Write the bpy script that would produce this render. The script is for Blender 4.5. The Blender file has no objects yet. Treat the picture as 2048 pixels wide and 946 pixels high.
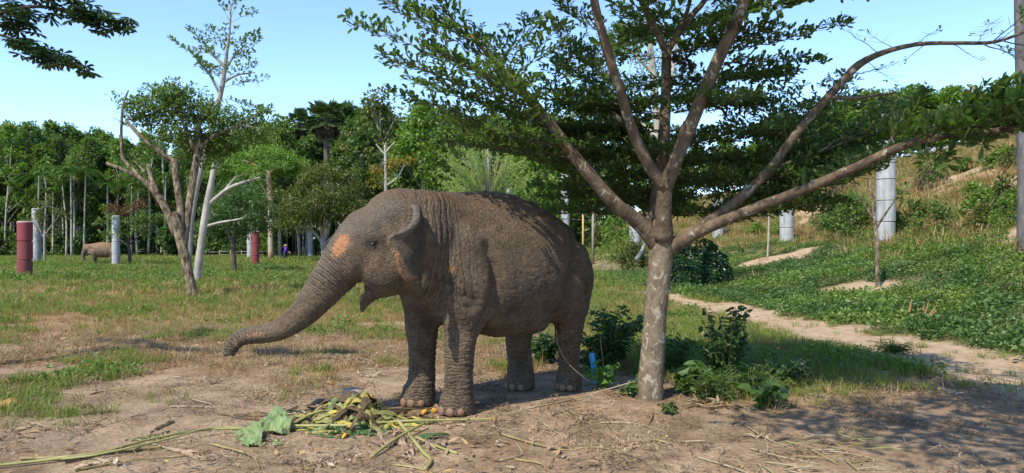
import bpy, bmesh, math, random
import numpy as np
from mathutils import Vector, Matrix

# ------------------------------------------------------------------ camera, sky, sun, exposure
W, H, F, HZ, CH = 2048.0, 946.0, 1450.0, 490.0, 1.75      # picture size, focal length (px), horizon row, eye height (m)
scene = bpy.context.scene
COL = scene.collection
cam_data = bpy.data.cameras.new('camera')
cam_data.sensor_width = 36.0
cam_data.lens = 36.0 * F / W
cam_data.shift_y = (HZ - H / 2) / W
cam_data.clip_start = 0.05
cam_data.clip_end = 3000.0
cam = bpy.data.objects.new('camera', cam_data)
cam.location = (0, 0, CH)
cam.rotation_euler = (math.pi / 2, 0, 0)
COL.objects.link(cam)
scene.camera = cam

SUN_DIR = Vector((-0.50, -0.64, 1.0)).normalized()          # towards the sun: high, from behind the left shoulder
world = bpy.data.worlds.new('World')
scene.world = world
world.use_nodes = True
wn = world.node_tree.nodes
bg = wn['Background']
sky = wn.new('ShaderNodeTexSky')
sky.sky_type = 'NISHITA'
sky.sun_disc = False
sky.sun_elevation = math.asin(SUN_DIR.z)
sky.sun_rotation = math.atan2(SUN_DIR.x, SUN_DIR.y)
sky.air_density = 1.0
sky.altitude = 1200.0
sky.dust_density = 0.15
sky.ozone_density = 4.5
bg.inputs['Strength'].default_value = 0.128
world.node_tree.links.new(sky.outputs['Color'], bg.inputs['Color'])
sun_data = bpy.data.lights.new('sun', 'SUN')
sun_data.energy = 2.75
sun_data.angle = math.radians(0.6)
sun_data.color = (1.0, 0.915, 0.77)
sun = bpy.data.objects.new('sun', sun_data)
sun.rotation_euler = SUN_DIR.to_track_quat('Z', 'Y').to_euler()
sun.location = (-10, -10, 30)
COL.objects.link(sun)
scene.view_settings.view_transform = 'Standard'
scene.view_settings.look = 'None'
scene.view_settings.gamma = 1.0
scene.view_settings.use_curve_mapping = False
scene.view_settings.exposure = 1.38
scene.cycles.max_bounces = 6
scene.cycles.diffuse_bounces = 3
scene.cycles.glossy_bounces = 2
scene.cycles.transmission_bounces = 3
scene.cycles.transparent_max_bounces = 4
scene.cycles.sample_clamp_indirect = 4.0
scene.cycles.use_adaptive_sampling = True
scene.cycles.adaptive_threshold = 0.008
scene.cycles.use_denoising = True
try:
    scene.cycles.denoising_prefilter = 'ACCURATE'
except Exception:
    pass

# ------------------------------------------------------------------ helpers
rng = np.random.default_rng(7)
random.seed(7)
PI = math.pi


def pt(px, py, Y):
    """the place that stands at a picture position when it is Y metres away"""
    return Vector(((px - W / 2) / F * Y, Y, CH - (py - HZ) / F * Y))


def Yof(py):
    return CH * F / (py - HZ)


def _hash(ix, iy, iz, s):
    n = (ix * 374761393 + iy * 668265263 + iz * 2147483647 + s * 974711) & 0xFFFFFFFF
    n = ((n ^ (n >> 13)) * 1274126177) & 0xFFFFFFFF
    n = (n ^ (n >> 16)) & 0xFFFF
    return n / 65535.0


def vnoise(x, y, z=0.0, s=0):
    """value noise in 0..1, on arrays"""
    x, y, z = np.broadcast_arrays(np.asarray(x, float), np.asarray(y, float), np.asarray(z, float))
    ix, iy, iz = np.floor(x).astype(np.int64), np.floor(y).astype(np.int64), np.floor(z).astype(np.int64)
    fx, fy, fz = x - ix, y - iy, z - iz
    fx, fy, fz = [f * f * (3 - 2 * f) for f in (fx, fy, fz)]
    out = 0
    for dx in (0, 1):
        wx = fx if dx else 1 - fx
        for dy in (0, 1):
            wy = fy if dy else 1 - fy
            for dz in (0, 1):
                wz = fz if dz else 1 - fz
                out = out + wx * wy * wz * _hash(ix + dx, iy + dy, iz + dz, s)
    return out


def fbm(x, y, z=0.0, s=0, o=3):
    a, t, r = 1.0, 0.0, 0.0
    for k in range(o):
        r = r + a * vnoise(np.asarray(x) * 2 ** k, np.asarray(y) * 2 ** k, np.asarray(z) * 2 ** k, s + k)
        t += a
        a *= 0.5
    return r / t


def sstep(a, b, x):
    t = np.clip((np.asarray(x, float) - a) / (b - a), 0, 1)
    return t * t * (3 - 2 * t)


class MB:
    """collects tubes, leaves and sheets and turns them into one mesh"""
    def __init__(self):
        self.v, self.f, self.n = [], {3: [], 4: []}, 0
        self.m = {3: [], 4: []}

    def add(self, v, faces, mi=0):
        v = np.asarray(v, float).reshape(-1, 3)
        faces = np.asarray(faces, np.int64)
        if len(faces):
            k = faces.shape[1]
            self.f[k].append(faces + self.n)
            self.m[k].append(np.full(len(faces), mi, np.int32))
        self.v.append(v)
        self.n += len(v)

    def tube(self, pts, rad, sides=7, mi=0, cap=True, wob=0.0, seed=0):
        P = np.array([list(p) for p in pts], float)
        R = np.asarray(rad, float)
        n = len(P)
        T = np.gradient(P, axis=0)
        T /= np.linalg.norm(T, axis=1)[:, None] + 1e-9
        a = np.array([0, 0, 1.0]) if abs(T[0][2]) < 0.9 else np.array([1.0, 0, 0])
        N = np.cross(T[0], a); N /= np.linalg.norm(N)
        ring = []
        ang = np.arange(sides) / sides * 2 * PI
        rr = np.random.default_rng(seed)
        for i in range(n):
            N = N - T[i] * np.dot(N, T[i]); N /= np.linalg.norm(N) + 1e-9
            B = np.cross(T[i], N)
            w = R[i] * (1 + wob * (rr.random(sides) - 0.5))
            ring.append(P[i] + (np.cos(ang) * w)[:, None] * N + (np.sin(ang) * w)[:, None] * B)
        v = np.concatenate(ring)
        i, j = np.meshgrid(np.arange(n - 1), np.arange(sides), indexing='ij')
        j2 = (j + 1) % sides
        q = np.stack([i * sides + j, i * sides + j2, (i + 1) * sides + j2, (i + 1) * sides + j], -1).reshape(-1, 4)
        base = self.n
        self.add(v, q, mi)
        if cap:
            for e, fl in ((0, True), (n - 1, False)):
                c = np.array([P[e]])
                idx = np.arange(sides) + e * sides + base
                ci = self.n
                self.v.append(c); self.n += 1
                t = np.stack([np.roll(idx, -1), idx, np.full(sides, ci)], -1) if fl else np.stack([idx, np.roll(idx, -1), np.full(sides, ci)], -1)
                self.f[3].append(t); self.m[3].append(np.full(sides, mi, np.int32))

    def leaves(self, P, D, N, L, Wd, mi=0, shape='obovate', fold=0.18, droop=0.0):
        """one small folded blade per row: P base, D direction, N up, L length, Wd width"""
        P, D, N = np.asarray(P, float), np.asarray(D, float), np.asarray(N, float)
        k = len(P)
        if not k:
            return
        L = np.broadcast_to(np.asarray(L, float), (k,))[:, None]
        Wd = np.broadcast_to(np.asarray(Wd, float), (k,))[:, None]
        D = D / (np.linalg.norm(D, axis=1)[:, None] + 1e-9)
        S = np.cross(D, N); S /= np.linalg.norm(S, axis=1)[:, None] + 1e-9
        U = np.cross(S, D)
        if shape == 'quad':
            mid = P + D * L * 0.5
            v = np.stack([P, mid + S * Wd * 0.5 + U * Wd * fold, P + D * L - U * L * droop, mid - S * Wd * 0.5 + U * Wd * fold], 1)
            b = np.arange(k)[:, None] * 4
            f = np.concatenate([b + [0, 1, 2], b + [0, 2, 3]])
            self.add(v.reshape(-1, 3), f, mi)
            return
        if shape == 'obovate':
            s1, s2, w1, w2 = 0.4, 0.78, 0.30, 0.5
        elif shape == 'ovate':
            s1, s2, w1, w2 = 0.22, 0.6, 0.46, 0.38
        else:                                     # lance
            s1, s2, w1, w2 = 0.3, 0.7, 0.42, 0.34
        tip = P + D * L - U * L * droop
        a1, a2 = P + D * L * s1 - U * L * droop * s1 * s1, P + D * L * s2 - U * L * droop * s2 * s2
        v = np.stack([P, a1 + S * Wd * w1 + U * Wd * fold, a2 + S * Wd * w2 + U * Wd * fold, tip,
                      a2 - S * Wd * w2 + U * Wd * fold, a1 - S * Wd * w1 + U * Wd * fold], 1)
        b = np.arange(k)[:, None] * 6
        f = np.concatenate([b + [0, 1, 2, 3], b + [0, 3, 4, 5]])
        self.add(v.reshape(-1, 3), f, mi)

    def mesh(self, name, mats, smooth=True, origin=None):
        me = bpy.data.meshes.new(name)
        v = np.concatenate(self.v) if self.v else np.zeros((0, 3))
        if origin is not None:
            v = v - np.array(list(origin))
        tri = np.concatenate(self.f[3]) if self.f[3] else np.zeros((0, 3), np.int64)
        quad = np.concatenate(self.f[4]) if self.f[4] else np.zeros((0, 4), np.int64)
        mi = np.concatenate(self.m[3] + self.m[4]) if (self.m[3] or self.m[4]) else np.zeros(0, np.int32)
        me.vertices.add(len(v)); me.vertices.foreach_set('co', v.astype(np.float32).ravel())
        nl = len(tri) * 3 + len(quad) * 4
        me.loops.add(nl)
        me.loops.foreach_set('vertex_index', np.concatenate([tri.ravel(), quad.ravel()]).astype(np.int32))
        me.polygons.add(len(tri) + len(quad))
        st = np.concatenate([np.arange(len(tri)) * 3, len(tri) * 3 + np.arange(len(quad)) * 4]).astype(np.int32)
        me.polygons.foreach_set('loop_start', st)
        me.polygons.foreach_set('material_index', mi)
        me.polygons.foreach_set('use_smooth', np.full(len(st), smooth))
        for m in (mats if isinstance(mats, (list, tuple)) else [mats]):
            me.materials.append(m)
        me.update(calc_edges=True)
        me.validate()
        return me

    def build(self, name, mats, parent=None, smooth=True, origin=None):
        if origin is None and parent is not None:
            origin = parent.matrix_basis.translation
        o = bpy.data.objects.new(name, self.mesh(name, mats, smooth, origin))
        COL.objects.link(o)
        if parent is not None:
            o.parent = parent
        elif origin is not None:
            o.location = origin
        return o


def tag(o, label=None, cat=None, group=None, kind=None):
    for k, v in (('label', label), ('category', cat), ('group', group), ('kind', kind)):
        if v:
            o[k] = v
    return o


def empty(name, loc, label=None, cat=None, group=None):
    o = bpy.data.objects.new(name, None)
    o.empty_display_size = 0.2
    o.location = loc
    COL.objects.link(o)
    o.matrix_basis = Matrix.Translation(Vector(loc))
    return tag(o, label, cat, group)


def copy_tree(o, parent=None):
    c = o.copy()
    COL.objects.link(c)
    if parent is not None:
        c.parent = parent
    for ch in o.children:
        copy_tree(ch, c)
    return c


def spline(pts, n):
    """Catmull-Rom through the points (any number of columns)"""
    P = np.array([list(p) for p in pts], float)
    P = np.concatenate([[2 * P[0] - P[1]], P, [2 * P[-1] - P[-2]]])
    m = len(P) - 3
    t = np.linspace(0, m - 1e-6, n)
    i = t.astype(int); u = (t - i)[:, None]
    a, b, c, d = P[i], P[i + 1], P[i + 2], P[i + 3]
    return 0.5 * ((2 * b) + (-a + c) * u + (2 * a - 5 * b + 4 * c - d) * u ** 2 + (-a + 3 * b - 3 * c + d) * u ** 3)


# ------------------------------------------------------------------ materials
def new_mat(name):
    m = bpy.data.materials.new(name)
    m.use_nodes = True
    nt = m.node_tree
    return m, nt, nt.nodes, nt.links, nt.nodes['Principled BSDF']


def ramp(nt, fac, stops):
    r = nt.nodes.new('ShaderNodeValToRGB')
    els = r.color_ramp.elements
    while len(els) < len(stops):
        els.new(0.5)
    for e, (p, c) in zip(els, stops):
        e.position = p
        e.color = (*c, 1)
    nt.links.new(fac, r.inputs['Fac'])
    return r.outputs['Color']


def noise_node(nt, scale, detail=4, rough=0.55, vec=None, coord='Object', dist=0.0):
    n = nt.nodes.new('ShaderNodeTexNoise')
    n.inputs['Scale'].default_value = scale
    n.inputs['Detail'].default_value = detail
    n.inputs['Roughness'].default_value = rough
    n.inputs['Distortion'].default_value = dist
    if vec is None:
        tc = nt.nodes.new('ShaderNodeTexCoord')
        vec = tc.outputs[coord]
    nt.links.new(vec, n.inputs['Vector'])
    return n.outputs['Fac']


def mix(nt, fac, a, b, mode='MIX'):
    m = nt.nodes.new('ShaderNodeMix')
    m.data_type = 'RGBA'
    m.blend_type = mode
    for sock, val in ((m.inputs[0], fac), (m.inputs[6], a), (m.inputs[7], b)):
        if isinstance(val, (int, float)):
            sock.default_value = val
        elif isinstance(val, tuple):
            sock.default_value = (*val, 1)
        else:
            nt.links.new(val, sock)
    return m.outputs[2]


def mathn(nt, op, a, b=None, c=None):
    m = nt.nodes.new('ShaderNodeMath')
    m.operation = op
    for s, v in zip(m.inputs, (a, b, c)):
        if v is None:
            continue
        if isinstance(v, (int, float)):
            s.default_value = v
        else:
            nt.links.new(v, s)
    return m.outputs[0]


def attr(nt, name, out='Fac'):
    a = nt.nodes.new('ShaderNodeAttribute')
    a.attribute_name = name
    return a.outputs[out]


def bump(nt, bsdf, h, strength=0.5, dist=0.02):
    b = nt.nodes.new('ShaderNodeBump')
    b.inputs['Strength'].default_value = strength
    b.inputs['Distance'].default_value = dist
    nt.links.new(h, b.inputs['Height'])
    nt.links.new(b.outputs['Normal'], bsdf.inputs['Normal'])


def mat_noise(name, stops, scale=6, rough=0.9, bump_s=0.4, bump_d=0.02, bscale=None, detail=5, stretch=None, spec=0.25):
    m, nt, nd, ln, p = new_mat(name)
    tc = nd.new('ShaderNodeTexCoord')
    vec = tc.outputs['Object']
    if stretch:
        mp = nd.new('ShaderNodeMapping')
        mp.inputs['Scale'].default_value = stretch
        ln.new(vec, mp.inputs['Vector'])
        vec = mp.outputs['Vector']
    f = noise_node(nt, scale, detail, 0.6, vec)
    ln.new(ramp(nt, f, stops), p.inputs['Base Color'])
    p.inputs['Roughness'].default_value = rough
    p.inputs['Specular IOR Level'].default_value = spec
    if bump_s:
        bump(nt, p, noise_node(nt, bscale or scale * 3, 4, 0.6, vec), bump_s, bump_d)
    return m


def mat_leaf(name, cols, trans=0.35, rough=0.45, spec=0.35, per='island'):
    """leaves: colour varies from leaf to leaf, some light passes through"""
    m, nt, nd, ln, p = new_mat(name)
    if per == 'island':
        r = nd.new('ShaderNodeNewGeometry').outputs['Random Per Island']
    else:
        r = mathn(nt, 'FRACT', mathn(nt, 'ADD', nd.new('ShaderNodeObjectInfo').outputs['Random'],
                                     mathn(nt, 'MULTIPLY', nd.new('ShaderNodeNewGeometry').outputs['Random Per Island'], 0.35)))
    k = len(cols)
    c = ramp(nt, r, [(i / max(1, k - 1), col) for i, col in enumerate(cols)])
    ln.new(c, p.inputs['Base Color'])
    p.inputs['Roughness'].default_value = rough
    p.inputs['Specular IOR Level'].default_value = spec
    t = nd.new('ShaderNodeBsdfTranslucent')
    tcol = mix(nt, 1.0, c, (1.0, 1.35, 0.45), 'MULTIPLY')
    ln.new(tcol, t.inputs['Color'])
    ms = nd.new('ShaderNodeMixShader')
    ms.inputs['Fac'].default_value = trans
    ln.new(p.outputs['BSDF'], ms.inputs[1])
    ln.new(t.outputs['BSDF'], ms.inputs[2])
    ln.new(ms.outputs['Shader'], nd['Material Output'].inputs['Surface'])
    return m

# ------------------------------------------------------------------ the ground
PATH_PX = [(1290, 584), (1345, 592), (1400, 606), (1500, 627), (1600, 650), (1700, 674), (1800, 695), (1900, 716), (2048, 748), (2300, 800)]
PATH_W = np.array([[(a - W / 2) / F * Yof(b), Yof(b)] for a, b in PATH_PX])
PATH_R = np.array([0.4, 0.65, 0.95, 1.0, 1.0, 1.05, 1.05, 1.1, 1.1, 1.2])
BARE = [(12.6, 35.0, 2.2, 1.6), (11.0, 22.3, 1.15, 1.5), (-30.0, 83.0, 4.5, 3.0), (-3.6, 27.0, 1.6, 1.6), (-2.4, 16.0, 1.5, 0.8), (17.5, 24.0, 1.4, 1.6), (27.0, 41.0, 3.0, 2.5), (21.0, 50.0, 2.5, 3.0), (24.0, 34.5, 1.6, 1.6), (9.5, 66.0, 3.0, 3.5), (-4.5, 43.0, 3.0, 2.0), (-32.0, 50.0, 2.0, 1.4), (6.2, 62, 3.0, 3.0)]


def path_d(X, Y):
    X, Y = np.asarray(X, float), np.asarray(Y, float)
    best = np.full(X.shape, 9e9)
    for (a, b, ra, rb) in zip(PATH_W[:-1], PATH_W[1:], PATH_R[:-1], PATH_R[1:]):
        ab = b - a
        t = np.clip(((X - a[0]) * ab[0] + (Y - a[1]) * ab[1]) / (ab @ ab), 0, 1)
        d = np.hypot(X - a[0] - t * ab[0], Y - a[1] - t * ab[1]) / (ra + t * (rb - ra))
        best = np.minimum(best, d)
    return best


def path_side(X, Y):
    """metres to the right of the path (towards the bank)"""
    return np.asarray(X, float) - np.interp(Y, PATH_W[::-1, 1], PATH_W[::-1, 0])


def gz(X, Y):
    X, Y = np.asarray(X, float), np.asarray(Y, float)
    xe = X + np.clip((Y - 40) * 0.12, 0, 8)
    hill = np.interp(xe, [7.6, 9, 13, 17, 22, 28, 33, 40, 60, 120], [0, 0.13, 1.0, 2.0, 4.0, 6.6, 8.4, 9.6, 11.0, 12.0])
    hill = hill + np.interp(xe, [8, 12, 40], [0, 1, 1.5]) * 0.55 * (fbm(X * 0.28, Y * 0.28, 0, 5) - 0.5)
    far = sstep(10, 40, Y)
    z = hill + (fbm(X * 0.22, Y * 0.22, 0, 2) - 0.5) * (0.06 + 0.30 * far) + (fbm(X * 1.3, Y * 1.3, 0, 4) - 0.5) * 0.06
    z = z - 0.05 * sstep(1.3, 0.5, path_d(X, Y)) - 0.012
    for ex, ey, r in ((-0.4, 8.2, 2.2),):
        z = z * sstep(0.6, 1.5, np.hypot(X - ex, (Y - ey) * 1.2) / r) - 0.008 * (1 - sstep(0.6, 1.5, np.hypot(X - ex, (Y - ey) * 1.2) / r))
    return z


def gpt(px, py, y0=4.0, y1=160.0):
    """the ground point seen at a picture position"""
    Y = np.geomspace(y0, y1, 3000)
    X = (px - W / 2) / F * Y
    ray = CH - (py - HZ) / F * Y
    below = np.nonzero(gz(X, Y) > ray)[0]
    i = below[0] if len(below) else len(Y) - 1
    return Vector((X[i], Y[i], float(gz(X[i], Y[i]))))


def gxy(X, Y):
    return Vector((X, Y, float(gz(X, Y))))


def masks(X, Y):
    X, Y = np.asarray(X, float), np.asarray(Y, float)
    Ys = np.maximum(Y, 0.5)
    px = X / Ys * F + W / 2
    n1 = fbm(X * 0.33, Y * 0.33, 0, 11) - 0.5
    n2 = fbm(X * 1.1, Y * 1.1, 0, 12) - 0.5
    n3 = fbm(X * 3.2, Y * 3.2, 0, 13) - 0.5
    ny = Y * (1 + 0.5 * n1 + 0.35 * n2 + 0.2 * n3)
    left = sstep(420, 120, px)
    right = sstep(1290, 1400, px)
    mid = (1 - left) * (1 - right)
    gl = np.maximum(sstep(15, 26, ny), 0.85 * sstep(6.4, 8.5, ny) * sstep(-0.10, 0.10, n1 + 0.8 * n2))
    gm = np.maximum(sstep(13.0, 19.5, ny), 0.7 * sstep(9.0, 11.0, ny) * sstep(0.0, 0.14, n2 + 0.5 * n1))
    gr = sstep(7.9, 9.4, ny) * (0.55 + 0.45 * sstep(-0.1, 0.1, n2)) * sstep(-0.33, -0.12, n1 + n2)
    green = left * gl + mid * gm + right * gr
    green = np.maximum(green, sstep(1150, 1200, px) * sstep(8.6, 9.4, ny) * (px < 1400))
    straw = (1 - right) * sstep(8.3, 10.5, ny) * (1 - sstep(17.5, 23, ny)) * (0.5 + 0.5 * sstep(-0.15, 0.1, n2 + n3)) + right * 0.35 * sstep(6.8, 8.5, ny)
    side = path_side(X, Y)
    xe = X + np.clip((Y - 40) * 0.12, 0, 8)
    bank = sstep(0.3, 1.0, side) * (Y > 6) * (X > 4)
    dry = sstep(14.0, 18, xe + 5 * n1 + 3 * n2)
    green = np.where(bank > 0, np.maximum(green, bank * (0.92 - 0.50 * dry * sstep(-0.12, 0.1, n2 + n1))), green)
    straw = np.where(bank > 0, np.maximum(straw * (1 - bank), bank * (0.03 + 0.97 * dry)), straw)
    dl = np.maximum(sstep(0.02, 0.16, n1 + .4 * n2), sstep(0.10, 0.2, n2)) * sstep(15, 19, Y) * (X < 5)
    straw = np.maximum(straw, 0.8 * dl); green = green * (1 - 0.62 * dl)
    n5 = fbm(X * 0.16 + 7, Y * 0.16, 0, 17) - 0.5
    worn = sstep(0.02, 0.12, n5 + .35 * n2 + .2 * n3) * sstep(9, 12, Y) * sstep(48, 24, Y) * (X < 4)
    green = green * (1 - .8 * worn); straw = np.maximum(straw, .9 * worn)
    pth = sstep(1.25, 0.75, path_d(X, Y) + 1.5 * n2 + 1.0 * n3)
    for bx, by, rx, ry in BARE:
        pth = np.maximum(pth, sstep(1.15, 0.7, np.hypot((X - bx) / rx, (Y - by) / ry) + 1.3 * n2 + .8 * n3) * 0.8)
    green = green * (1 - pth); straw = straw * (1 - 0.8 * pth)
    return np.clip(green, 0, 1), np.clip(straw, 0, 1), np.clip(pth, 0, 1)


def build_ground():
    rows = np.concatenate([np.linspace(-40, 1.5, 12), np.geomspace(2, 420, 430), np.geomspace(500, 2500, 8)])
    t = np.linspace(-1, 1, 301)
    t = np.sign(t) * np.abs(t) ** 1.15
    Yg, tg = np.meshgrid(rows, t, indexing='ij')
    Xg = tg * (np.maximum(Yg, 0) * 1.05 + 9)
    V = np.stack([Xg, Yg, gz(Xg, Yg)], -1).reshape(-1, 3)
    n, m = len(rows), len(t)
    i, j = np.meshgrid(np.arange(n - 1), np.arange(m - 1), indexing='ij')
    Q = np.stack([i * m + j, i * m + j + 1, (i + 1) * m + j + 1, (i + 1) * m + j], -1).reshape(-1, 4)
    mt, nt, nd, ln, p = new_mat('soil_and_turf')
    tc = nd.new('ShaderNodeTexCoord'); O = tc.outputs['Object']
    a = noise_node(nt, 2.2, 8, 0.65, O)
    b = noise_node(nt, 22.0, 6, 0.7, O)
    soil = ramp(nt, a, [(0.30, (0.205, 0.140, 0.088)), (0.5, (0.315, 0.225, 0.145)), (0.7, (0.395, 0.295, 0.198))])
    soil = mix(nt, 1.0, soil, ramp(nt, b, [(0.3, (0.6, 0.58, 0.56)), (0.55, (1, 1, 1)), (0.75, (1.25, 1.22, 1.18))]), 'MULTIPLY')
    soil = mix(nt, 1.0, soil, ramp(nt, noise_node(nt, 0.9, 6, 0.7, O, dist=0.6), [(0.35, (0.70, 0.66, 0.62)), (0.5, (1, 1, 1)), (0.66, (1.16, 1.14, 1.10))]), 'MULTIPLY')
    strw = ramp(nt, noise_node(nt, 9.0, 7, 0.75, O), [(0.3, (0.13, 0.075, 0.04)), (0.5, (0.29, 0.165, 0.080)), (0.72, (0.42, 0.29, 0.16))])
    grn = ramp(nt, noise_node(nt, 5.0, 7, 0.7, O), [(0.3, (0.045, 0.055, 0.015)), (0.5, (0.10, 0.11, 0.030)), (0.7, (0.19, 0.16, 0.065))])
    pthc = ramp(nt, noise_node(nt, 4.0, 8, 0.65, O), [(0.3, (0.28, 0.19, 0.115)), (0.5, (0.385, 0.28, 0.175)), (0.72, (0.46, 0.35, 0.23))])
    c = mix(nt, attr(nt, 'straw'), soil, strw)
    c = mix(nt, attr(nt, 'green'), c, grn)
    c = mix(nt, attr(nt, 'path'), c, pthc)
    ln.new(c, p.inputs['Base Color'])
    p.inputs['Roughness'].default_value = 0.95
    p.inputs['Specular IOR Level'].default_value = 0.12
    h = mathn(nt, 'ADD', mathn(nt, 'MULTIPLY', b, 0.7), noise_node(nt, 6.0, 6, 0.7, O))
    bump(nt, p, h, 0.9, 0.05)
    mb = MB(); mb.add(V, Q)
    o = mb.build('ground', mt)
    g, s, q = masks(V[:, 0], V[:, 1])
    set_attr(o.data, 'green', g * 0.85); set_attr(o.data, 'straw', s); set_attr(o.data, 'path', q)
    tag(o, 'bare soil, turf and dry bank of the clearing', 'ground', kind='structure')
    return o


def set_attr(me, name, arr):
    a = me.attributes.new(name, 'FLOAT', 'POINT')
    a.data.foreach_set('value', np.asarray(arr, np.float32))


build_ground()

# ------------------------------------------------------------------ elephants (one continuous skin from a distance field)
class Field:
    def __init__(self, lo, hi, h):
        self.lo, self.h = np.array(lo, float), h
        self.n = np.ceil((np.array(hi) - self.lo) / h).astype(int) + 1
        self.D = np.full(self.n, 0.6, np.float32)

    def sub(self, lo, hi):
        a = np.clip(np.floor((np.array(lo) - self.lo) / self.h).astype(int), 0, self.n)
        b = np.clip(np.ceil((np.array(hi) - self.lo) / self.h).astype(int) + 1, 0, self.n)
        sl = tuple(slice(x, y) for x, y in zip(a, b))
        g = [(self.lo[k] + self.h * np.arange(a[k], b[k])).astype(np.float32) for k in range(3)]
        return sl, np.meshgrid(*g, indexing='ij')

    def put(self, sl, d, k, cut=False):
        A = self.D[sl]
        if cut:
            d = -d
            hh = np.clip(0.5 - 0.5 * (d - A) / k, 0, 1)
            self.D[sl] = A * (1 - hh) + d * hh + k * hh * (1 - hh) if False else np.maximum(A, d) + np.maximum(k - np.abs(A - d), 0) ** 2 / (4 * k)
        else:
            self.D[sl] = np.minimum(A, d) - np.maximum(k - np.abs(A - d), 0) ** 2 / (4 * k)

    def ell(self, c, r, axes=None, k=0.06, cut=False):
        c, r = np.array(list(c), float), np.array(r, float)
        m = r.max() + max(0.15, 1.5 * k)
        sl, (x, y, z) = self.sub(c - m, c + m)
        x, y, z = x - c[0], y - c[1], z - c[2]
        if axes is not None:
            A = np.array(axes, float)
            x, y, z = [A[i][0] * x + A[i][1] * y + A[i][2] * z for i in range(3)]
        q = np.sqrt((x / r[0]) ** 2 + (y / r[1]) ** 2 + (z / r[2]) ** 2)
        q2 = np.sqrt((x / r[0] ** 2) ** 2 + (y / r[1] ** 2) ** 2 + (z / r[2] ** 2) ** 2) + 1e-6
        self.put(sl, (q * (q - 1) / q2).astype(np.float32), k, cut)

    def chain(self, pts, rad, k=0.06, flat=None):
        """tapered capsule chain; flat=(axis vector, factor) squeezes it"""
        P = np.array([list(p) for p in pts], float)
        R = np.asarray(rad, float)
        m = R.max() + max(0.15, 1.5 * k)
        sl, (x, y, z) = self.sub(P.min(0) - m, P.max(0) + m)
        best = np.full(x.shape, 9.0, np.float32)
        for i in range(len(P) - 1):
            a, b = P[i], P[i + 1]
            ab = b - a
            l2 = float(ab @ ab) + 1e-9
            px, py, pz = x - a[0], y - a[1], z - a[2]
            t = np.clip((px * ab[0] + py * ab[1] + pz * ab[2]) / l2, 0, 1)
            qx, qy, qz = px - t * ab[0], py - t * ab[1], pz - t * ab[2]
            if flat is not None:
                fa, ff = np.array(flat[0], float), flat[1]
                dl = (qx * fa[0] + qy * fa[1] + qz * fa[2]) * (ff - 1)
                qx, qy, qz = qx + dl * fa[0], qy + dl * fa[1], qz + dl * fa[2]
            d = np.sqrt(qx * qx + qy * qy + qz * qz) - (R[i] + t * (R[i + 1] - R[i]))
            best = np.minimum(best, d)
        self.put(sl, best.astype(np.float32), k)

    def cloud(self, S, th, k=0.02):
        """a sheet given as sampled points with a thickness each"""
        S = np.asarray(S, np.float32); th = np.asarray(th, np.float32)
        sl, (x, y, z) = self.sub(S.min(0) - 0.12, S.max(0) + 0.12)
        q = np.stack([x.ravel(), y.ravel(), z.ravel()], -1)
        best = np.full(len(q), 9.0, np.float32)
        for i in range(0, len(S), 200):
            s = S[i:i + 200]
            d2 = np.maximum((q ** 2).sum(1)[:, None] + (s ** 2).sum(1)[None] - 2 * q @ s.T, 0)
            best = np.minimum(best, (np.sqrt(d2) - th[i:i + 200][None]).min(1))
        self.put(sl, best.reshape(x.shape), k)

    def loft(self, M, st, k=0.08, ntop=1.9, nbot=2.3):
        """body: stations (u, ztop, zbot, halfwidth); M turns world x,y into u,v"""
        st = np.array(st, float)
        uu = np.linspace(st[0, 0], st[-1, 0], 200)
        from_sp = spline(st, 400)
        tab = [np.interp(uu, from_sp[:, 0], from_sp[:, c]) for c in (1, 2, 3)]
        x, y, z = np.meshgrid(*[(self.lo[i] + self.h * np.arange(self.n[i])).astype(np.float32) for i in range(3)], indexing='ij', sparse=True)
        u = M[0][0] * x + M[0][1] * y + M[0][2]
        v = M[1][0] * x + M[1][1] * y + M[1][2]
        uc = np.clip(u, st[0, 0], st[-1, 0])
        zt, zb, hw = [np.interp(uc, uu, t).astype(np.float32) for t in tab]
        zc = zb + 0.46 * (zt - zb)
        dz = z - zc
        hh = np.where(dz > 0, zt - zc, zc - zb)
        n = np.where(dz > 0, ntop, nbot).astype(np.float32)
        f = ((np.abs(v) / hw) ** n + (np.abs(dz) / hh) ** n) ** (1 / n)
        r = np.sqrt(v * v + dz * dz)
        d = r * (1 - 1 / np.maximum(f, 1e-3))
        d = np.maximum(d, -0.5)
        du = np.abs(u - uc)
        d = np.where(du > 0, np.sqrt(np.maximum(d, 0) ** 2 + du ** 2), d)
        self.D = np.minimum(self.D, d.astype(np.float32)) - np.maximum(k - np.abs(self.D - d), 0) ** 2 / (4 * k)

    def floor(self, z0=0.0):
        z = self.lo[2] + self.h * np.arange(self.n[2])
        self.D = np.maximum(self.D, (z0 - z).astype(np.float32)[None, None, :])

    def polygonize(self):
        D = self.D
        S = D < 0
        c = [(i, j, k) for i in (0, 1) for j in (0, 1) for k in (0, 1)]
        nx, ny, nz = [s - 1 for s in D.shape]
        cnt = np.zeros((nx, ny, nz), np.int8)
        for (i, j, k) in c:
            cnt += S[i:nx + i, j:ny + j, k:nz + k]
        act = (cnt > 0) & (cnt < 8)
        I, J, K = np.nonzero(act)
        idx = np.full((nx, ny, nz), -1, np.int64)
        idx[I, J, K] = np.arange(len(I))
        acc = np.zeros((len(I), 3)); num = np.zeros(len(I))
        for a in c:
            for ax in range(3):
                if a[ax] == 0:
                    b = list(a); b[ax] = 1
                    da = D[I + a[0], J + a[1], K + a[2]]; db = D[I + b[0], J + b[1], K + b[2]]
                    cr = (da < 0) != (db < 0)
                    t = np.where(cr, da / np.where(cr, da - db, 1), 0)
                    p = np.array(a, float)[None].repeat(len(I), 0)
                    p[:, ax] += t
                    acc += p * cr[:, None]; num += cr
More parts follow.
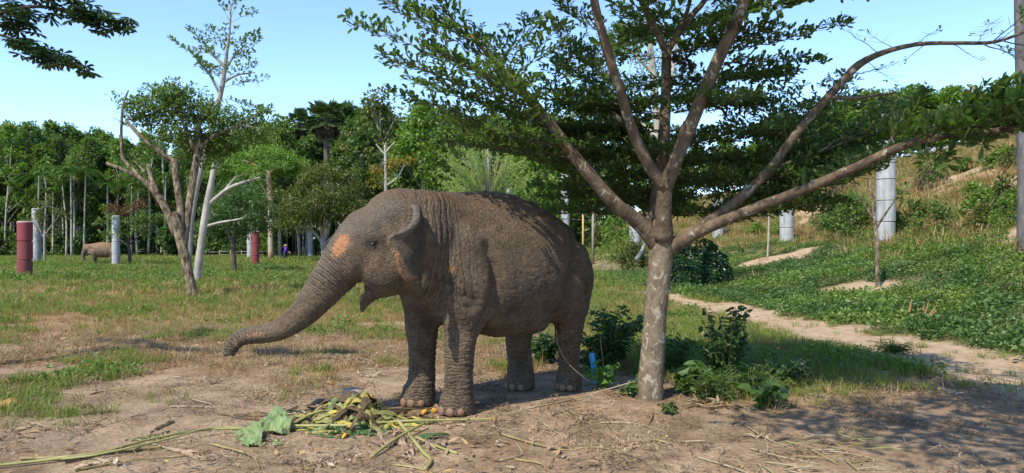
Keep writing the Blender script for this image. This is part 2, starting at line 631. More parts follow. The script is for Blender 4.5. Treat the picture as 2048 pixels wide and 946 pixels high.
        V = self.lo + self.h * (np.stack([I, J, K], -1) + acc / num[:, None])
        Q = []
        for ax in range(3):
            b, cx = [(1, 2), (2, 0), (0, 1)][ax]
            sa = [slice(None)] * 3; sb = [slice(None)] * 3
            sa[ax] = slice(0, -1); sb[ax] = slice(1, None)
            e = S[tuple(sa)] != S[tuple(sb)]
            ii = np.stack(np.nonzero(e), -1)
            ok = (ii[:, b] > 0) & (ii[:, cx] > 0) & (ii[:, b] < D.shape[b] - 1) & (ii[:, cx] < D.shape[cx] - 1)
            ii = ii[ok]
            ins = S[tuple(ii.T)]
            def at(db, dc):
                q = ii.copy(); q[:, b] += db; q[:, cx] += dc
                return idx[tuple(q.T)]
            q = np.stack([at(-1, -1), at(0, -1), at(0, 0), at(-1, 0)], -1)
            q[~ins] = q[~ins][:, ::-1]
            Q.append(q)
        Q = np.concatenate(Q)
        return V, Q[(Q >= 0).all(1)]


def relax(V, Q, it, keep=None):
    """smooth a quad mesh; keep = 1 where a point should not move"""
    E = np.concatenate([Q[:, [0, 1]], Q[:, [1, 2]], Q[:, [2, 3]], Q[:, [3, 0]]])
    E = np.concatenate([E, E[:, ::-1]])
    deg = np.bincount(E[:, 0], minlength=len(V))[:, None] + 1e-9
    for s in range(it):
        for lam in (0.5, -0.47):
            A = np.stack([np.bincount(E[:, 0], V[E[:, 1], k], len(V)) for k in range(3)], -1) / deg
            V = V + lam * (A - V)
    return V


def vnormals(V, Q):
    n = np.cross(V[Q[:, 2]] - V[Q[:, 0]], V[Q[:, 3]] - V[Q[:, 1]])
    N = np.zeros_like(V)
    for k in range(4):
        for a in range(3):
            N[:, a] += np.bincount(Q[:, k], n[:, a], len(V))
    return N / (np.linalg.norm(N, axis=1)[:, None] + 1e-12)


def elephant_skin(name, base, spot, dust, far=False):
    m, nt, nd, ln, p = new_mat(name)
    tc = nd.new('ShaderNodeTexCoord')
    O = tc.outputs['Object']
    big = noise_node(nt, 4.5, 6, 0.68, O)
    c = ramp(nt, big, [(0.32, tuple(x * 0.50 for x in base)), (0.5, base), (0.68, tuple(x * 1.5 for x in base))])
    fine = noise_node(nt, 32.0, 5, 0.8, O)
    c = mix(nt, 1.0, c, ramp(nt, fine, [(0.30, (0.45, 0.45, 0.46)), (0.5, (1.0, 0.99, 0.97)), (0.72, (1.6, 1.5, 1.38))]), 'MULTIPLY')
    # pale flecks of dry mud
    fl = ramp(nt, noise_node(nt, 58.0, 3, 0.6, O), [(0.58, (0, 0, 0)), (0.66, (1, 1, 1))])
    c = mix(nt, mathn(nt, 'MULTIPLY', fl, mathn(nt, 'MULTIPLY', attr(nt, 'fleck'), 0.8)), c, (0.24, 0.195, 0.135))
    dn = ramp(nt, noise_node(nt, 14.0, 6, 0.7, O), [(0.35, (0, 0, 0)), (0.6, (1, 1, 1))])
    c = mix(nt, mathn(nt, 'MULTIPLY', attr(nt, 'dust'), dn), c, dust)
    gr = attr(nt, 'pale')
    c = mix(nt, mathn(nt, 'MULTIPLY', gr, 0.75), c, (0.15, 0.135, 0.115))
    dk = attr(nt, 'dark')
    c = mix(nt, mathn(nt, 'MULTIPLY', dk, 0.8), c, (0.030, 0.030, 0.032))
    # depigmented speckle: breaks up towards its rim
    sp = noise_node(nt, 55.0, 5, 0.7, O)
    sm = mathn(nt, 'ADD', sp, mathn(nt, 'MULTIPLY', attr(nt, 'spot'), 0.46))
    sm = ramp(nt, sm, [(0.80, (0, 0, 0)), (0.93, (1, 1, 1))])
    c = mix(nt, mathn(nt, 'MULTIPLY', sm, 0.85), c, spot)
    pk = mathn(nt, 'ADD', sp, mathn(nt, 'MULTIPLY', attr(nt, 'pink'), 0.48))
    c = mix(nt, ramp(nt, pk, [(0.82, (0, 0, 0)), (0.93, (1, 1, 1))]), c, (0.32, 0.17, 0.115))
    ln.new(c, p.inputs['Base Color'])
    p.inputs['Roughness'].default_value = 0.78
    p.inputs['Specular IOR Level'].default_value = 0.25
    if far:
        return m
    # wrinkles: rings on trunk and legs, curved folds on neck, fine criss-cross on the flank
    def rings(coord, mask, freq, jit):
        d = mathn(nt, 'MULTIPLY', noise_node(nt, 7.0, 3, 0.6, O), jit)
        w = mathn(nt, 'SINE', mathn(nt, 'ADD', mathn(nt, 'MULTIPLY', attr(nt, coord), freq), d))
        w = mathn(nt, 'POWER', mathn(nt, 'ABSOLUTE', w), 0.45)
        return mathn(nt, 'MULTIPLY', w, attr(nt, mask))
    h = rings('trunk_len', 'm_trunk', PI / 0.030, 6.0)
    h = mathn(nt, 'ADD', h, rings('leg_len', 'm_leg', PI / 0.034, 12.0))
    h = mathn(nt, 'ADD', h, mathn(nt, 'MULTIPLY', rings('neck_len', 'm_neck', PI / 0.042, 9.0), 1.3))
    mp = nd.new('ShaderNodeMapping')
    mp.inputs['Rotation'].default_value = (0.3, 0.5, 0.6)
    mp.inputs['Scale'].default_value = (20, 20, 46)
    ln.new(O, mp.inputs['Vector'])
    vo = nd.new('ShaderNodeTexVoronoi')
    vo.feature = 'DISTANCE_TO_EDGE'
    vo.inputs['Scale'].default_value = 1.0
    ln.new(mp.outputs['Vector'], vo.inputs['Vector'])
    cr = mathn(nt, 'MINIMUM', mathn(nt, 'MULTIPLY', vo.outputs['Distance'], 4.0), 0.6)
    h = mathn(nt, 'ADD', h, mathn(nt, 'MULTIPLY', cr, mathn(nt, 'MULTIPLY', attr(nt, 'm_body'), 0.8)))
    h = mathn(nt, 'ADD', h, mathn(nt, 'MULTIPLY', noise_node(nt, 30, 6, 0.78, O), mathn(nt, 'MULTIPLY', big, 3.0)))
    h = mathn(nt, 'ADD', h, mathn(nt, 'MULTIPLY', noise_node(nt, 11, 4, 0.6, O), 1.2))
    bump(nt, p, h, 1.0, 0.020)
    # wrinkle shade put into the colour: grooves darkened, ridges lightened
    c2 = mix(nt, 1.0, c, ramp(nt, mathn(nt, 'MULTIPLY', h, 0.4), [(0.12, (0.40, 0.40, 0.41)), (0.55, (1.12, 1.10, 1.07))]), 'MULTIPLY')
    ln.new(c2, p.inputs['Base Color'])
    return m


def nearest_on(path, V):
    """arc length along, and distance to, a polyline"""
    P = np.array([list(p) for p in path], float)
    L = np.concatenate([[0], np.cumsum(np.linalg.norm(np.diff(P, axis=0), axis=1))])
    bd = np.full(len(V), 9e9); bl = np.zeros(len(V))
    for i in range(len(P) - 1):
        ab = P[i + 1] - P[i]
        t = np.clip(((V - P[i]) @ ab) / (ab @ ab), 0, 1)
        d = np.linalg.norm(V - P[i] - t[:, None] * ab, axis=1)
        m = d < bd
        bd[m] = d[m]; bl[m] = L[i] + t[m] * (L[i + 1] - L[i])
    return bl, bd, L[-1]


def quad_object(name, V, Q, mat, parent):
    mb = MB()
    mb.add(V, Q)
    return mb.build(name, mat, parent)


def build_main_elephant():
    TH = math.radians(40)
    hd = np.array([-math.cos(TH), -math.sin(TH)])            # heading of the body
    lf = np.array([math.sin(TH), -math.cos(TH)])             # its left side, towards the camera
    O2 = np.array([0.40, 8.82])
    M = [[hd[0], hd[1], -hd @ O2], [lf[0], lf[1], -lf @ O2]]
    def B(u, v, z):
        q = O2 + hd * u + lf * v
        return np.array([q[0], q[1], z])
    HA = math.radians(15)                                     # the head is turned a little away
    hf = np.array([-math.cos(HA), -math.sin(HA), 0.0]); hl = np.array([math.sin(HA), -math.cos(HA), 0.0]); hz = np.array([0, 0, 1.0])
    def Ym(px):
        return 7.774 / (1 - 0.27 * (px - 1024) / F)
    def hp(px, py, lat=0.0):
        return np.array(pt(px, py, Ym(px))) + hl * lat
    ax = [hf, hl, hz]
    h = 0.0145
    f = Field((-2.95, 6.35, -0.05), (1.25, 9.75, 2.55), h)
    st = [(-0.50, 1.50, 1.22, 0.10), (-0.45, 1.72, 1.05, 0.27), (-0.33, 1.93, 0.92, 0.42), (-0.12, 2.09, 0.84, 0.53), (0.2, 2.22, 0.76, 0.62),
          (0.5, 2.315, 0.73, 0.67), (0.8, 2.355, 0.73, 0.68), (1.1, 2.35, 0.77, 0.65), (1.4, 2.32, 0.86, 0.57),
          (1.62, 2.29, 0.94, 0.48), (1.80, 2.25, 1.10, 0.36), (1.93, 2.18, 1.30, 0.20)]
    f.loft(M, st, 0.05)
    # neck and head
    f.chain([B(1.55, 0, 1.80), hp(830, 480)], [0.44, 0.40], 0.10)
    f.chain([B(1.62, 0.02, 1.42), hp(842, 540)], [0.36, 0.27], 0.10)
    f.chain([B(1.40, 0, 2.03), hp(850, 428)], [0.28, 0.25], 0.08)
    f.chain([B(1.80, 0.12, 1.30), B(1.86, 0.02, 1.17), B(1.80, -0.12, 1.28)], [0.13, 0.14, 0.12], 0.10)
    f.ell(hp(798, 468), (0.42, 0.34, 0.44), ax, 0.06)
    for s in (-1, 1):
        f.ell(hp(800, 421, s * 0.11), (0.32, 0.19, 0.218), ax, 0.08)
        f.ell(hp(710, 494, s * 0.10), (0.155, 0.15, 0.18), ax, 0.08)   # brow
        f.ell(hp(776, 535, s * 0.15), (0.29, 0.17, 0.24), ax, 0.07)   # cheek
        f.ell(hp(745, 470, s * 0.20), (0.15, 0.10, 0.10), ax, 0.06)   # ridge over the eye
        f.ell(hp(756, 520, s * 0.24), (0.10, 0.06, 0.09), ax, 0.06)
    f.ell(hp(750, 478), (0.27, 0.26, 0.27), ax, 0.10)
    # trunk
    tr = [(738, 478, 62), (705, 512, 54), (685, 532, 46), (664, 556, 40), (640, 588, 35), (604, 628, 28), (568, 655, 22.5), (531, 667, 19.5),
          (500, 671, 17), (478, 678, 15.5), (465, 691, 14.5), (461, 703, 12)]
    tp = [np.array(list(hp(a, b)) + [r / F * Ym(a)]) for a, b, r in tr]
    ts = spline(tp, 60)
    f.chain(ts[:, :3], ts[:, 3], 0.05)
    f.ell(hp(459, 712), (0.034, 0.04, 0.02), ax, 0.015, cut=True)     # nostril end
    f.ell(hp(451, 707), (0.022, 0.03, 0.028), ax, 0.02)               # finger
    # lower jaw and lip
    f.chain([hp(800, 550), hp(765, 566), hp(742, 584), hp(730, 603), hp(724, 621)], [0.20, 0.155, 0.095, 0.058, 0.022], 0.04)
    f.ell(hp(721, 575), (0.078, 0.13, 0.034), [hf * 0.55 + hz * 0.83, hl, hz * 0.55 - hf * 0.83], 0.02, cut=True)
    for s in (-1, 1):                                                 # flap of the upper lip by the mouth corner
        f.chain([hp(718, 535, s * 0.15), hp(737, 566, s * 0.15), hp(760, 578, s * 0.155)], [0.05, 0.035, 0.03], 0.03)
    # eye sockets with lids
    for s in (-1, 1):
        e = hp(742, 488, s * 0.285)
        f.ell(e + hl * s * 0.035, (0.06, 0.05, 0.036), ax, 0.03, cut=True)
        for dz, rr in ((0.027, 0.022), (-0.026, 0.017)):
            a = np.linspace(-1, 1, 5)
            f.chain([e + hf * q * 0.062 + hz * (dz * (1 - 0.8 * q * q)) + hl * s * (0.012 - 0.02 * q * q) for q in a], [rr * 0.6, rr, rr, rr, rr * 0.6], 0.012)
    # shoulders, hips and legs: (px, py, Y, r)
    def leg(rows, k=0.08):
        f.chain([pt(a, b, Y) for a, b, Y, r in rows], [r for a, b, Y, r in rows], k)
    f.ell(B(1.43, 0.43, 1.42), (0.35, 0.17, 0.60), [np.append(hd, 0), np.append(lf, 0), hz], 0.05)
    f.ell(B(1.50, -0.36, 1.45), (0.34, 0.20, 0.52), [np.append(hd, 0), np.append(lf, 0), hz], 0.12)
    leg([(930, 545, 7.80, 0.26), (926, 600, 7.68, 0.225), (921, 655, 7.62, 0.185), (919, 700, 7.58, 0.156), (918, 745, 7.57, 0.146), (917, 785, 7.57, 0.155), (914, 806, 7.57, 0.188), (913, 818, 7.57, 0.20)], 0.05)
    leg([(850, 560, 8.02, 0.22), (845, 610, 8.0, 0.205), (844, 650, 7.98, 0.186), (845, 690, 7.98, 0.160), (845, 730, 7.98, 0.143), (843, 765, 7.98, 0.150), (838, 788, 7.98, 0.185), (836, 800, 7.98, 0.198)])
    f.ell(B(0.0, 0.38, 1.36), (0.36, 0.20, 0.52), [np.append(hd, 0), np.append(lf, 0), hz], 0.06)
    leg([(1128, 560, 8.70, 0.34), (1132, 610, 8.72, 0.275), (1136, 650, 8.78, 0.195), (1139, 690, 8.80, 0.135), (1138, 725, 8.80, 0.128), (1138, 755, 8.80, 0.150), (1137, 768, 8.80, 0.165)])
    f.ell(B(0.16, -0.28, 1.30), (0.36, 0.20, 0.48), [np.append(hd, 0), np.append(lf, 0), hz], 0.12)
    leg([(1050, 600, 8.95, 0.28), (1038, 650, 8.88, 0.19), (1037, 690, 8.85, 0.152), (1041, 725, 8.85, 0.150), (1041, 750, 8.85, 0.168), (1040, 766, 8.85, 0.185)])
    f.ell(B(0.52, 0, 1.02), (0.58, 0.50, 0.325), [np.append(hd, 0), np.append(lf, 0), hz], 0.10)   # belly
    # tail
    f.chain([B(-0.48, 0, 1.62), B(-0.56, -0.04, 1.45), B(-0.57, -0.10, 1.1), B(-0.54, -0.14, 0.8)], [0.07, 0.05, 0.035, 0.025], 0.03)
    f.ell(pt(856, 486, 6.98), (0.06, 0.16, 0.26), ax, 0.06, cut=True)
    for s in (-1, 1):
        f.ell(hp(768, 446, s * 0.40), (0.13, 0.09, 0.10), ax, 0.08, cut=True)     # temple hollow
    # ears: a sheet held forward, its upper rim rolled over
    att = [(838, 416), (846, 450), (845, 500), (836, 556)]
    rim = [(826, 413, 7.05), (831, 417, 7.0), (832, 428, 6.96), (827, 446, 6.90), (816, 459, 6.86), (800, 466, 6.83), (786, 472, 6.81), (779, 481, 6.80), (783, 497, 6.80), (794, 513, 6.81), (801, 533, 6.83),
           (808, 549, 6.86), (817, 559, 6.90), (828, 553, 6.98)]
    EA = spline([list(pt(x, y, 7.12)) for x, y in att], 80)
    ER = spline([list(pt(*r_)) for r_ in rim], 80)
    ES, ET = [], []
    for t in np.linspace(0, 1, 34):
        q = EA * (1 - t) + ER * t
        q = q + hl * 0.05 * math.sin(t * PI) + (hf * 0.010) * (np.sin(np.linspace(0, 9, 80) + t * 3) * t)[:, None]
        ES.append(q); ET.append(np.full(80, 0.020 - 0.006 * t))
    w = np.linspace(0, 1, 80)
    ES = np.concatenate(ES); ET = np.concatenate(ET)
    f.cloud(np.concatenate([ES, ER + hf * 0.006]), np.concatenate([ET, 0.015 + 0.007 * sstep(.5, .3, w) + 0.010 * sstep(.62, .8, w) + 0.007 * np.sin(w * 90) * (w > .38) * (w < .62)]), 0.02)
    f.cloud(np.concatenate([spline([hp(845, 415, -0.33), hp(850, 470, -0.36), hp(838, 550, -0.33)], 40) + (hl * -0.30 - hf * 0.28) * t * (0.75 + 0.25 * np.sin(np.linspace(0, PI, 40)))[:, None] for t in np.linspace(0, 1, 26)]), np.full(40 * 26, 0.02), 0.03)
    f.floor(0.0)
    V, Q = f.polygonize()
    V = relax(V, Q, 3)
    N = vnormals(V, Q)
    # loose skin: soft folds in the surface itself
    tl, td, tL = nearest_on(ts[:, :3], V)
    rt = np.interp(tl, np.linspace(0, tL, len(ts)), ts[:, 3])
    m_tr = sstep(1.25, 1.05, td / rt) * sstep(0.12, 0.38, tl)
    u = V[:, 0] * M[0][0] + V[:, 1] * M[0][1] + M[0][2]
    v = V[:, 0] * M[1][0] + V[:, 1] * M[1][1] + M[1][2]
    px = V[:, 0] / V[:, 1] * F + W / 2
    py = HZ + (CH - V[:, 2]) / V[:, 1] * F
    m_leg = sstep(1.05, 0.60, V[:, 2]) * (1 - m_tr) * (u < 1.9)
    m_neck = sstep(1.40, 1.75, u) * sstep(2.12, 1.90, u) * sstep(1.0, 1.3, V[:, 2]) * (1 - m_tr)
    nb = fbm(V[:, 0] * 3, V[:, 1] * 3, V[:, 2] * 3, 3)
    disp = (nb - 0.5) * 0.020
    cr_ = np.abs(fbm(u * 9 + V[:, 2] * 5, v * 9, V[:, 2] * 20 - u * 5, 61, 2) - .5)
    disp += -0.005 * np.exp(-(cr_ / .05) ** 2) * (1 - m_tr) * sstep(2.0, 1.9, u)
    w1 = np.abs(np.sin(tl * PI / 0.055 + 3 * fbm(V[:, 0] * 5, V[:, 1] * 5, V[:, 2] * 5, 9))) ** 0.6
    disp += m_tr * (w1 - 0.6) * 0.013
    nk = u + 0.22 * (V[:, 2] - 1.6) ** 2 + 0.05 * fbm(V[:, 0] * 4, V[:, 1] * 4, V[:, 2] * 4, 21)
    w2 = np.abs(np.sin(nk * PI / 0.075)) ** 0.6
    disp += m_neck * (w2 - 0.6) * 0.017
    lw = np.abs(np.sin((V[:, 2] + 0.06 * fbm(V[:, 0] * 6, V[:, 1] * 6, V[:, 2] * 3, 31)) * PI / 0.06)) ** 0.6
    disp += m_leg * sstep(0.12, 0.2, V[:, 2]) * (lw - 0.6) * 0.011
    # sag fold in front of the hind leg and behind the elbow
    disp -= 0.02 * np.exp(-((px - 990 - 0.10 * (py - 560)) / 9) ** 2) * sstep(500, 560, py) * sstep(670, 630, py) * (u < 1.5) * (v > 0)
    disp -= 0.022 * np.exp(-((px - 1108 + 0.10 * (py - 600)) / 9) ** 2) * sstep(560, 610, py) * sstep(690, 660, py) * (v > 0)
    def crease(line, wd, depth):
        P_ = np.array([(a_, b_, 0.0) for a_, b_ in line], float)
        dd_ = nearest_on(P_, np.stack([px, py, 0 * px], -1))[1]
        side_ = (v > 0.05) & (N[:, 1] < .3)
        return -depth * np.exp(-(dd_ / wd) ** 2) * side_ + depth * .35 * np.exp(-((dd_ - 2.6 * wd) / (1.6 * wd)) ** 2) * side_
    disp += crease([(1158, 470), (1150, 520), (1136, 570), (1116, 625), (1106, 655)], 9, .030)
    disp += crease([(975, 490), (988, 530), (990, 570), (980, 615), (966, 650)], 8, .034)
    disp += crease([(1000, 560), (1010, 600), (1035, 635)], 9, .012)
    disp += crease([(905, 560), (915, 590), (950, 600)], 7, .014) + crease([(900, 600), (925, 615), (955, 612)], 6, .012)
    V = V + N * disp[:, None]
    V[:, 2] = np.maximum(V[:, 2], 0.0)
    N = vnormals(V, Q)
    root = empty('elephant', (O2[0] + hd[0] * 0.8, O2[1] + hd[1] * 0.8, 0), 'large grey elephant reaching its trunk out beside the tree, mouth open', 'elephant', )
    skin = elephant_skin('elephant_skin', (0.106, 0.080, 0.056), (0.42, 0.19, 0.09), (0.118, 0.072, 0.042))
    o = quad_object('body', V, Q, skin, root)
    me = o.data
    cam_side = sstep(-0.1, 0.1, v)
    def blob(x, y, rx, ry, a=0.0):
        dx, dy = px - x, py - y
        c, s = math.cos(a), math.sin(a)
        return np.exp(-(((dx * c + dy * s) / rx) ** 2 + ((-dx * s + dy * c) / ry) ** 2)) * (N[:, 1] < 0.35)
    near = np.nonzero((np.abs(px - 812) < 45) & (np.abs(py - 487) < 90) & (V[:, 1] < 7.25))[0]
    rim_d = np.full(len(V), 9.0); rim_t = np.zeros(len(V)); flap = np.zeros(len(V))
    if len(near):
        dd = np.linalg.norm(V[near][:, None] - ER[None], axis=2)
        rim_d[near] = dd.min(1); rim_t[near] = w[dd.argmin(1)]
        ds = np.concatenate([np.linalg.norm(V[k_][:, None] - ES[None, ::3], axis=2).min(1) for k_ in np.array_split(near, 12)])
        flap[near] = sstep(.045, .028, ds)
    rim_m = sstep(.06, .035, rim_d)
    spot = np.clip(rim_m * sstep(.50, .62, rim_t) * .52 + sstep(.10, .05, rim_d) * sstep(.55, .7, rim_t) * .22 + blob(683, 490, 13, 22, 0.5) * .95 + blob(668, 508, 20, 48, 0.62) * 0.5 + blob(690, 480, 22, 30) * .25 + blob(901, 538, 13, 14) * 0.95 + blob(723, 580, 9, 20) * 1.1, 0, 1)
    spot = np.maximum(spot, .95 * (px > 712) * sstep(731, 725, px) * (py > 560) * sstep(610, 600, py) * (m_tr < .3))
    pink = np.clip(blob(512, 669, 34, 9, -0.12) * 0.95 + blob(470, 690, 12, 16) * 0.8 + blob(640, 560, 26, 80, 0.65) * 0.38 + blob(735, 520, 50, 50) * .22, 0, 1)
    pale = np.clip(blob(765, 425, 40, 26, -0.5) * 0.8 + blob(700, 455, 26, 20) * 0.55 + rim_m * sstep(.45, .35, rim_t) * .9 + m_tr * 0.25 * sstep(0.0, 0.6, N[:, 2] + 0.3 * nb), 0, 1)  # rolled ear rim and trunk top: their lit look is painted in
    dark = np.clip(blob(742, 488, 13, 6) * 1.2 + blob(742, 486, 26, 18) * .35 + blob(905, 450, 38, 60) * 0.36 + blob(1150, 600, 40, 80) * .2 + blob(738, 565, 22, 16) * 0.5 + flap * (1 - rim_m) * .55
                   + sstep(0.3, 0.9, -N[:, 2]) * m_tr * 0.25, 0, 1)  # shade under the trunk, painted by downward-facing normals
    fleck = np.clip(blob(760, 520, 60, 60) * 0.9 + m_tr * 0.5 + m_leg * 0.6 + 0.28, 0, 1)
    dust = np.clip(sstep(0.35, 0.85, N[:, 2]) * sstep(1.9, 2.2, V[:, 2]) * 1.2 + 0.35 * sstep(1.2, 2.0, V[:, 2]) * (u < 1.3) * nb, 0, 1)
    for k, a in (('spot', spot), ('pink', pink), ('pale', pale), ('dark', dark), ('fleck', fleck), ('dust', dust), ('trunk_len', tl), ('m_trunk', m_tr),
                 ('leg_len', V[:, 2]), ('m_leg', m_leg), ('neck_len', nk), ('m_neck', m_neck), ('m_body', (1 - m_tr) * (1 - m_neck * 0.6) * (1 - m_leg * 0.5) * (1 - 0.30 * sstep(1.95, 2.1, u)))):
        set_attr(me, k, a)
    # eyes and toenails
    em = mat_noise('elephant_eye', [(0.3, (0.006, 0.004, 0.003)), (0.7, (0.02, 0.012, 0.008))], 20, 0.12, 0, spec=0.6)
    nm = mat_noise('toenail_horn', [(0.3, (0.12, 0.075, 0.045)), (0.55, (0.22, 0.13, 0.08)), (0.75, (0.30, 0.20, 0.135))], 14, 0.6, 0.3, 0.004)
    for s in (-1, 1):
        add_ball('eye', hp(742, 488, s * 0.287), (0.035, 0.030, 0.023), em, root, 2).parent = o
    ha = math.atan2(hd[1], hd[0])
    for (fx, fy, fY, fr, cnt) in ((913, 818, 7.57, 0.205, 5), (836, 800, 7.98, 0.202, 5), (1137, 768, 8.80, 0.168, 4), (1040, 766, 8.85, 0.187, 4)):
        c = pt(fx, fy, fY)
        for i in range(cnt):
            a = ha + math.radians((i - (cnt - 1) / 2) * 34)
            d = Vector((math.cos(a), math.sin(a), 0))
            big = 1.0 - 0.12 * abs(i - (cnt - 1) / 2)
            add_ball('toenail', Vector((c.x, c.y, 0.044)) + d * (fr - 0.010), (0.020, 0.050 * big, 0.052 * big), nm, root, 2, rotz=a).parent = o
    # bits of leaf and mud lying along the back
    return root, V, N, px, py


_ball_cache = {}


def add_ball(name, loc, r, mat, parent, sub=2, rotz=0.0, rot=None):
    key = (sub, mat.name)
    if key not in _ball_cache:
        bm = bmesh.new()
        bmesh.ops.create_icosphere(bm, subdivisions=sub, radius=1)
        me = bpy.data.meshes.new(name)
        bm.to_mesh(me); bm.free()
        me.polygons.foreach_set('use_smooth', [True] * len(me.polygons))
        me.materials.append(mat)
        _ball_cache[key] = me
    o = bpy.data.objects.new(name, _ball_cache[key])
    COL.objects.link(o)
    if parent is not None:
        o.parent = parent
        o.location = Vector(loc) - parent.matrix_basis.translation
    else:
        o.location = loc
    o.scale = r
    o.rotation_euler = rot if rot else (0, 0, rotz)
    return o


ELE, ELE_V, ELE_N, ELE_PX, ELE_PY = build_main_elephant()

# ------------------------------------------------------------------ plants: materials and growing helpers
def bark_mat(name, stops, scale=5, stretch=(1, 1, 0.35), bs=0.9, bd=0.03, patch=None):
    m = mat_noise(name, stops, scale, 0.92, bs, bd, scale * 4, 7, stretch, 0.15)
    if patch:                                     # lichen patches
        nt = m.node_tree; p = nt.nodes['Principled BSDF']
        src = p.inputs['Base Color'].links[0].from_socket
        tc = nt.nodes.new('ShaderNodeTexCoord')
        mp = nt.nodes.new('ShaderNodeMapping'); mp.inputs['Scale'].default_value = (1, 1, 0.9)
        nt.links.new(tc.outputs['Object'], mp.inputs['Vector'])
        f = ramp(nt, noise_node(nt, patch[1], 5, 0.62, mp.outputs['Vector'], dist=0.9), [(patch[2], (0, 0, 0)), (patch[2] + 0.05, (1, 1, 1))])
        nt.links.new(mix(nt, f, src, patch[0]), p.inputs['Base Color'])
    return m


BARK = bark_mat('bark_terminalia', [(0.3, (0.075, 0.058, 0.040)), (0.5, (0.145, 0.113, 0.078)), (0.7, (0.22, 0.175, 0.125))], 9, (1, 1, 0.5), 1.0, 0.02, ((0.29, 0.255, 0.20), 9.0, 0.555))
BARK_LIMB = bark_mat('bark_limb', [(0.3, (0.060, 0.042, 0.028)), (0.5, (0.115, 0.083, 0.055)), (0.7, (0.175, 0.130, 0.090))], 9, (1, 1, 0.6), 1.0, 0.02, ((0.27, 0.24, 0.195), 8.0, 0.59))
BARK_DARK = bark_mat('bark_dark', [(0.3, (0.05, 0.04, 0.03)), (0.7, (0.13, 0.105, 0.08))], 6)
BARK_TAN = bark_mat('bark_rough_tan', [(0.36, (0.05, 0.038, 0.026)), (0.5, (0.19, 0.145, 0.095)), (0.64, (0.36, 0.29, 0.20))], 9, (1, 1, 0.4), 1.0, 0.08)
BARK_PALE = bark_mat('bark_pale', [(0.3, (0.20, 0.18, 0.15)), (0.55, (0.34, 0.315, 0.27)), (0.75, (0.46, 0.43, 0.38))], 4, (1, 1, 0.5), 0.5, 0.02)
BARK_GREY = bark_mat('bark_grey', [(0.3, (0.15, 0.135, 0.115)), (0.7, (0.33, 0.30, 0.26))], 5)
BARK_ORANGE = bark_mat('bark_peeling_orange', [(0.42, (0.34, 0.30, 0.25)), (0.55, (0.30, 0.17, 0.09)), (0.7, (0.40, 0.33, 0.26))], 0.9, (1, 1, 0.35), 0.5, 0.02)
LEAF_MAIN = mat_leaf('leaf_terminalia', [(0.060, 0.098, 0.032), (0.084, 0.130, 0.040), (0.112, 0.162, 0.050), (0.145, 0.198, 0.060), (0.070, 0.110, 0.040), (0.075, 0.115, 0.038), (0.19, 0.19, 0.045)], 0.54, 0.42, 0.4)
LEAF_BIG = mat_leaf('leaf_broad_dark', [(0.014, 0.040, 0.014), (0.022, 0.058, 0.017), (0.035, 0.080, 0.020), (0.020, 0.050, 0.022)], 0.25, 0.35, 0.5)
LEAF_FRESH = mat_leaf('leaf_fresh_green', [(0.095, 0.165, 0.026), (0.130, 0.205, 0.032), (0.170, 0.250, 0.042), (0.105, 0.180, 0.036)], 0.42)
LEAF_MID = mat_leaf('leaf_mid_green', [(0.075, 0.122, 0.026), (0.105, 0.160, 0.032), (0.140, 0.200, 0.042), (0.085, 0.135, 0.034)], 0.4)
LEAF_DEEP = mat_leaf('leaf_deep_green', [(0.046, 0.088, 0.024), (0.068, 0.118, 0.030), (0.092, 0.150, 0.040)], 0.38)
LEAF_OLIVE = mat_leaf('leaf_olive_yellow', [(0.050, 0.075, 0.016), (0.085, 0.105, 0.022), (0.13, 0.14, 0.03), (0.055, 0.085, 0.02), (0.20, 0.17, 0.03)], 0.35)
LEAF_LIME = mat_leaf('leaf_lime', [(0.22, 0.29, 0.06), (0.29, 0.36, 0.08), (0.36, 0.42, 0.12)], 0.45)
LEAF_RUBBER = mat_leaf('leaf_rubber_tree', [(0.080, 0.130, 0.036), (0.115, 0.172, 0.044), (0.150, 0.210, 0.060), (0.095, 0.148, 0.046)], 0.42)
LEAF_REDDISH = mat_leaf('leaf_reddish_flush', [(0.09, 0.025, 0.018), (0.15, 0.045, 0.028), (0.10, 0.05, 0.02)], 0.35)
LEAF_GOLD = mat_leaf('leaf_golden', [(0.20, 0.14, 0.02), (0.30, 0.20, 0.03), (0.12, 0.13, 0.025)], 0.4)
FROND = mat_leaf('palm_frond_green', [(0.045, 0.10, 0.016), (0.075, 0.145, 0.022), (0.06, 0.12, 0.02)], 0.3)
FAN_LEAF = mat_leaf('fan_palm_green', [(0.035, 0.070, 0.020), (0.055, 0.095, 0.030), (0.08, 0.11, 0.045)], 0.2)
DEAD_FROND = mat_leaf('dead_frond_brown', [(0.035, 0.028, 0.018), (0.07, 0.052, 0.03)], 0.1)


def unit(a):
    return a / (np.linalg.norm(a, axis=-1, keepdims=True) + 1e-9)


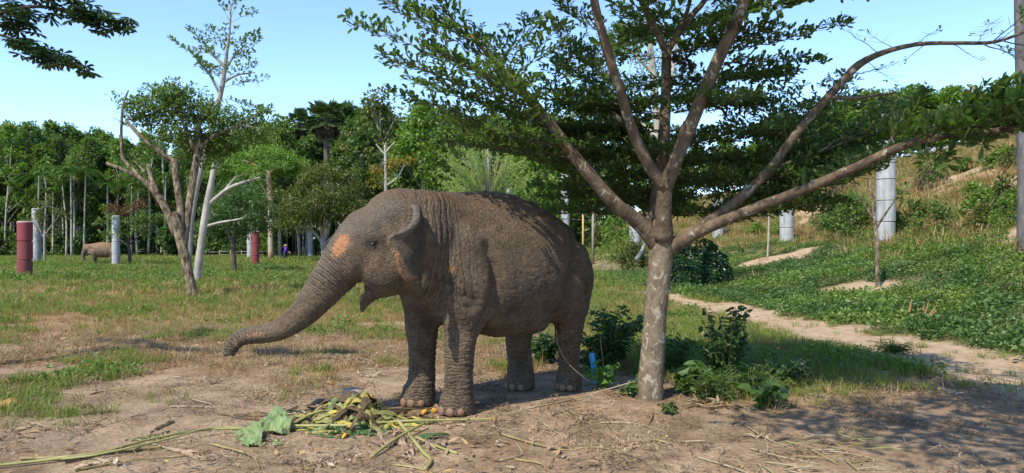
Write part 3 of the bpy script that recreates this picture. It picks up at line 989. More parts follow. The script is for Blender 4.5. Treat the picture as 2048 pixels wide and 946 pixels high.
def spray(mbT, mbL, P0, P1, hw, L=0.085, Wd=0.036, step=0.075, ros=4, seed=0, leafy=1.0, tw=0.008, mi=0, lift=0.25, rise=0.0, shape='obovate', out=None):
    """a flat layer of twigs and leaf rosettes from P0 to P1, hw metres wide on both sides"""
    r = np.random.default_rng(seed)
    P0, P1 = np.array(list(P0), float), np.array(list(P1), float)
    ax = P1 - P0
    ln_ = np.linalg.norm(ax); ax /= ln_
    side = np.cross(ax, [0, 0, 1.0]); side /= np.linalg.norm(side) + 1e-9
    n = max(4, int(ln_ / step))
    tt = np.linspace(0, 1, n)
    sag = np.stack([0 * tt, 0 * tt, rise * np.sin(tt * PI) * ln_], -1)
    C = P0 + tt[:, None] * (P1 - P0) + sag + (r.random((n, 3)) - 0.5) * 0.05 * min(1, ln_)
    C[0] = P0
    mbT.tube(C, np.linspace(tw, tw * 0.3, n), 4, mi, cap=False)
    pos, dirs = [], []
    for i in range(2, n):
        env = hw * (0.35 + 0.65 * math.sin(min(1.0, tt[i] * 1.25) * PI * 0.62)) * (1 - 0.75 * tt[i] ** 3)
        for s in (-1, 1):
            if r.random() < 0.15:
                continue
            l = env * (0.55 + 0.6 * r.random())
            d = unit(side * s * (0.75 + 0.3 * r.random()) + ax * (0.35 + 0.5 * r.random()) + np.array([0, 0, lift * (r.random() - 0.3)]))
            m = max(2, int(l / step))
            q = C[i] + d * (np.linspace(0, l, m + 1))[:, None] + np.array([0, 0, 1]) * (np.linspace(0, 1, m + 1) ** 2 * 0.06 * (r.random() - 0.2))[:, None]
            if m >= 2:
                mbT.tube(q[[0, m // 2, m]], [tw * 0.4, tw * 0.3, tw * 0.15], 3, mi, cap=False)
            keep = q[1:][r.random(m) < leafy]
            pos.append(keep); dirs.append(np.repeat(d[None], len(keep), 0))
        if r.random() < leafy:
            pos.append(C[i:i + 1]); dirs.append(ax[None])
    if not pos:
        return
    pos, dirs = np.concatenate(pos), np.concatenate(dirs)
    k = len(pos)
    pos = np.repeat(pos, ros, 0); dirs = np.repeat(dirs, ros, 0)
    m = k * ros
    D = unit(dirs * 0.8 + (r.random((m, 3)) - 0.5) * 1.7 + np.array([0, 0, 0.35]))
    N = unit((r.random((m, 3)) - 0.5) * 0.9 + np.array([0, 0, 1.0]))
    Ls = L * (0.65 + 0.6 * r.random(m))
    P = pos + (r.random((m, 3)) - 0.5) * 0.03
    if out is not None:
        out.append((P, D, N, Ls))
    else:
        mbL.leaves(P, D, N, Ls, Ls * Wd / L, 0, shape)


def limb_px(rows, n=14):
    """a limb given by picture position, distance and half-width in picture px -> points and radii"""
    a = [list(pt(x, y, Y)) + [r / F * Y] for x, y, Y, r in rows]
    s = spline(a, n)
    return s[:, :3], np.maximum(s[:, 3], 0.002)


def clumps(r, C, R, per, size, flat=0.6, up=0.6):
    """leaf rows gathered in uneven clumps"""
    C = np.asarray(C, float); k = len(C)
    R = np.broadcast_to(R, (k,))
    g = r.normal(size=(k, per, 3))
    g /= np.linalg.norm(g, axis=-1, keepdims=True)
    g *= (r.random((k, per, 1)) ** 0.45)
    P = C[:, None] + g * R[:, None, None] * np.array([1, 1, flat])
    P = P.reshape(-1, 3); g = g.reshape(-1, 3); m = len(P)
    D = unit(g * 0.6 + (r.random((m, 3)) - 0.5) * 1.3 + np.array([0, 0, -0.12]))
    N = unit(g * 0.5 + (r.random((m, 3)) - 0.5) * 0.9 + np.array([0, 0, up]))
    L = size * (0.6 + 0.8 * r.random(m))
    return P, D, N, L


# ------------------------------------------------------------------ the tree beside the elephant
def main_tree():
    base = gxy(pt(1300, 795, 8.3).x, 8.3)
    root = empty('terminalia_tree', base, 'tall branching tree with mottled bark and layered small leaves beside the large elephant', 'tree')
    T = MB()
    def L(rows, n=14, sides=9, wob=0.10, seed=1):
        p, r = limb_px(rows, n)
        M_ = MB()
        M_.tube(p, r, sides, 0, True, wob, seed)
        parts.append(M_)
        return p
    parts = []
    L([(1297, 812, 8.3, 33), (1299, 792, 8.3, 28), (1303, 740, 8.3, 25), (1309, 650, 8.3, 23), (1316, 570, 8.3, 23), (1322, 515, 8.3, 24), (1325, 470, 8.3, 22), (1326, 440, 8.3, 18)], 34, 16, 0.06)
    A = L([(1322, 500, 8.32, 19), (1285, 452, 8.25, 16), (1230, 408, 8.1, 14), (1180, 350, 8.0, 13), (1130, 290, 7.95, 12), (1080, 222, 7.85, 10), (1030, 165, 7.75, 7), (985, 118, 7.7, 5), (940, 70, 7.6, 3)], 26, 10)
    S = L([(1326, 480, 8.24, 20), (1327, 420, 8.15, 16), (1329, 365, 8.08, 17)], 10, 12)
    B1 = L([(1330, 378, 8.08, 15), (1300, 335, 8.0, 12), (1268, 270, 7.95, 11), (1240, 180, 7.85, 10), (1215, 105, 7.75, 9.5), (1192, 20, 7.65, 8.5), (1170, -90, 7.5, 7), (1120, -220, 7.2, 5), (1040, -330, 6.8, 3)], 26, 9)
    B2 = L([(1328, 380, 8.1, 16), (1350, 325, 8.0, 14), (1378, 258, 7.95, 14), (1402, 200, 7.9, 13.5), (1440, 110, 7.8, 13), (1475, 40, 7.7, 12), (1497, -40, 7.6, 10), (1510, -160, 7.3, 8), (1530, -330, 6.8, 4)], 26, 10)
    L([(1362, 285, 7.97, 8), (1364, 262, 7.9, 7), (1366, 250, 7.88, 4)], 5, 7)      # knot
    L([(1488, -10, 7.65, 9), (1515, -25, 7.9, 8), (1560, -110, 8.3, 5), (1640, -220, 8.7, 3)], 8, 7)
    C = L([(1316, 480, 8.45, 18), (1316, 400, 8.6, 16), (1326, 300, 8.65, 13), (1331, 220, 8.7, 11), (1333, 120, 8.7, 10), (1333, 95, 8.7, 9)], 18, 9)
    L([(1333, 105, 8.7, 8), (1312, 60, 8.6, 7), (1282, 0, 8.5, 6), (1240, -110, 8.3, 4)], 9, 7)
    L([(1333, 105, 8.7, 8), (1352, 75, 8.7, 7), (1385, 28, 8.8, 6), (1420, -15, 8.9, 5), (1470, -140, 9.1, 3)], 9, 7)
    L([(1345, 85, 8.7, 5), (1368, 40, 8.6, 4), (1380, 0, 8.5, 4), (1390, -80, 8.4, 3)], 7, 6)
    D = L([(1328, 505, 8.3, 17.2), (1375, 473, 8.22, 14.6), (1450, 422, 8.1, 12.0), (1530, 350, 8.0, 9.5), (1600, 258, 7.9, 8.6), (1680, 168, 7.8, 8.2), (1720, 128, 7.75, 7.7), (1770, 104, 7.7, 5.6), (1840, 88, 7.65, 4.3), (1920, 86, 7.6, 3.9), (1990, 84, 7.55, 3.4), (2060, 60, 7.5, 2.6)], 36, 9)
    E = L([(1335, 498, 8.28, 14.6), (1400, 462, 8.1, 12.9), (1500, 420, 7.8, 10.8), (1600, 382, 7.5, 10.3), (1700, 340, 7.2, 9.5), (1800, 294, 6.9, 8.2), (1900, 270, 6.6, 7.3), (1990, 262, 6.4, 6.5), (2080, 246, 6.2, 5.2), (2200, 200, 6.0, 3.4)], 34, 9)
    L([(1515, 368, 8.0, 7), (1560, 335, 8.1, 6), (1620, 310, 8.2, 5), (1690, 285, 8.4, 4), (1770, 262, 8.6, 2)], 12, 6)
    L([(1660, 195, 7.82, 5), (1710, 196, 7.7, 4), (1790, 186, 7.6, 2)], 7, 5)
    L([(1240, 240, 7.9, 5), (1225, 225, 8.3, 4), (1190, 205, 8.8, 3)], 5, 5)
    tr = parts[0].build('trunk', BARK, root)
    for M_ in parts[1:]:
        lo_ = M_.build('limb', BARK_LIMB, root)
        lo_.parent = tr
    tw, store = MB(), []
    big = []
    sd = [100]
    def sp(x0, y0, Y0, x1, y1, Y1, hw=0.45, out=store, **k):
        sd[0] += 1
        spray(tw, None, pt(x0, y0, Y0), pt(x1, y1, Y1), hw, seed=sd[0], out=out, **k)
    for row in [(1040, 175, 7.75, 700, 42, 7.0, .34), (1000, 130, 7.72, 775, 4, 7.2, .32), (990, 122, 7.7, 810, -70, 7.3, .35), (1080, 222, 7.85, 770, 114, 7.3, .48),
                (1060, 200, 7.82, 860, 95, 8.3, .45), (1100, 250, 7.9, 835, 170, 8.5, .5), (1130, 290, 7.95, 795, 190, 7.5, .42), (1150, 312, 8.0, 870, 238, 8.6, .5),
                (1150, 315, 8.0, 890, 282, 7.6, .42), (1165, 330, 8.0, 930, 262, 9.2, .5), (1180, 350, 8.0, 1010, 300, 8.9, .5), (1030, 165, 7.75, 1120, 50, 7.2, .4),
                (1000, 130, 7.7, 1060, 40, 8.4, .4), (1060, 200, 7.8, 1150, 110, 8.4, .45), (1100, 250, 7.9, 1210, 165, 8.9, .5), (1085, 228, 7.85, 960, 60, 8.6, .45),
                (1140, 300, 7.95, 1240, 262, 9.0, .5), (1180, 350, 8.0, 1235, 300, 9.2, .5), (1215, 395, 8.1, 1130, 330, 9.3, .5), (1120, 275, 7.9, 1010, 215, 9.0, .5),
                (1110, 260, 7.9, 960, 150, 7.0, .4), (1075, 215, 7.85, 985, 130, 7.0, .4), (1140, 300, 7.95, 985, 255, 7.0, .35), (960, 90, 7.6, 830, 20, 7.9, .35)]:
        sp(*row)
    r = np.random.default_rng(5)
    # the back stem carries tier upon tier
    for y in (430, 405, 380, 355, 325, 295, 262, 230, 195, 155, 115):
        for j in range(4 if y > 180 else 3):
            az = r.uniform(-1.05, PI + 1.05) if y < 240 else r.uniform(-0.35, PI + 0.35)
            l = r.uniform(1.0, 1.9) * (0.9 if y < 200 else 1.1)
            p0 = np.array(pt(1316 + (430 - y) * 0.05, y, 8.62))
            p1 = p0 + np.array([math.cos(az) * l, math.sin(az) * l, r.uniform(-0.12, 0.28)])
            sd[0] += 1
            spray(tw, None, p0, p1, r.uniform(.4, .55), seed=sd[0], out=store)
    # right-hand tiers, on the far side of the two long limbs
    for row in [(1400, 462, 8.2, 1620, 395, 9.4, .5), (1420, 440, 8.15, 1560, 372, 9.6, .55), (1450, 422, 8.1, 1690, 345, 9.3, .5), (1480, 398, 8.05, 1740, 300, 9.4, .5),
                (1500, 378, 8.02, 1640, 270, 9.6, .55), (1530, 350, 8.0, 1740, 245, 9.0, .45), (1560, 315, 7.95, 1700, 200, 8.8, .4), (1580, 290, 7.93, 1500, 175, 8.8, .45),
                (1600, 258, 7.9, 1690, 150, 8.6, .35), (1560, 312, 7.95, 1470, 230, 9.0, .5), (1500, 380, 8.0, 1420, 300, 9.4, .5), (1440, 430, 8.1, 1480, 330, 9.8, .55),
                (1620, 235, 7.87, 1545, 160, 8.5, .38), (1440, 110, 7.8, 1690, 48, 8.0, .20), (1430, 130, 7.8, 1640, 120, 8.5, .25), (1415, 165, 7.85, 1560, 150, 9.0, .4),
                (1400, 200, 7.9, 1520, 215, 9.1, .5), (1500, 420, 7.8, 1640, 400, 8.8, .45), (1600, 382, 7.5, 1700, 352, 8.6, .4), (1560, 400, 7.6, 1640, 425, 8.3, .3),
                (1540, 330, 8.0, 1610, 210, 9.8, .5), (1620, 310, 8.2, 1750, 280, 9.6, .45), (1690, 330, 7.3, 1760, 300, 8.6, .4), (1690, 285, 8.4, 1800, 222, 9.2, .42), (1640, 303, 8.25, 1790, 268, 9.6, .42), (1700, 280, 8.4, 1830, 248, 9.0, .40), (1740, 268, 8.5, 1800, 198, 9.4, .4),
                (1600, 382, 7.5, 1760, 330, 8.3, .4), (1640, 365, 7.4, 1790, 300, 8.4, .4)]:
        sp(*row)
    for row in [(1250, 215, 7.9, 1130, 130, 8.8, .45), (1262, 255, 7.93, 1150, 210, 9.2, .5), (1240, 180, 7.85, 1120, 60, 8.6, .4), (1205, 70, 7.7, 1130, 10, 8.4, .3),
                (1285, 305, 7.98, 1190, 260, 9.4, .5), (1290, 310, 7.98, 1390, 270, 9.6, .5), (1310, 60, 8.6, 1250, 20, 9.4, .4), (1290, 20, 8.5, 1340, -40, 9.2, .4),
                (1385, 30, 8.8, 1430, 60, 9.6, .4), (1370, 40, 8.6, 1300, 30, 9.4, .4), (1420, -10, 8.9, 1480, 20, 9.6, .3)]:
        sp(*row)
    # nearly bare twigs out along the high limb
    for (x0, y0, x1, y1) in [(1760, 108, 1690, 60), (1790, 98, 1740, 70), (1820, 92, 1880, 60), (1850, 88, 1800, 130), (1900, 86, 1960, 120), (1950, 85, 1990, 40), (1730, 122, 1790, 165), (1700, 150, 1790, 130),
                             (1980, 84, 2050, 110), (1990, 84, 2060, 40), (1720, 195, 1800, 170), (1740, 192, 1690, 230), (1690, 285, 1780, 230), (1640, 303, 1720, 250)]:
        sp(x0, y0, 7.68, x1, y1, 7.68 + r.uniform(-0.3, 0.5), .22, leafy=0.10, ros=2, step=0.06, tw=0.005, L=0.06)
    for row in [(1985, 84, 7.55, 2060, 20, 7.2, .2), (1960, 85, 7.55, 2060, 120, 7.2, .25), (2000, 80, 7.5, 2100, 100, 7.3, .25)]:
        sp(*row, leafy=0.55, ros=3, L=0.06)
    # the heavy leafy end of the low limb, closer by
    for row in [(1760, 312, 7.0, 1840, 205, 6.9, .40), (1800, 294, 6.9, 1990, 190, 6.5, .42), (1850, 282, 6.75, 2070, 185, 6.2, .45), (1900, 270, 6.6, 2080, 215, 5.9, .4), (1820, 288, 6.85, 1930, 225, 7.4, .4),
                (1880, 274, 6.65, 1990, 235, 7.2, .4), (1950, 264, 6.5, 2100, 240, 6.9, .4), (1990, 262, 6.4, 2130, 262, 5.9, .35), (1850, 285, 6.75, 1880, 330, 6.4, .22), (1940, 266, 6.5, 1960, 290, 6.2, .18),
                (1920, 268, 6.55, 2040, 200, 7.1, .4), (2040, 255, 6.3, 2200, 190, 5.7, .45), (2080, 246, 6.2, 2190, 250, 6.6, .4), (1790, 298, 6.92, 1880, 250, 6.5, .35), (1830, 288, 6.8, 1960, 215, 6.9, .42), (1900, 270, 6.6, 2010, 180, 6.6, .4), (1960, 264, 6.45, 2080, 200, 6.8, .42), (1870, 278, 6.7, 1960, 250, 6.1, .35), (1980, 262, 6.4, 2090, 225, 6.2, .4)]:
        sp(*row, out=big, ros=5, step=0.085, L=0.115, Wd=0.05, lift=0.45)
    # the crown above the picture: shades the animal and the soil to the right of it
    up = []
    ru = np.random.default_rng(77)
    tops = [(B1, 14), (B2, 18), (C, 4)]
    for path, cnt in tops:
        for j in range(cnt):
            p0 = path[int(len(path) * ru.uniform(0.66, 0.99))].copy()
            p0[2] = max(p0[2], 4.3)
            az = ru.uniform(0, 2 * PI)
            l = ru.uniform(1.3, 2.3)
            p1 = p0 + np.array([math.cos(az) * l, math.sin(az) * l, ru.uniform(0.25, 0.8)])
            sd[0] += 1
            spray(tw, None, p0, p1, .6, seed=sd[0], out=up, L=0.13, Wd=0.06, step=0.11, ros=3)
    tw.build('twigs', BARK_DARK, root)
    mb = MB()
    P, Dd, N, Ls = [np.concatenate([s[i] for s in store]) for i in range(4)]
    # the leaves nearest to the eye are separate pieces
    inview = (np.abs(P[:, 0] / P[:, 1]) < 0.7) & ((P[:, 2] - CH) / P[:, 1] < 0.335)
    order = np.argsort(np.where(inview, P[:, 1], 99))[:190]
    rest = np.ones(len(P), bool); rest[order] = False
    mb.leaves(P[rest], Dd[rest], N[rest], Ls[rest], Ls[rest] * 0.43)
    P2, D2, N2, L2 = [np.concatenate([s[i] for s in big]) for i in range(4)]
    inv2 = (np.abs(P2[:, 0] / P2[:, 1]) < 0.7)
    o2 = np.argsort(np.where(inv2, P2[:, 1], 99))[:110]
    r2 = np.ones(len(P2), bool); r2[o2] = False
    mb.leaves(P2[r2], D2[r2], N2[r2], L2[r2], L2[r2] * 0.43)
    P3, D3, N3, L3 = [np.concatenate([s[i] for s in up]) for i in range(4)]
    mb.leaves(P3, D3, N3, L3, L3 * 0.46)
    cro = tag(mb.build('crown', LEAF_MAIN, root, smooth=False), kind='stuff')
    one = MB(); one.leaves([[0, 0, 0]], [[1, 0, 0]], [[0, 0, 1]], [1.0], [0.43])
    lm = one.mesh('leaf', LEAF_MAIN, False)
    for (PP, DD, NN, LL, oo) in ((P, Dd, N, Ls, order), (P2, D2, N2, L2, o2)):
        for i in oo:
            x = DD[i] / np.linalg.norm(DD[i]); s = np.cross(x, NN[i]); s /= np.linalg.norm(s); u = np.cross(s, x)
            o = bpy.data.objects.new('leaf', lm)
            COL.objects.link(o); o.parent = cro
            m = Matrix([[x[k], -s[k], u[k]] for k in range(3)]).to_4x4()
            o.matrix_basis = Matrix.Translation(Vector(PP[i]) - base) @ m @ Matrix.Scale(LL[i], 4)
    # a withered leaf bunch caught in the fork
    w = MB()
    c = np.array(pt(1366, 112, 8.6))
    q = clumps(np.random.default_rng(3), [c, c + [0.04, 0, -0.05]], 0.06, 26, 0.10, 1.0)
    w.leaves(*q, q[3] * 0.5)
    w.tube([pt(1352, 78, 8.68), c], [0.006, 0.004], 4)
    tag(w.build('leaf_bunch', DEAD_FROND, None, False, origin=Vector(c)), 'dark withered leaf bunch caught in the upper fork of the tree', 'leaf bunch')
    return root


main_tree()


# ------------------------------------------------------------------ overhanging branches of a tree beyond the frame
def palmate_branch_tree():
    base = gxy(-9.4, 8.4)
    root = empty('devil_tree', base, 'dark tree whose leafy branches with whorled leaves hang into the open sky', 'tree')
    T, Lf = MB(), MB()
    top = np.array([-9.0, 8.7, 6.2])
    T.tube(spline([[base.x, base.y, -0.1], [-9.5, 8.5, 2], [-9.2, 8.6, 4.2], list(top)], 16), np.linspace(0.19, 0.10, 16), 12, 0, True, 0.1)
    r = np.random.default_rng(9)
    def whorls(path, n, L, sub):
        for i in range(n):
            t = r.random() ** 0.7
            c = path[int(t * (len(path) - 1))] + np.append((r.random(2) - 0.5) * sub, (r.random() - 0.62) * sub * 0.8)
            T.tube([path[max(0, int(t * (len(path) - 1)) - 2)], c], [0.006, 0.003], 3, 0, False)
            k = 8
            a = np.arange(k) / k * 2 * PI + r.random() * 6
            up = unit(np.array([r.normal() * 0.35, r.normal() * 0.35, 1.0]))
            e1 = unit(np.cross(up, [1, 0.1, 0])); e2 = np.cross(up, e1)
            D = np.cos(a)[:, None] * e1 + np.sin(a)[:, None] * e2 + up * 0.05 - np.array([0, 0, 0.45]) * r.random()
            Lf.leaves(np.repeat(c[None], k, 0), D, np.repeat(up[None], k, 0), L * (0.8 + 0.4 * r.random(k)), L * 0.34, 0, 'obovate', droop=0.15)
    def arm(rows, n=20):
        p, rr = limb_px(rows, n)
        T.tube(np.concatenate([[top + [0, 0, -0.6]], p]), np.concatenate([[0.06], rr]), 6, 0, True)
        return p
    a = arm([(-150, 60, 8.9, 5), (0, 25, 8.9, 4), (70, 13, 8.9, 3.5), (140, 22, 8.9, 3), (190, 35, 8.9, 2.5), (265, 48, 8.9, 1)])
    whorls(a[9:], 42, 0.13, 0.26); whorls(a[3:12], 12, 0.13, 0.3)
    b = arm([(-150, 40, 9.0, 4), (0, 70, 9.0, 3), (60, 95, 9.0, 2.5), (110, 115, 9.0, 2), (180, 134, 9.0, 1)])
    whorls(b[6:], 42, 0.13, 0.22)
    cc = arm([(-150, 20, 9.1, 4), (0, 10, 9.1, 3), (40, 40, 9.1, 2.5), (30, 75, 9.1, 1)])
    whorls(cc[5:], 34, 0.13, 0.32)
    d = arm([(-150, -20, 8.8, 4), (40, -25, 8.8, 3), (110, -10, 8.8, 2), (180, 8, 8.8, 1)])
    whorls(d[6:], 26, 0.13, 0.22)
    for az in (1.9, 3.0, 3.9):
        e = spline([list(top - [0, 0, 0.5]), list(top + [math.cos(az) * 0.9, math.sin(az) * 0.9, 0.5]), list(top + [math.cos(az) * 2.0, math.sin(az) * 2.0, 0.6])], 14)
        T.tube(e, np.linspace(0.06, 0.01, 14), 5)
        whorls(e[4:], 30, 0.13, 0.5)
    T.build('trunk', BARK_DARK, root)
    tag(Lf.build('crown', LEAF_BIG, root, False), kind='stuff')


palmate_branch_tree()


def shade_tree():
    base = gxy(4.6, 0.6)
    root = empty('shade_tree', base, 'broad leafy tree beyond the soil edge, opposite the elephant, casting shade near the path', 'tree')
    T, Lf = MB(), MB()
    top = np.array([3.9, 1.9, 4.4])
    T.tube(spline([[base.x, base.y, -.1], [4.6, .8, 1.8], [4.2, 1.4, 3.4], list(top)], 14), np.linspace(.2, .12, 14), 10, 0, True, .1)
    r = np.random.default_rng(19)
    for j in range(44):
        a = r.uniform(0, 2 * PI); q = math.sqrt(r.random())
        c = np.array([2.5 + math.cos(a) * q * 2.9, 3.2 + math.sin(a) * q * 1.5, 5.0 + r.uniform(0, 1.5)])
        T.tube(spline([list(top - [0, 0, .3]), list((top + c) / 2 + [0, 0, .3]), list(c)], 7), np.linspace(.04, .01, 7), 5)
        pq = clumps(r, [c], .6, 70, .16, .55)
        Lf.leaves(*pq, pq[3] * .45)
    T.build('trunk', BARK_GREY, root)
    tag(Lf.build('crown', LEAF_MID, root, False), kind='stuff')


shade_tree()


BARK_EDGE = bark_mat('bark_slate', [(0.3, (0.06, 0.055, 0.055)), (0.7, (0.16, 0.15, 0.145))], 5)


def edge_trunk():
    base = gxy(pt(2050, 0, 21.0).x, 21.0)
    root = empty('slender_tree', base, 'tall straight grey trunk rising at the foot of the bank past the long limb', 'tree')
    T, Lf = MB(), MB()
    p = spline([list(base - Vector((0, 0, .2))), list(pt(2049, 300, 21)), list(pt(2043, 60, 21)), list(pt(2040, -200, 21)), list(pt(2040, -330, 21))], 18)
    T.tube(p, np.linspace(0.21, 0.15, 18), 10, 0, True, 0.08)
    r = np.random.default_rng(4)
    q = clumps(r, [p[-1] + [r.normal() * 0.9, r.normal() * 0.9, r.uniform(0.2, 1.6)] for _ in range(16)], 0.5, 40, 0.14)
    Lf.leaves(*q, q[3] * 0.5)
    for j in range(8):
        T.tube([p[-1], p[-1] + [r.normal() * 0.9, r.normal() * 0.9, 1.0]], [0.03, 0.008], 4)
    T.build('trunk', BARK_EDGE, root)
    tag(Lf.build('crown', LEAF_MID, root, False), kind='stuff')


edge_trunk()

# ------------------------------------------------------------------ generic trees for the middle distance and the wood
def grow(name, loc, label, group, T, Ls, tmat, lmat, cat='tree', sharp=False):
    """T and Ls hold geometry in the tree's own frame (base at 0)"""
    root = empty(name, loc, label, cat, group)
    o = bpy.data.objects.new('trunk', T.mesh('trunk', tmat)); COL.objects.link(o); o.parent = root
    c = bpy.data.objects.new('crown', Ls.mesh('crown', lmat, False)); COL.objects.link(c); c.parent = root
    c['kind'] = 'stuff'
    return root


def forest_geo(seed, h, th, r, ncl, per, leaf, trunk_r, flat=0.7, lean=0.03, taper=0.55, top=1.0, shape='quad', cl_r=0.28):
    g = np.random.default_rng(seed)
    T, Lf = MB(), MB()
    top_p = np.array([g.normal() * lean * h, g.normal() * lean * h, h * 0.93])
    path = spline([[0, 0, -0.3], [g.normal() * lean * h * .3, g.normal() * lean * h * .3, h * 0.35], top_p * 0.7 + [0, 0, 0], top_p], 14)
    T.tube(path, np.linspace(trunk_r, trunk_r * 0.2, 14), 6, 0, True, 0.1, seed)
    C, R = [], []
    for i in range(ncl):
        s = (i + g.random()) / ncl
        z = th + (h - th) * s
        env = r * math.sin(min(1.0, (0.12 + s * 0.88)) ** taper * PI) ** 0.7 * top if s < 0.97 else r * 0.2
        a = g.random() * 2 * PI
        q = env * math.sqrt(g.random())
        ax = path[min(13, int(z / h * 13))]
        C.append([ax[0] + math.cos(a) * q, ax[1] + math.sin(a) * q, z])
        R.append(r * cl_r * (0.7 + 0.7 * g.random()))
    for i in range(0, ncl, 2):
        c = np.array(C[i])
        s0 = path[max(3, min(12, int((c[2] - 0.25 * r) / h * 13) - 1))]
        T.tube([s0, (s0 + c) / 2 + [0, 0, 0.15 * r * g.random()], c], [trunk_r * 0.3, trunk_r * 0.2, trunk_r * 0.08], 4, 0, False)
    P, D, N, L = clumps(g, C, R, per, leaf, flat)
    Lf.leaves(P, D, N, L, L * 0.55, 0, shape)
    return T, Lf


def place(proto, loc, s=1.0, rz=0.0, label=None):
    c = copy_tree(proto)
    c.location = loc; c.scale = (s, s, s); c.rotation_euler = (0, 0, rz)
    if label:
        c['label'] = label
    return c


def build_wood():
    g = np.random.default_rng(21)
    rub = 'slim pale-trunked rubber tree in the dense dark plantation behind the lawn'
    GR = 'rubber trees of the plantation'
    protos = []
    for k in range(5):
        T, Lf = forest_geo(300 + k, 19 + 2 * g.random(), 6.5, 3.6, 46, 150, 0.52, 0.17, 0.75, 0.02, cl_r=0.24)
        protos.append((T, Lf))
    for k in range(2):                                  # airier, feathery crowns
        protos.append(forest_geo(320 + k, 20, 8.0, 3.4, 30, 90, 0.42, 0.16, 0.6, 0.03, cl_r=0.22))
    tmats = [BARK_PALE, BARK_GREY, BARK_PALE, BARK_GREY, BARK_PALE, BARK_PALE, BARK_GREY]
    lm = [LEAF_RUBBER, LEAF_MID, LEAF_FRESH, LEAF_RUBBER, LEAF_DEEP, LEAF_FRESH, LEAF_RUBBER]
    spots = []
    for row, Y in enumerate((101, 106, 112, 119, 127, 137)):
        n = 27 + row
        for i in range(n):
            px = -90 + (i + g.uniform(-0.35, 0.35) + 0.5 * (row % 2)) * (1260 / n)
            y = Y + g.uniform(-2, 2)
            spots.append((px, y))
    first = {}
    def putp(k, px, y, s):
        loc = gxy(pt(px, 0, y).x, y)
        if k not in first:
            T, Lf = protos[k]
            first[k] = grow('rubber_tree', loc, rub, GR, T, Lf, tmats[k], lm[k])
            first[k].scale = (s, s, s)
        else:
            place(first[k], loc, s, g.random() * 6.28)
    for px, y in spots:
        # tree line: lower at the far left, dips by the clearing, climbs towards the middle
        want = np.interp(px, [-90, 60, 160, 250, 340, 480, 600, 760, 900, 1100, 1200], [255, 262, 276, 284, 292, 276, 250, 236, 240, 262, 290])
        hh = CH + (HZ - (want + g.uniform(-26, 40) * (1 if y < 120 else .4))) / F * y
        putp(int(g.integers(7)), px, y, max(0.5, hh / 20.0))
    # dense shrubs along the edge of the wood and far inside it
    sh = []
    for k in range(3):
        T, Lf = forest_geo(340 + k, 4.5, 0.5, 2.4, 22, 90, 0.48, 0.08, 0.8, 0.02)
        sh.append((T, Lf))
    fs = {}
    lab = 'dark leafy understorey shrub at the foot of the plantation'
    slot = []
    for i in range(34):
        px = -60 + i * 36 + g.uniform(-14, 14)
        if 560 < px < 640 or 470 < px < 535:
            continue
        slot.append((px, 99 + g.uniform(-2, 2), g.uniform(0.55, 1.15)))
    for i in range(40):
        slot.append((-80 + i * 32 + g.uniform(-10, 10), 145 + g.uniform(-3, 3), g.uniform(1.7, 2.4)))
    for px, y, s in slot:
        k = int(g.integers(3)); loc = gxy(pt(px, 0, y).x, y)
        if k not in fs:
            fs[k] = grow('understorey_shrub', loc, lab, 'understorey of the plantation', *sh[k], BARK_DARK, [LEAF_DEEP, LEAF_MID, LEAF_DEEP][k], 'shrub')
            fs[k].scale = (s, s, s)
        else:
            place(fs[k], loc, s, g.random() * 6.28)
    # bare pale stems just in front of the plantation
    st = None
    for px, py0, py1, rr in [(92, 330, 508, 2.2), (106, 400, 508, 2), (123, 380, 508, 2), (132, 350, 508, 2), (147, 320, 506, 2.4), (275, 350, 503, 2.5), (296, 300, 503, 2.5), (330, 260, 503, 3), (600, 410, 505, 4), (610, 400, 506, 3.5),
                             (640, 380, 505, 3), (700, 330, 505, 3)]:
        Y = 98 + g.uniform(-1.5, 1)
        b = gxy(pt(px, 0, Y).x, Y)
        h = pt(px, py0, Y).z - b.z
        T = MB(); pth = spline([[0, 0, -0.2], [g.normal() * .15, 0, h * .4], [g.normal() * .3, 0, h * .75], [g.normal() * .5, 0, h]], 10)
        T.tube(pth, np.linspace(rr / F * Y, rr * 0.5 / F * Y, 10), 6)
        Lf = MB(); q = clumps(g, [pth[-1] + [g.normal() * .8, g.normal() * .6, g.uniform(-1, .8)] for _ in range(9)], 0.8, 45, 0.45)
        Lf.leaves(*q, q[3] * 0.5, 0, 'quad')
        grow('slim_tree', b, 'thin bare pale stem standing before the dark plantation edge', 'bare stems before the plantation', T, Lf, BARK_PALE, LEAF_MID)


build_wood()


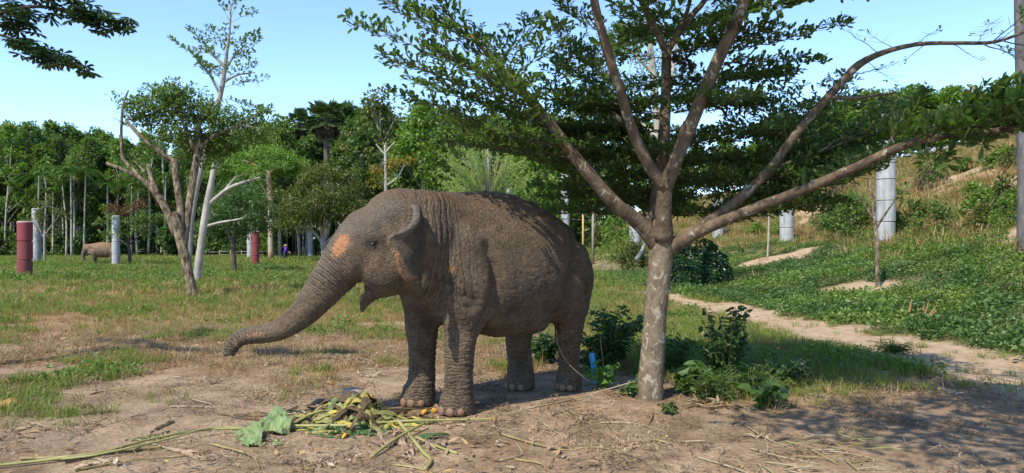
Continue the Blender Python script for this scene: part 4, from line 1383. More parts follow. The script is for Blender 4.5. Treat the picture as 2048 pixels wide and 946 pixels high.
def areca(px, py_top, Y, seed, lean=0.0):
    g = np.random.default_rng(seed)
    b = gxy(pt(px, 0, Y).x, Y)
    h = pt(px, py_top, Y).z - b.z
    T, Lf = MB(), MB()
    pth = spline([[0, 0, -0.1], [lean * .3, 0, h * .5], [lean, 0, h]], 10)
    T.tube(pth, np.linspace(0.13, 0.085, 10), 7)
    for j in range(11):
        a = j / 11 * 2 * PI + g.random() * .4
        d = np.array([math.cos(a), math.sin(a), 0])
        el = g.uniform(0.15, 1.2); l = g.uniform(2.1, 2.8)
        t = np.linspace(0, 1, 9)
        r_ = pth[-1] + d * (l * t * math.cos(el * 0.6))[:, None] + np.array([0, 0, 1]) * (l * (math.sin(el) * t - 0.75 * t * t))[:, None]
        T.tube(r_, np.linspace(0.03, 0.008, 9), 3, 1, False)
        for s in (-1, 1):
            tt = np.linspace(0.15, 1, 16)
            P = np.stack([np.interp(tt, t, r_[:, k]) for k in range(3)], -1)
            sd = np.cross(d, [0, 0, 1]) * s
            D = unit(sd * 0.9 + d * 0.55 + np.array([0, 0, 0.25]) - np.array([0, 0, 0.5]) * tt[:, None])
            Lf.leaves(P, D, np.repeat([[0, 0, 1.0]], 16, 0), 0.75 * (1 - 0.5 * tt), 0.10, 0, 'lance', droop=0.3)
    root = empty('areca_palm', b, 'slender areca palm with arching fronds above the plantation edge', 'palm', 'areca palms by the plantation')
    o = bpy.data.objects.new('trunk', T.mesh('trunk', [BARK_PALE, FROND])); COL.objects.link(o); o.parent = root
    c = bpy.data.objects.new('crown', Lf.mesh('crown', FROND, False)); COL.objects.link(c); c.parent = root; c['kind'] = 'stuff'


for a in [(76, 352, 90, 1, .1), (143, 345, 92, 2, -.1), (168, 340, 94, 3, .25), (215, 372, 95, 4, 0), (106, 385, 97, 5, 0), (262, 372, 96, 6, .1), (330, 352, 97, 8, .1)]:
    areca(*a)


def palmyra(px, py_top, py_base, Y, seed, s, label):
    g = np.random.default_rng(seed)
    b = gxy(pt(px, 0, Y).x, Y)
    h = pt(px, py_top, Y).z - b.z
    T, Lf = MB(), MB()
    T.tube(spline([[0, 0, -0.3], [.1, 0, h * .5], [0, 0, h]], 10), np.linspace(0.38, 0.30, 10), 9)
    c0 = np.array([0, 0, h])
    for j in range(64):
        dead = j >= 44
        a = j * 2.4 + g.random()
        el = g.uniform(-0.5, 1.5) if not dead else g.uniform(-1.25, -0.45)
        d = np.array([math.cos(a) * math.cos(el), math.sin(a) * math.cos(el), math.sin(el)])
        pl = s * g.uniform(0.9, 1.35)
        e = c0 + d * pl
        T.tube([c0, e], [0.05, 0.03], 4, 1, False)
        sd = unit(np.cross(d, [0.01, 0.02, 1])); nn = np.cross(sd, d)
        k = 17
        f = np.linspace(-1.25, 1.25, k)
        D = np.cos(f)[:, None] * d + np.sin(f)[:, None] * sd - np.array([0, 0, 0.12 + 0.4 * dead])
        Lf.leaves(np.repeat(e[None], k, 0), D, np.repeat(nn[None], k, 0), s * (1.15 - 0.2 * np.abs(f)), 0.20 * s, 1 if dead else 0, 'lance', fold=0.25, droop=0.12)
    root = empty('palmyra_palm', b, label, 'palm', 'palmyra palms')
    o = bpy.data.objects.new('trunk', T.mesh('trunk', [BARK_DARK, FAN_LEAF])); COL.objects.link(o); o.parent = root
    c = bpy.data.objects.new('crown', Lf.mesh('crown', [FAN_LEAF, DEAD_FROND], False)); COL.objects.link(c); c.parent = root; c['kind'] = 'stuff'


palmyra(652, 238, 505, 80, 1, 1.12, 'tall fan palm with dark hanging dead fronds above the mango tree')
palmyra(602, 250, 505, 108, 2, 1.15, 'fan palm half hidden behind the taller fan palm')


# ------------------------------------------------------------------ single trees on the lawn
def px_tree(name, label, limbs, leaf, tmat, lmat, base_px, cat='tree', group=None, shape='obovate', wid=0.45):
    """limbs: list of rows (px, py, Y, r px); leaf: list of (px, py, Y, radius m, count, size[, flat]) clumps or 's' sprays"""
    p0 = limbs[0][0]
    b = Vector((pt(p0[0], 0, p0[2]).x, p0[2], float(gz(pt(p0[0], 0, p0[2]).x, p0[2]))))
    root = empty(name, b, label, cat, group)
    T, Lf = MB(), MB()
    for i, rows in enumerate(limbs):
        p, r = limb_px(rows, 6 + 3 * len(rows))
        if i == 0:
            p[0] = [b.x, b.y, b.z - 0.1]
        T.tube(p, r, 8, 0, True, 0.12, i)
    seed = int(abs(base_px)) + 1
    g = np.random.default_rng(seed)
    tw = MB()
    for row in leaf:
        if row[0] == 's':
            _, x0, y0, Y0, x1, y1, Y1, hw, L, dens = row
            seed += 1
            spray(T, Lf, pt(x0, y0, Y0), pt(x1, y1, Y1), hw, L=L, Wd=L * wid, step=L * 1.15, ros=4, seed=seed, leafy=dens, tw=0.012, shape=shape)
        else:
            x, y, Y, R, n, sz = row[:6]
            fl = row[6] if len(row) > 6 else 0.7
            c = np.array(pt(x, y, Y))
            k = max(3, n // 40)
            sub = c + g.normal(size=(k, 3)) * R * np.array([0.5, 0.5, 0.5 * fl])
            q = clumps(g, sub, R * 0.45, max(8, n // k), sz, fl)
            Lf.leaves(*q, q[3] * wid, 0, shape)
            for j in range(min(k, 5)):
                e = limbs[g.integers(len(limbs))]
                ex = min((tuple(r_) for l in limbs for r_ in l), key=lambda r_: (Vector(pt(r_[0], r_[1], r_[2])) - Vector(c)).length)
                T.tube([pt(ex[0], ex[1], ex[2]), (np.array(pt(ex[0], ex[1], ex[2])) + sub[j]) / 2 + [0, 0, 0.03], sub[j]], [min(0.02, ex[3] / F * ex[2] * 0.5), 0.012, 0.005], 4, 0, False)
    T.build('trunk', tmat, root)
    tag(Lf.build('crown', lmat, root, False), kind='stuff')
    return root


# leaning tree with dead stubs, rough tan bark
LEAF_BRIGHT = mat_leaf('leaf_bright', [(0.11, 0.19, 0.03), (0.15, 0.24, 0.04), (0.19, 0.29, 0.055)], 0.42)
Y0 = 24.3
px_tree('leaning_tree', 'leaning tree with rough tan bark and bare dead limbs', [
    [(388, 597, Y0, 10.1), (376, 545, Y0, 10.1), (364, 490, Y0, 10.1), (354, 450, Y0, 10.1), (346, 425, Y0, 8.4)],
    [(352, 470, Y0, 7.6), (330, 415, Y0, 7.6), (300, 372, Y0, 6.7), (265, 348, Y0 - .2, 4.2), (212, 326, Y0 - .4, 3.4)],
    [(318, 395, Y0, 5.0), (302, 352, Y0, 4.6), (296, 328, Y0, 3.8)],
    [(290, 365, Y0, 4.2), (262, 335, Y0, 3.4), (246, 316, Y0, 3.4), (243, 285, Y0, 2.9), (243, 250, Y0, 2.5), (246, 212, Y0, 2.2), (257, 180, Y0, 1.2)],
    [(362, 490, Y0, 8.4), (362, 430, Y0 + .2, 7.6), (354, 370, Y0 + .3, 7.1), (348, 318, Y0 + .4, 6.7)],
    [(350, 325, Y0 + .4, 5.0), (318, 302, Y0 + .2, 5.0), (285, 276, Y0, 4.2), (262, 252, Y0, 3.4), (250, 240, Y0, 1.7)],
    [(290, 345, Y0, 2.5), (275, 328, Y0, 2.1), (268, 322, Y0, 1.7)],
    [(366, 520, Y0, 7.6), (374, 440, Y0 + .3, 7.6), (386, 360, Y0 + .5, 7.6), (396, 300, Y0 + .6, 6.7), (398, 235, Y0 + .7, 4.2)],
    [(388, 300, Y0 + .5, 4.2), (370, 255, Y0 + .4, 3.4), (356, 228, Y0 + .4, 2.5)],
    [(398, 240, Y0 + .6, 3.4), (415, 215, Y0 + .7, 3.4), (428, 205, Y0 + .7, 2.5)],
    [(396, 300, Y0 + .6, 4.2), (430, 270, Y0 + .6, 3.4), (480, 250, Y0 + .6, 1.7)]],
    [(281, 208, Y0 + .4, 0.84, 533, .15, .33), (325, 190, Y0 + .5, 0.84, 533, .15, .33), (371, 200, Y0 + .5, 1.03, 862, .15, .33), (347, 235, Y0 + .8, 1.10, 862, .15, .33), (413, 225, Y0 + .8, 1.03, 780, .15, .33),
     (446, 250, Y0 + 1, 1.10, 862, .15, .33), (490, 240, Y0 + 1, 0.84, 492, .15, .33), (292, 240, Y0 + .8, 0.78, 451, .15, .33), (391, 270, Y0 + 1.2, 1.17, 862, .15, .33), (479, 282, Y0 + 1, 0.90, 533, .15, .33), (435, 295, Y0 + 1.3, 1.03, 656, .15, .33),
     (358, 180, Y0, 0.65, 327, .15, .33), (512, 222, Y0 + 1, 0.52, 184, .15, .33), (517, 262, Y0 + 1, 0.65, 245, .15, .33), (347, 275, Y0 + 1.2, 0.90, 410, .15, .33), (413, 318, Y0 + 1.4, 0.78, 327, .15, .33)],
    BARK_TAN, LEAF_MID, 388, wid=0.42)

# tiered tall tree behind it
Y1 = 31.0
px_tree('tiered_tree', 'tall slender tree with airy tiers of foliage rising behind the leaning tree', [
    [(376, 560, Y1, 6), (384, 430, Y1, 6), (405, 330, Y1, 5.5), (428, 240, Y1, 5), (444, 175, Y1, 5), (452, 120, Y1, 3.5), (460, 50, Y1, 2), (462, 10, Y1, 1.2)],
    [(440, 190, Y1, 3), (420, 150, Y1, 2), (400, 120, Y1, 1)], [(446, 165, Y1, 3), (475, 150, Y1, 2), (510, 145, Y1, 1)], [(449, 140, Y1, 3), (470, 110, Y1, 2), (495, 85, Y1, 1)], [(450, 135, Y1, 3), (425, 110, Y1, 2), (395, 90, Y1, 1)]],
    [('s', 444, 175, Y1, 532, 152, Y1, 0.78, .17, 1), ('s', 442, 180, Y1, 395, 118, Y1 - .4, 0.78, .17, 1), ('s', 447, 150, Y1, 350, 84, Y1, 0.91, .17, 1), ('s', 450, 130, Y1, 515, 78, Y1, 0.91, .17, 1),
     ('s', 450, 130, Y1, 385, 62, Y1 + .5, 0.91, .17, 1), ('s', 452, 115, Y1, 470, 60, Y1 - .8, 0.91, .17, 1), ('s', 452, 115, Y1, 430, 60, Y1 + 1, 0.91, .17, 1), ('s', 446, 160, Y1, 500, 125, Y1 - .8, 0.91, .17, 1),
     ('s', 446, 160, Y1, 410, 130, Y1 + .9, 0.91, .17, 1), ('s', 455, 90, Y1, 512, 68, Y1 + .5, 0.78, .17, 1), ('s', 460, 45, Y1, 505, 25, Y1, 0.65, .17, .9), ('s', 460, 45, Y1, 438, 0, Y1, 0.65, .17, .9), ('s', 461, 40, Y1, 480, -10, Y1 + .4, 0.65, .17, .9),
     ('s', 460, 35, Y1, 460, -30, Y1 - .4, 0.65, .17, .9), ('s', 440, 195, Y1, 520, 215, Y1, 0.78, .17, .9), ('s', 452, 110, Y1, 400, 100, Y1 - 1, 0.91, .17, 1), ('s', 451, 118, Y1, 490, 105, Y1 + 1, 0.91, .17, 1)],
    BARK_GREY, LEAF_MID, 382)

# white broken trunk
Y2 = 33.5
px_tree('white_trunk_tree', 'smooth white broken-topped trunk with one long pale arm', [
    [(393, 566, Y2, 8), (398, 520, Y2, 8), (405, 470, Y2, 7.5), (414, 410, Y2, 7), (424, 360, Y2, 6), (430, 324, Y2, 5)],
    [(413, 412, Y2, 4), (432, 396, Y2, 4), (455, 378, Y2, 3.5), (480, 367, Y2, 3), (520, 355, Y2 + .4, 2)], [(450, 381, Y2, 3), (462, 365, Y2, 2), (472, 352, Y2, 1)],
    [(411, 453, Y2, 3), (440, 445, Y2, 2.5), (470, 440, Y2, 2), (488, 436, Y2, 1)]],
    [('s', 480, 367, Y2, 560, 330, Y2 + 1, .7, .16, .8), ('s', 462, 365, Y2, 500, 335, Y2 - .6, .5, .16, .6)], BARK_PALE, LEAF_FRESH, 393)

# umbrella-shaped tree with peeling trunk
Y3 = 72.0
px_tree('umbrella_tree', 'tree with peeling orange trunk and a flat light-green crown', [
    [(542, 512, Y3, 6), (541, 460, Y3, 5.5), (541, 400, Y3, 5.5), (538, 355, Y3, 5), (540, 330, Y3, 3)], [(540, 400, Y3, 3), (532, 385, Y3, 2.5), (520, 365, Y3, 2)], [(538, 452, Y3, 2.5), (534, 440, Y3, 2.5), (530, 434, Y3, 2)],
    [(540, 345, Y3, 3), (570, 330, Y3, 2), (595, 325, Y3, 1)], [(538, 345, Y3, 3), (500, 325, Y3, 2), (470, 318, Y3, 1)]],
    [(x, y, Y3 + dy, 1.6, 520, .30, .32) for x, y, dy in [(470, 318, 0), (500, 310, 1), (530, 305, 0), (560, 310, -1), (590, 322, 0), (450, 330, -1), (520, 330, 2), (550, 328, -2), (575, 340, 1), (490, 338, -1), (430, 345, 0), (600, 335, 1), (470, 352, 1), (540, 318, 2)]],
    BARK_ORANGE, LEAF_BRIGHT, 542)

# mango-like trees
Y4 = 66.0
px_tree('mango_tree', 'round dense yellow-green tree forking low behind the trunk of the elephant', [
    [(650, 527, Y4, 7), (648, 500, Y4, 6.5), (646, 480, Y4, 6)], [(647, 488, Y4, 3.5), (625, 462, Y4, 3), (595, 450, Y4 + 1, 2)], [(647, 484, Y4, 3.5), (640, 450, Y4, 3), (632, 410, Y4, 2)], [(648, 484, Y4, 3.5), (660, 450, Y4, 3), (668, 400, Y4, 2)],
    [(650, 490, Y4, 3.5), (680, 462, Y4, 3), (712, 452, Y4 + 1, 2)], [(650, 488, Y4, 3), (672, 470, Y4 - 1, 2), (700, 470, Y4 - 2, 1.5)]],
    [(x, y, Y4 + dy, 1.35, 620, .32) for x, y, dy in [(585, 415, 0), (605, 385, 1), (630, 360, 0), (660, 345, 0), (690, 360, 0), (712, 385, 1), (725, 412, 0), (600, 440, -1), (640, 400, -2), (675, 390, -2), (700, 425, -1.5), (655, 430, -1), (620, 420, -2), (575, 440, 1), (715, 445, 0), (640, 340, 2), (680, 430, 2), (610, 405, 2)]],
    BARK_GREY, LEAF_OLIVE, 650, shape='lance', wid=0.34)
Y5 = 45.0
px_tree('dark_mango_tree', 'small dark-trunked tree with dense deep-green crown before the maroon post', [
    [(469, 545, Y5, 5.5), (467, 510, Y5, 5), (466, 482, Y5, 5), (464, 472, Y5, 5)], [(465, 480, Y5, 3), (455, 462, Y5, 2.5), (448, 440, Y5, 2)], [(466, 478, Y5, 3), (472, 460, Y5, 2.5), (478, 440, Y5, 2)], [(462, 478, Y5, 3), (452, 465, Y5, 2.5), (446, 458, Y5, 2)]],
    [(x, y, Y5 + dy, 1.0, 460, .22) for x, y, dy in [(430, 430, 0), (450, 405, .5), (475, 395, 0), (500, 405, 0), (515, 425, 0), (440, 450, -.5), (470, 430, -1), (495, 440, -.8), (420, 450, .6), (480, 455, .8), (520, 445, 1), (455, 385, 1), (490, 380, 1)]],
    BARK_DARK, LEAF_DEEP, 469, shape='lance', wid=0.36)
Y6 = 61.0
px_tree('red_flush_tree', 'small spreading tree with reddish new leaves standing beside the far elephant', [
    [(260, 530, Y6, 3.5), (259, 505, Y6, 3.2), (257, 488, Y6, 3)], [(258, 492, Y6, 2), (238, 478, Y6, 1.5), (215, 466, Y6, 1)], [(257, 488, Y6, 2), (255, 455, Y6, 1.5), (250, 425, Y6, 1)], [(259, 490, Y6, 2), (280, 470, Y6, 1.5), (300, 455, Y6, 1)],
    [(258, 488, Y6, 2), (270, 450, Y6, 1.5), (280, 420, Y6, 1)]],
    [(x, y, Y6 + dy, 0.95, 130, .26) for x, y, dy in [(205, 445, 0), (225, 430, .5), (245, 440, -.5), (270, 440, .5), (292, 445, 0), (305, 435, 0), (230, 455, -1), (285, 460, -.5), (255, 425, 1), (215, 462, .5)]],
    BARK_DARK, LEAF_MID, 260)
rf = MB(); q = clumps(np.random.default_rng(66), [np.array(pt(x, y, Y6 - .4)) for x, y in [(218, 418), (235, 421), (228, 412), (248, 425), (275, 410), (285, 405), (262, 418)]], .55, 60, .26, .6)
rf.leaves(*q, q[3] * .4)
bpy_red = [o for o in scene.objects if o.name.startswith('red_flush_tree')][0]
tag(rf.build('new_leaves', LEAF_REDDISH, bpy_red, False), 'reddish new leaves', kind='stuff')
Y7 = 64.0
px_tree('thin_sapling_tree', 'thin sparse sapling with yellowish leaves next to the pale ring post', [
    [(90, 531, Y7, 2.6), (89, 490, Y7, 2.4), (90, 450, Y7, 2), (92, 410, Y7, 1)], [(90, 470, Y7, 1.6), (100, 455, Y7, 1.2), (112, 440, Y7, .8)], [(90, 480, Y7, 1.6), (80, 460, Y7, 1.2), (74, 440, Y7, .8)]],
    [(x, y, Y7 + dy, 0.9, 100, .26) for x, y, dy in [(80, 425, 0), (100, 415, .4), (112, 430, 0), (92, 400, 0), (70, 440, -.4), (108, 450, .5), (120, 415, .3), (88, 445, .8)]],
    BARK_GREY, LEAF_OLIVE, 90)

# trees in the middle, above the elephant's back
for (px, top, th, Y, r, ncl, per, leaf, tr, tm, lm_, lab, nm) in [
    (765, 185, 9, 92, 6.0, 44, 60, .55, .30, BARK_PALE, LEAF_OLIVE, 'tall pale-limbed airy tree next to the tall fan palm', 'airy_tree'),
    (845, 225, 4, 86, 5.5, 50, 110, .55, .25, BARK_GREY, LEAF_FRESH, 'bright green leafy tree behind the head of the large elephant', 'leafy_tree'),
    (722, 262, 4, 90, 4.2, 36, 100, .55, .25, BARK_GREY, LEAF_DEEP, 'deep green bushy tree below the tall airy tree', 'bushy_tree'),
    (560, 245, 5, 92, 4.8, 40, 110, .55, .25, BARK_GREY, LEAF_MID, 'mid green round tree behind the flat-crowned tree', 'round_tree'),
    (500, 262, 5, 90, 4.0, 36, 90, .5, .2, BARK_PALE, LEAF_MID, 'leafy tree between the tiered tree and the round tree', 'leafy_tree'),
    (905, 255, 3, 80, 4.6, 44, 110, .5, .25, BARK_GREY, LEAF_MID, 'mid green tree showing behind the lime-green pruned tree', 'leafy_tree'),
    (1085, 250, 3, 88, 6.0, 50, 110, .55, .25, BARK_GREY, LEAF_FRESH, 'bright green tree behind the ring post by the rump of the elephant', 'leafy_tree'),
    (990, 262, 3, 95, 5.0, 44, 100, .6, .25, BARK_GREY, LEAF_DEEP, 'deep green tree directly behind the lime-green pruned tree', 'leafy_tree'),
    (1190, 270, 3, 84, 5.4, 46, 110, .5, .25, BARK_GREY, LEAF_FRESH, 'fresh green tree seen below the limb of the layered tree that hangs over the elephant', 'leafy_tree'),
    (1290, 250, 3, 90, 6.0, 50, 100, .55, .25, BARK_GREY, LEAF_MID, 'mid green tree seen behind the fork of the layered tree', 'leafy_tree')]:
    b = gxy(pt(px, 0, Y).x, Y)
    hh = pt(px, top, Y).z - b.z
    T, Lf = forest_geo(px, hh, th, r, ncl, per, leaf, tr, 0.75, 0.02, cl_r=0.25)
    grow(nm, b, lab, None, T, Lf, tm, lm_)
px_tree('yellow_leaf_tree', 'thin pale tree with golden leaves between the mango tree and the bright green tree', [
    [(772, 470, 62, 3.5), (772, 380, 62, 3.5), (771, 320, 62, 3), (770, 290, 62, 2)], [(772, 372, 62, 2), (795, 355, 62, 2), (806, 335, 62, 1)], [(771, 310, 62, 2), (760, 298, 62, 1.5), (752, 288, 62, 1)], [(771, 305, 62, 2), (782, 292, 62, 1.5), (790, 284, 62, 1)]],
    [(800, 335, 62, 1.0, 150, .3), (815, 322, 62, .7, 90, .3), (785, 345, 62.5, .7, 70, .3), (745, 360, 62, 1.1, 120, .3), (752, 345, 62, .9, 80, .3)], BARK_PALE, LEAF_GOLD, 772)


def pruned_tree():
    """fan of whitish upright shoots with lime leaves"""
    Y = 36.0
    b = gxy(pt(975, 0, Y).x, Y)
    root = empty('pruned_tree', b, 'lime-green pruned tree with a fan of whitish shoots behind the back of the elephant', 'tree')
    T, Lf = MB(), MB()
    g = np.random.default_rng(8)
    hd = np.array(pt(975, 420, Y))
    T.tube([[b.x, b.y, b.z - .1], hd], [0.12, 0.09], 8)
    T.tube([hd, pt(976, 350, Y), pt(977, 290, Y)], [0.09, 0.07, 0.045], 8)
    P, D = [], []
    for j in range(120):
        a = g.uniform(-1.35, 1.35) * (0.55 + 0.45 * g.random())
        dep = g.normal() * 0.4
        l = (2.6 + 0.9 * g.random()) * (1 - 0.12 * abs(a))
        d = unit(np.array([math.sin(a), dep, math.cos(a) * 1.05]))
        s0 = hd + np.array([g.normal() * .1, g.normal() * .1, g.uniform(-.5, .9)])
        t = np.linspace(0, 1, 8)
        q = s0 + d * (l * t)[:, None] + np.array([0, 0, 0.25]) * (t ** 2)[:, None] * (1 if abs(a) < .6 else .2)
        T.tube(q, np.linspace(0.016, 0.005, 8), 4, 0, False)
        n = int(85 * (0.35 + 0.65 * min(1, abs(a) / 0.8)))
        tt = g.uniform(0.2, 1, n)
        P.append(np.stack([np.interp(tt, t, q[:, k]) for k in range(3)], -1) + g.normal(size=(n, 3)) * 0.045); D.append(np.repeat(d[None], n, 0))
    P, D = np.concatenate(P), np.concatenate(D)
    m = len(P)
    Lf.leaves(P, D + (g.random((m, 3)) - .5) * 1.6, unit(g.normal(size=(m, 3)) * .5 + [0, -.2, 1]), 0.13 * (.6 + .8 * g.random(m)), 0.05)
    T.build('trunk', BARK_PALE, root)
    tag(Lf.build('crown', LEAF_LIME, root, False), kind='stuff')


pruned_tree()


DEAD_BUSH = mat_leaf('withered_leaf', [(0.10, 0.07, 0.045), (0.17, 0.12, 0.075), (0.09, 0.075, 0.045)], 0.15)


def right_side_trees():
    g = np.random.default_rng(31)
    # tall airy tree with pale stem, seen through the layered crown
    px_tree('feathery_tree', 'tall feathery bright-green tree with pale stems seen through the layered crown', [
        [(1325, 520, 26, 8), (1322, 350, 26, 7.5), (1312, 220, 26, 7), (1305, 130, 26, 6), (1296, 60, 26, 5), (1290, -20, 26, 3)], [(1318, 280, 26, 6), (1270, 240, 26, 5), (1228, 222, 26, 4), (1210, 215, 26, 2)],
        [(1320, 230, 26, 5), (1345, 140, 26, 4), (1352, 60, 26, 3)], [(1308, 150, 26, 4), (1270, 110, 26, 3), (1235, 90, 26, 2)]],
        [(x, y, 26 + dy, .85, 260, .13) for x, y, dy in [(1205, 110, 0), (1175, 150, .5), (1235, 90, -.4), (1260, 140, .6), (1290, 70, 0), (1330, 60, .8), (1360, 40, 0), (1230, 180, .5), (1190, 200, 1), (1300, 170, 1), (1350, 130, .5), (1260, 60, 1), (1200, 240, 0), (1370, 180, 1), (1150, 230, .4)]],
        BARK_PALE, LEAF_FRESH, 1325, wid=0.4)
    first = {}
    protos = [forest_geo(500 + k, 9, 2.0, 3.0, 40, 110, 0.40, 0.15, 0.75, 0.03, cl_r=0.27) for k in range(4)]
    lms = [LEAF_FRESH, LEAF_RUBBER, LEAF_FRESH, LEAF_MID]
    spots = []
    for i in range(24):                                     # crest of the bank
        px = 1420 + i * 31 + g.uniform(-14, 14)
        Y = float(np.interp(px, [1400, 1700, 2048, 2200], [96, 76, 62, 58])) + g.uniform(-3, 3)
        spots.append((px, Y, np.interp(px, [1400, 1500, 1600, 1750, 1850, 1950, 2048, 2200], [300, 270, 215, 182, 170, 182, 160, 150]) + g.uniform(-8, 22)))
    for i in range(8):
        px = 1340 + i * 52
        spots.append((px, 105 + g.uniform(-3, 3), 300 + g.uniform(-15, 25)))
    for px, Y, top in spots:
        b = gxy(pt(px, 0, Y).x, Y)
        s = max(0.35, (pt(px, top, Y).z - b.z) / 9.0)
        k = int(g.integers(4))
        if k not in first:
            first[k] = grow('hillside_tree', b, 'light green leafy tree on the crest of the dry bank', 'trees on the crest of the bank', *protos[k], BARK_GREY, lms[k])
            first[k].scale = (s * 1.25, s * 1.25, s)
        else:
            place(first[k], b, s, g.random() * 6.28).scale = (s * 1.25, s * 1.25, s)
    # shrubs
    for (px, py, r_, h, lm_, lab, nm, lf) in [
        (1700, 470, 1.5, 2.0, LEAF_MID, 'bright shrub at the foot of the dry bank beside the tall ring post', 'bank_shrub', .17),
        (1670, 462, 1.2, 1.5, LEAF_DEEP, 'dark shrub at the foot of the dry bank behind the bare sapling', 'bank_shrub', .17),
        (1235, 520, 1.9, 3.6, LEAF_FRESH, 'light green feathery shrub behind the trunk of the layered tree', 'feathery_shrub', .2),
        (1195, 500, 1.4, 2.4, LEAF_OLIVE, 'olive scrubby shrub on the slope behind the rump of the elephant', 'scrubby_shrub', .2),
        (1270, 540, 1.3, 1.6, LEAF_OLIVE, 'low tangled shrub beside the little bench', 'tangled_shrub', .17)]:
        b = gpt(px, py)
        T, Lf = forest_geo(px, h, 0.15, r_, 30, 70, lf, 0.04, 0.8, 0.03, cl_r=0.3, shape='obovate')
        grow(nm, b, lab, None, T, Lf, BARK_GREY, lm_, 'shrub')
    for k in range(26):
        px, py = g.uniform(1470, 2060), 0
        py = g.uniform(np.interp(px, [1470, 1700, 2048], [430, 385, 320]), np.interp(px, [1470, 1700, 2048], [475, 470, 470]))
        b = gpt(px, py)
        h = g.uniform(.5, 1.25)
        T, Lf = forest_geo(700 + k, h, 0.05, h * .8, 16, 46, .15, 0.02, 0.8, 0.03, cl_r=0.32, shape='obovate')
        kind = k % 4
        grow('bank_bush', b, ['low green bush growing on the dry bank', 'low green bush growing on the dry bank', 'brown withered bush on the dry bank', 'low olive bush growing on the dry bank'][kind],
             ['green bushes on the bank', 'green bushes on the bank', 'withered bushes on the bank', 'olive bushes on the bank'][kind], T, Lf, BARK_GREY, [LEAF_MID, LEAF_FRESH, DEAD_BUSH, LEAF_OLIVE][kind], 'bush')
    # creeper-covered mound
    b = gpt(1405, 578)
    T, Lf = MB(), MB()
    root = empty('creeper_mound', b, 'dense creeper-covered mound of glossy dark leaves behind the layered tree', 'creeper')
    n = 5200
    a = g.uniform(0, 2 * PI, n); z = g.random(n) ** 0.8
    lump = 1 + 0.28 * (fbm(np.cos(a) * 2 + 5, np.sin(a) * 2 + 5, z * 3, 8) - .5) * 2
    rr = np.sqrt(1 - (z * 0.97) ** 2) ** 0.7 * lump
    P = np.stack([b.x + np.cos(a) * rr * 1.30, b.y + 0.9 + np.sin(a) * rr * 1.0, b.z + z * 1.75 * lump], -1)
    nn = unit(np.stack([np.cos(a) * rr, np.sin(a) * rr, z + .3], -1))
    Lf.leaves(P, unit(nn * .3 + g.normal(size=(n, 3)) * .6 + [0, 0, -.6]), unit(nn + g.normal(size=(n, 3)) * .35), 0.15 * (.6 + .7 * g.random(n)), 0.11, 0, 'ovate')
    for j in range(26):
        t = g.uniform(0, 2 * PI)
        e = np.array([b.x + math.cos(t) * 1.0, b.y + .9 + math.sin(t) * .8, b.z - .05])
        T.tube(spline([list(e), [b.x + math.cos(t) * .95, b.y + .9 + math.sin(t) * .7, b.z + .9], [b.x + math.cos(t + .5) * .3, b.y + .9, b.z + 1.5]], 8), np.linspace(.03, .012, 8), 5)
    T.build('stems', BARK_DARK, root)
    tag(Lf.build('foliage', LEAF_BIG, root, False), kind='stuff')
    # bare sapling on its mound and two thin ones behind
    px_tree('bare_sapling', 'thin pale sapling with few twigs on the sandy mound', [
        [(1756, 582, 22.3, 4.5), (1755, 540, 22.3, 4.2), (1753, 480, 22.3, 4), (1747, 420, 22.3, 3.6), (1738, 360, 22.3, 3)], [(1748, 440, 22.3, 2.5), (1725, 400, 22.3, 2), (1700, 345, 22.3, 1)], [(1753, 455, 22.3, 2.5), (1790, 400, 22.2, 1.5), (1838, 340, 22.1, 1)],
        [(1740, 372, 22.3, 2), (1728, 340, 22.3, 1.5), (1718, 318, 22.3, 1)]],
        [(1850, 322, 22.1, .45, 90, .2), (1880, 330, 22.1, .35, 50, .2), (1795, 375, 22.2, .4, 50, .18)], BARK_TAN, LEAF_MID, 1756)
    px_tree('bare_pole_tree', 'slender pale sapling stick rising behind the lower limb', [[(1535, 520, 36, 2), (1537, 470, 36, 1.8), (1538, 425, 36, 1.4), (1540, 380, 36, .8)]], [(1540, 385, 36, .5, 60, .2)], BARK_PALE, LEAF_MID, 1535)


right_side_trees()

# ------------------------------------------------------------------ posts, person, far elephant, small built things
CONC = mat_noise('concrete_rings', [(0.3, (0.27, 0.28, 0.28)), (0.55, (0.36, 0.37, 0.37)), (0.75, (0.43, 0.44, 0.44))], 2.2, 0.9, 0.4, 0.02, 12, 7)
def grime(m, col, scale, amt):
    nt = m.node_tree; p = nt.nodes['Principled BSDF']
    src = p.inputs['Base Color'].links[0].from_socket
    tc = nt.nodes.new('ShaderNodeTexCoord'); mp = nt.nodes.new('ShaderNodeMapping'); mp.inputs['Scale'].default_value = (scale, scale, scale * .12)
    nt.links.new(tc.outputs['Object'], mp.inputs['Vector'])
    f = ramp(nt, noise_node(nt, 1.0, 6, .7, mp.outputs['Vector']), [(.48, (0, 0, 0)), (.72, (amt, amt, amt))])
    nt.links.new(mix(nt, f, src, col), p.inputs['Base Color'])


grime(CONC, (.15, .145, .125), 5.0, .8)
MAROON = mat_noise('maroon_paint', [(0.3, (0.16, 0.030, 0.034)), (0.55, (0.21, 0.042, 0.045)), (0.75, (0.25, 0.065, 0.065))], 1.5, 0.6, 0.3, 0.01, 14, 7)
grime(MAROON, (.12, .06, .05), 4.0, .7)
CAPM = mat_noise('worn_cap', [(0.3, (0.36, 0.24, 0.23)), (0.7, (0.50, 0.38, 0.36))], 8, 0.8, 0.3, 0.01)


POSTS = []


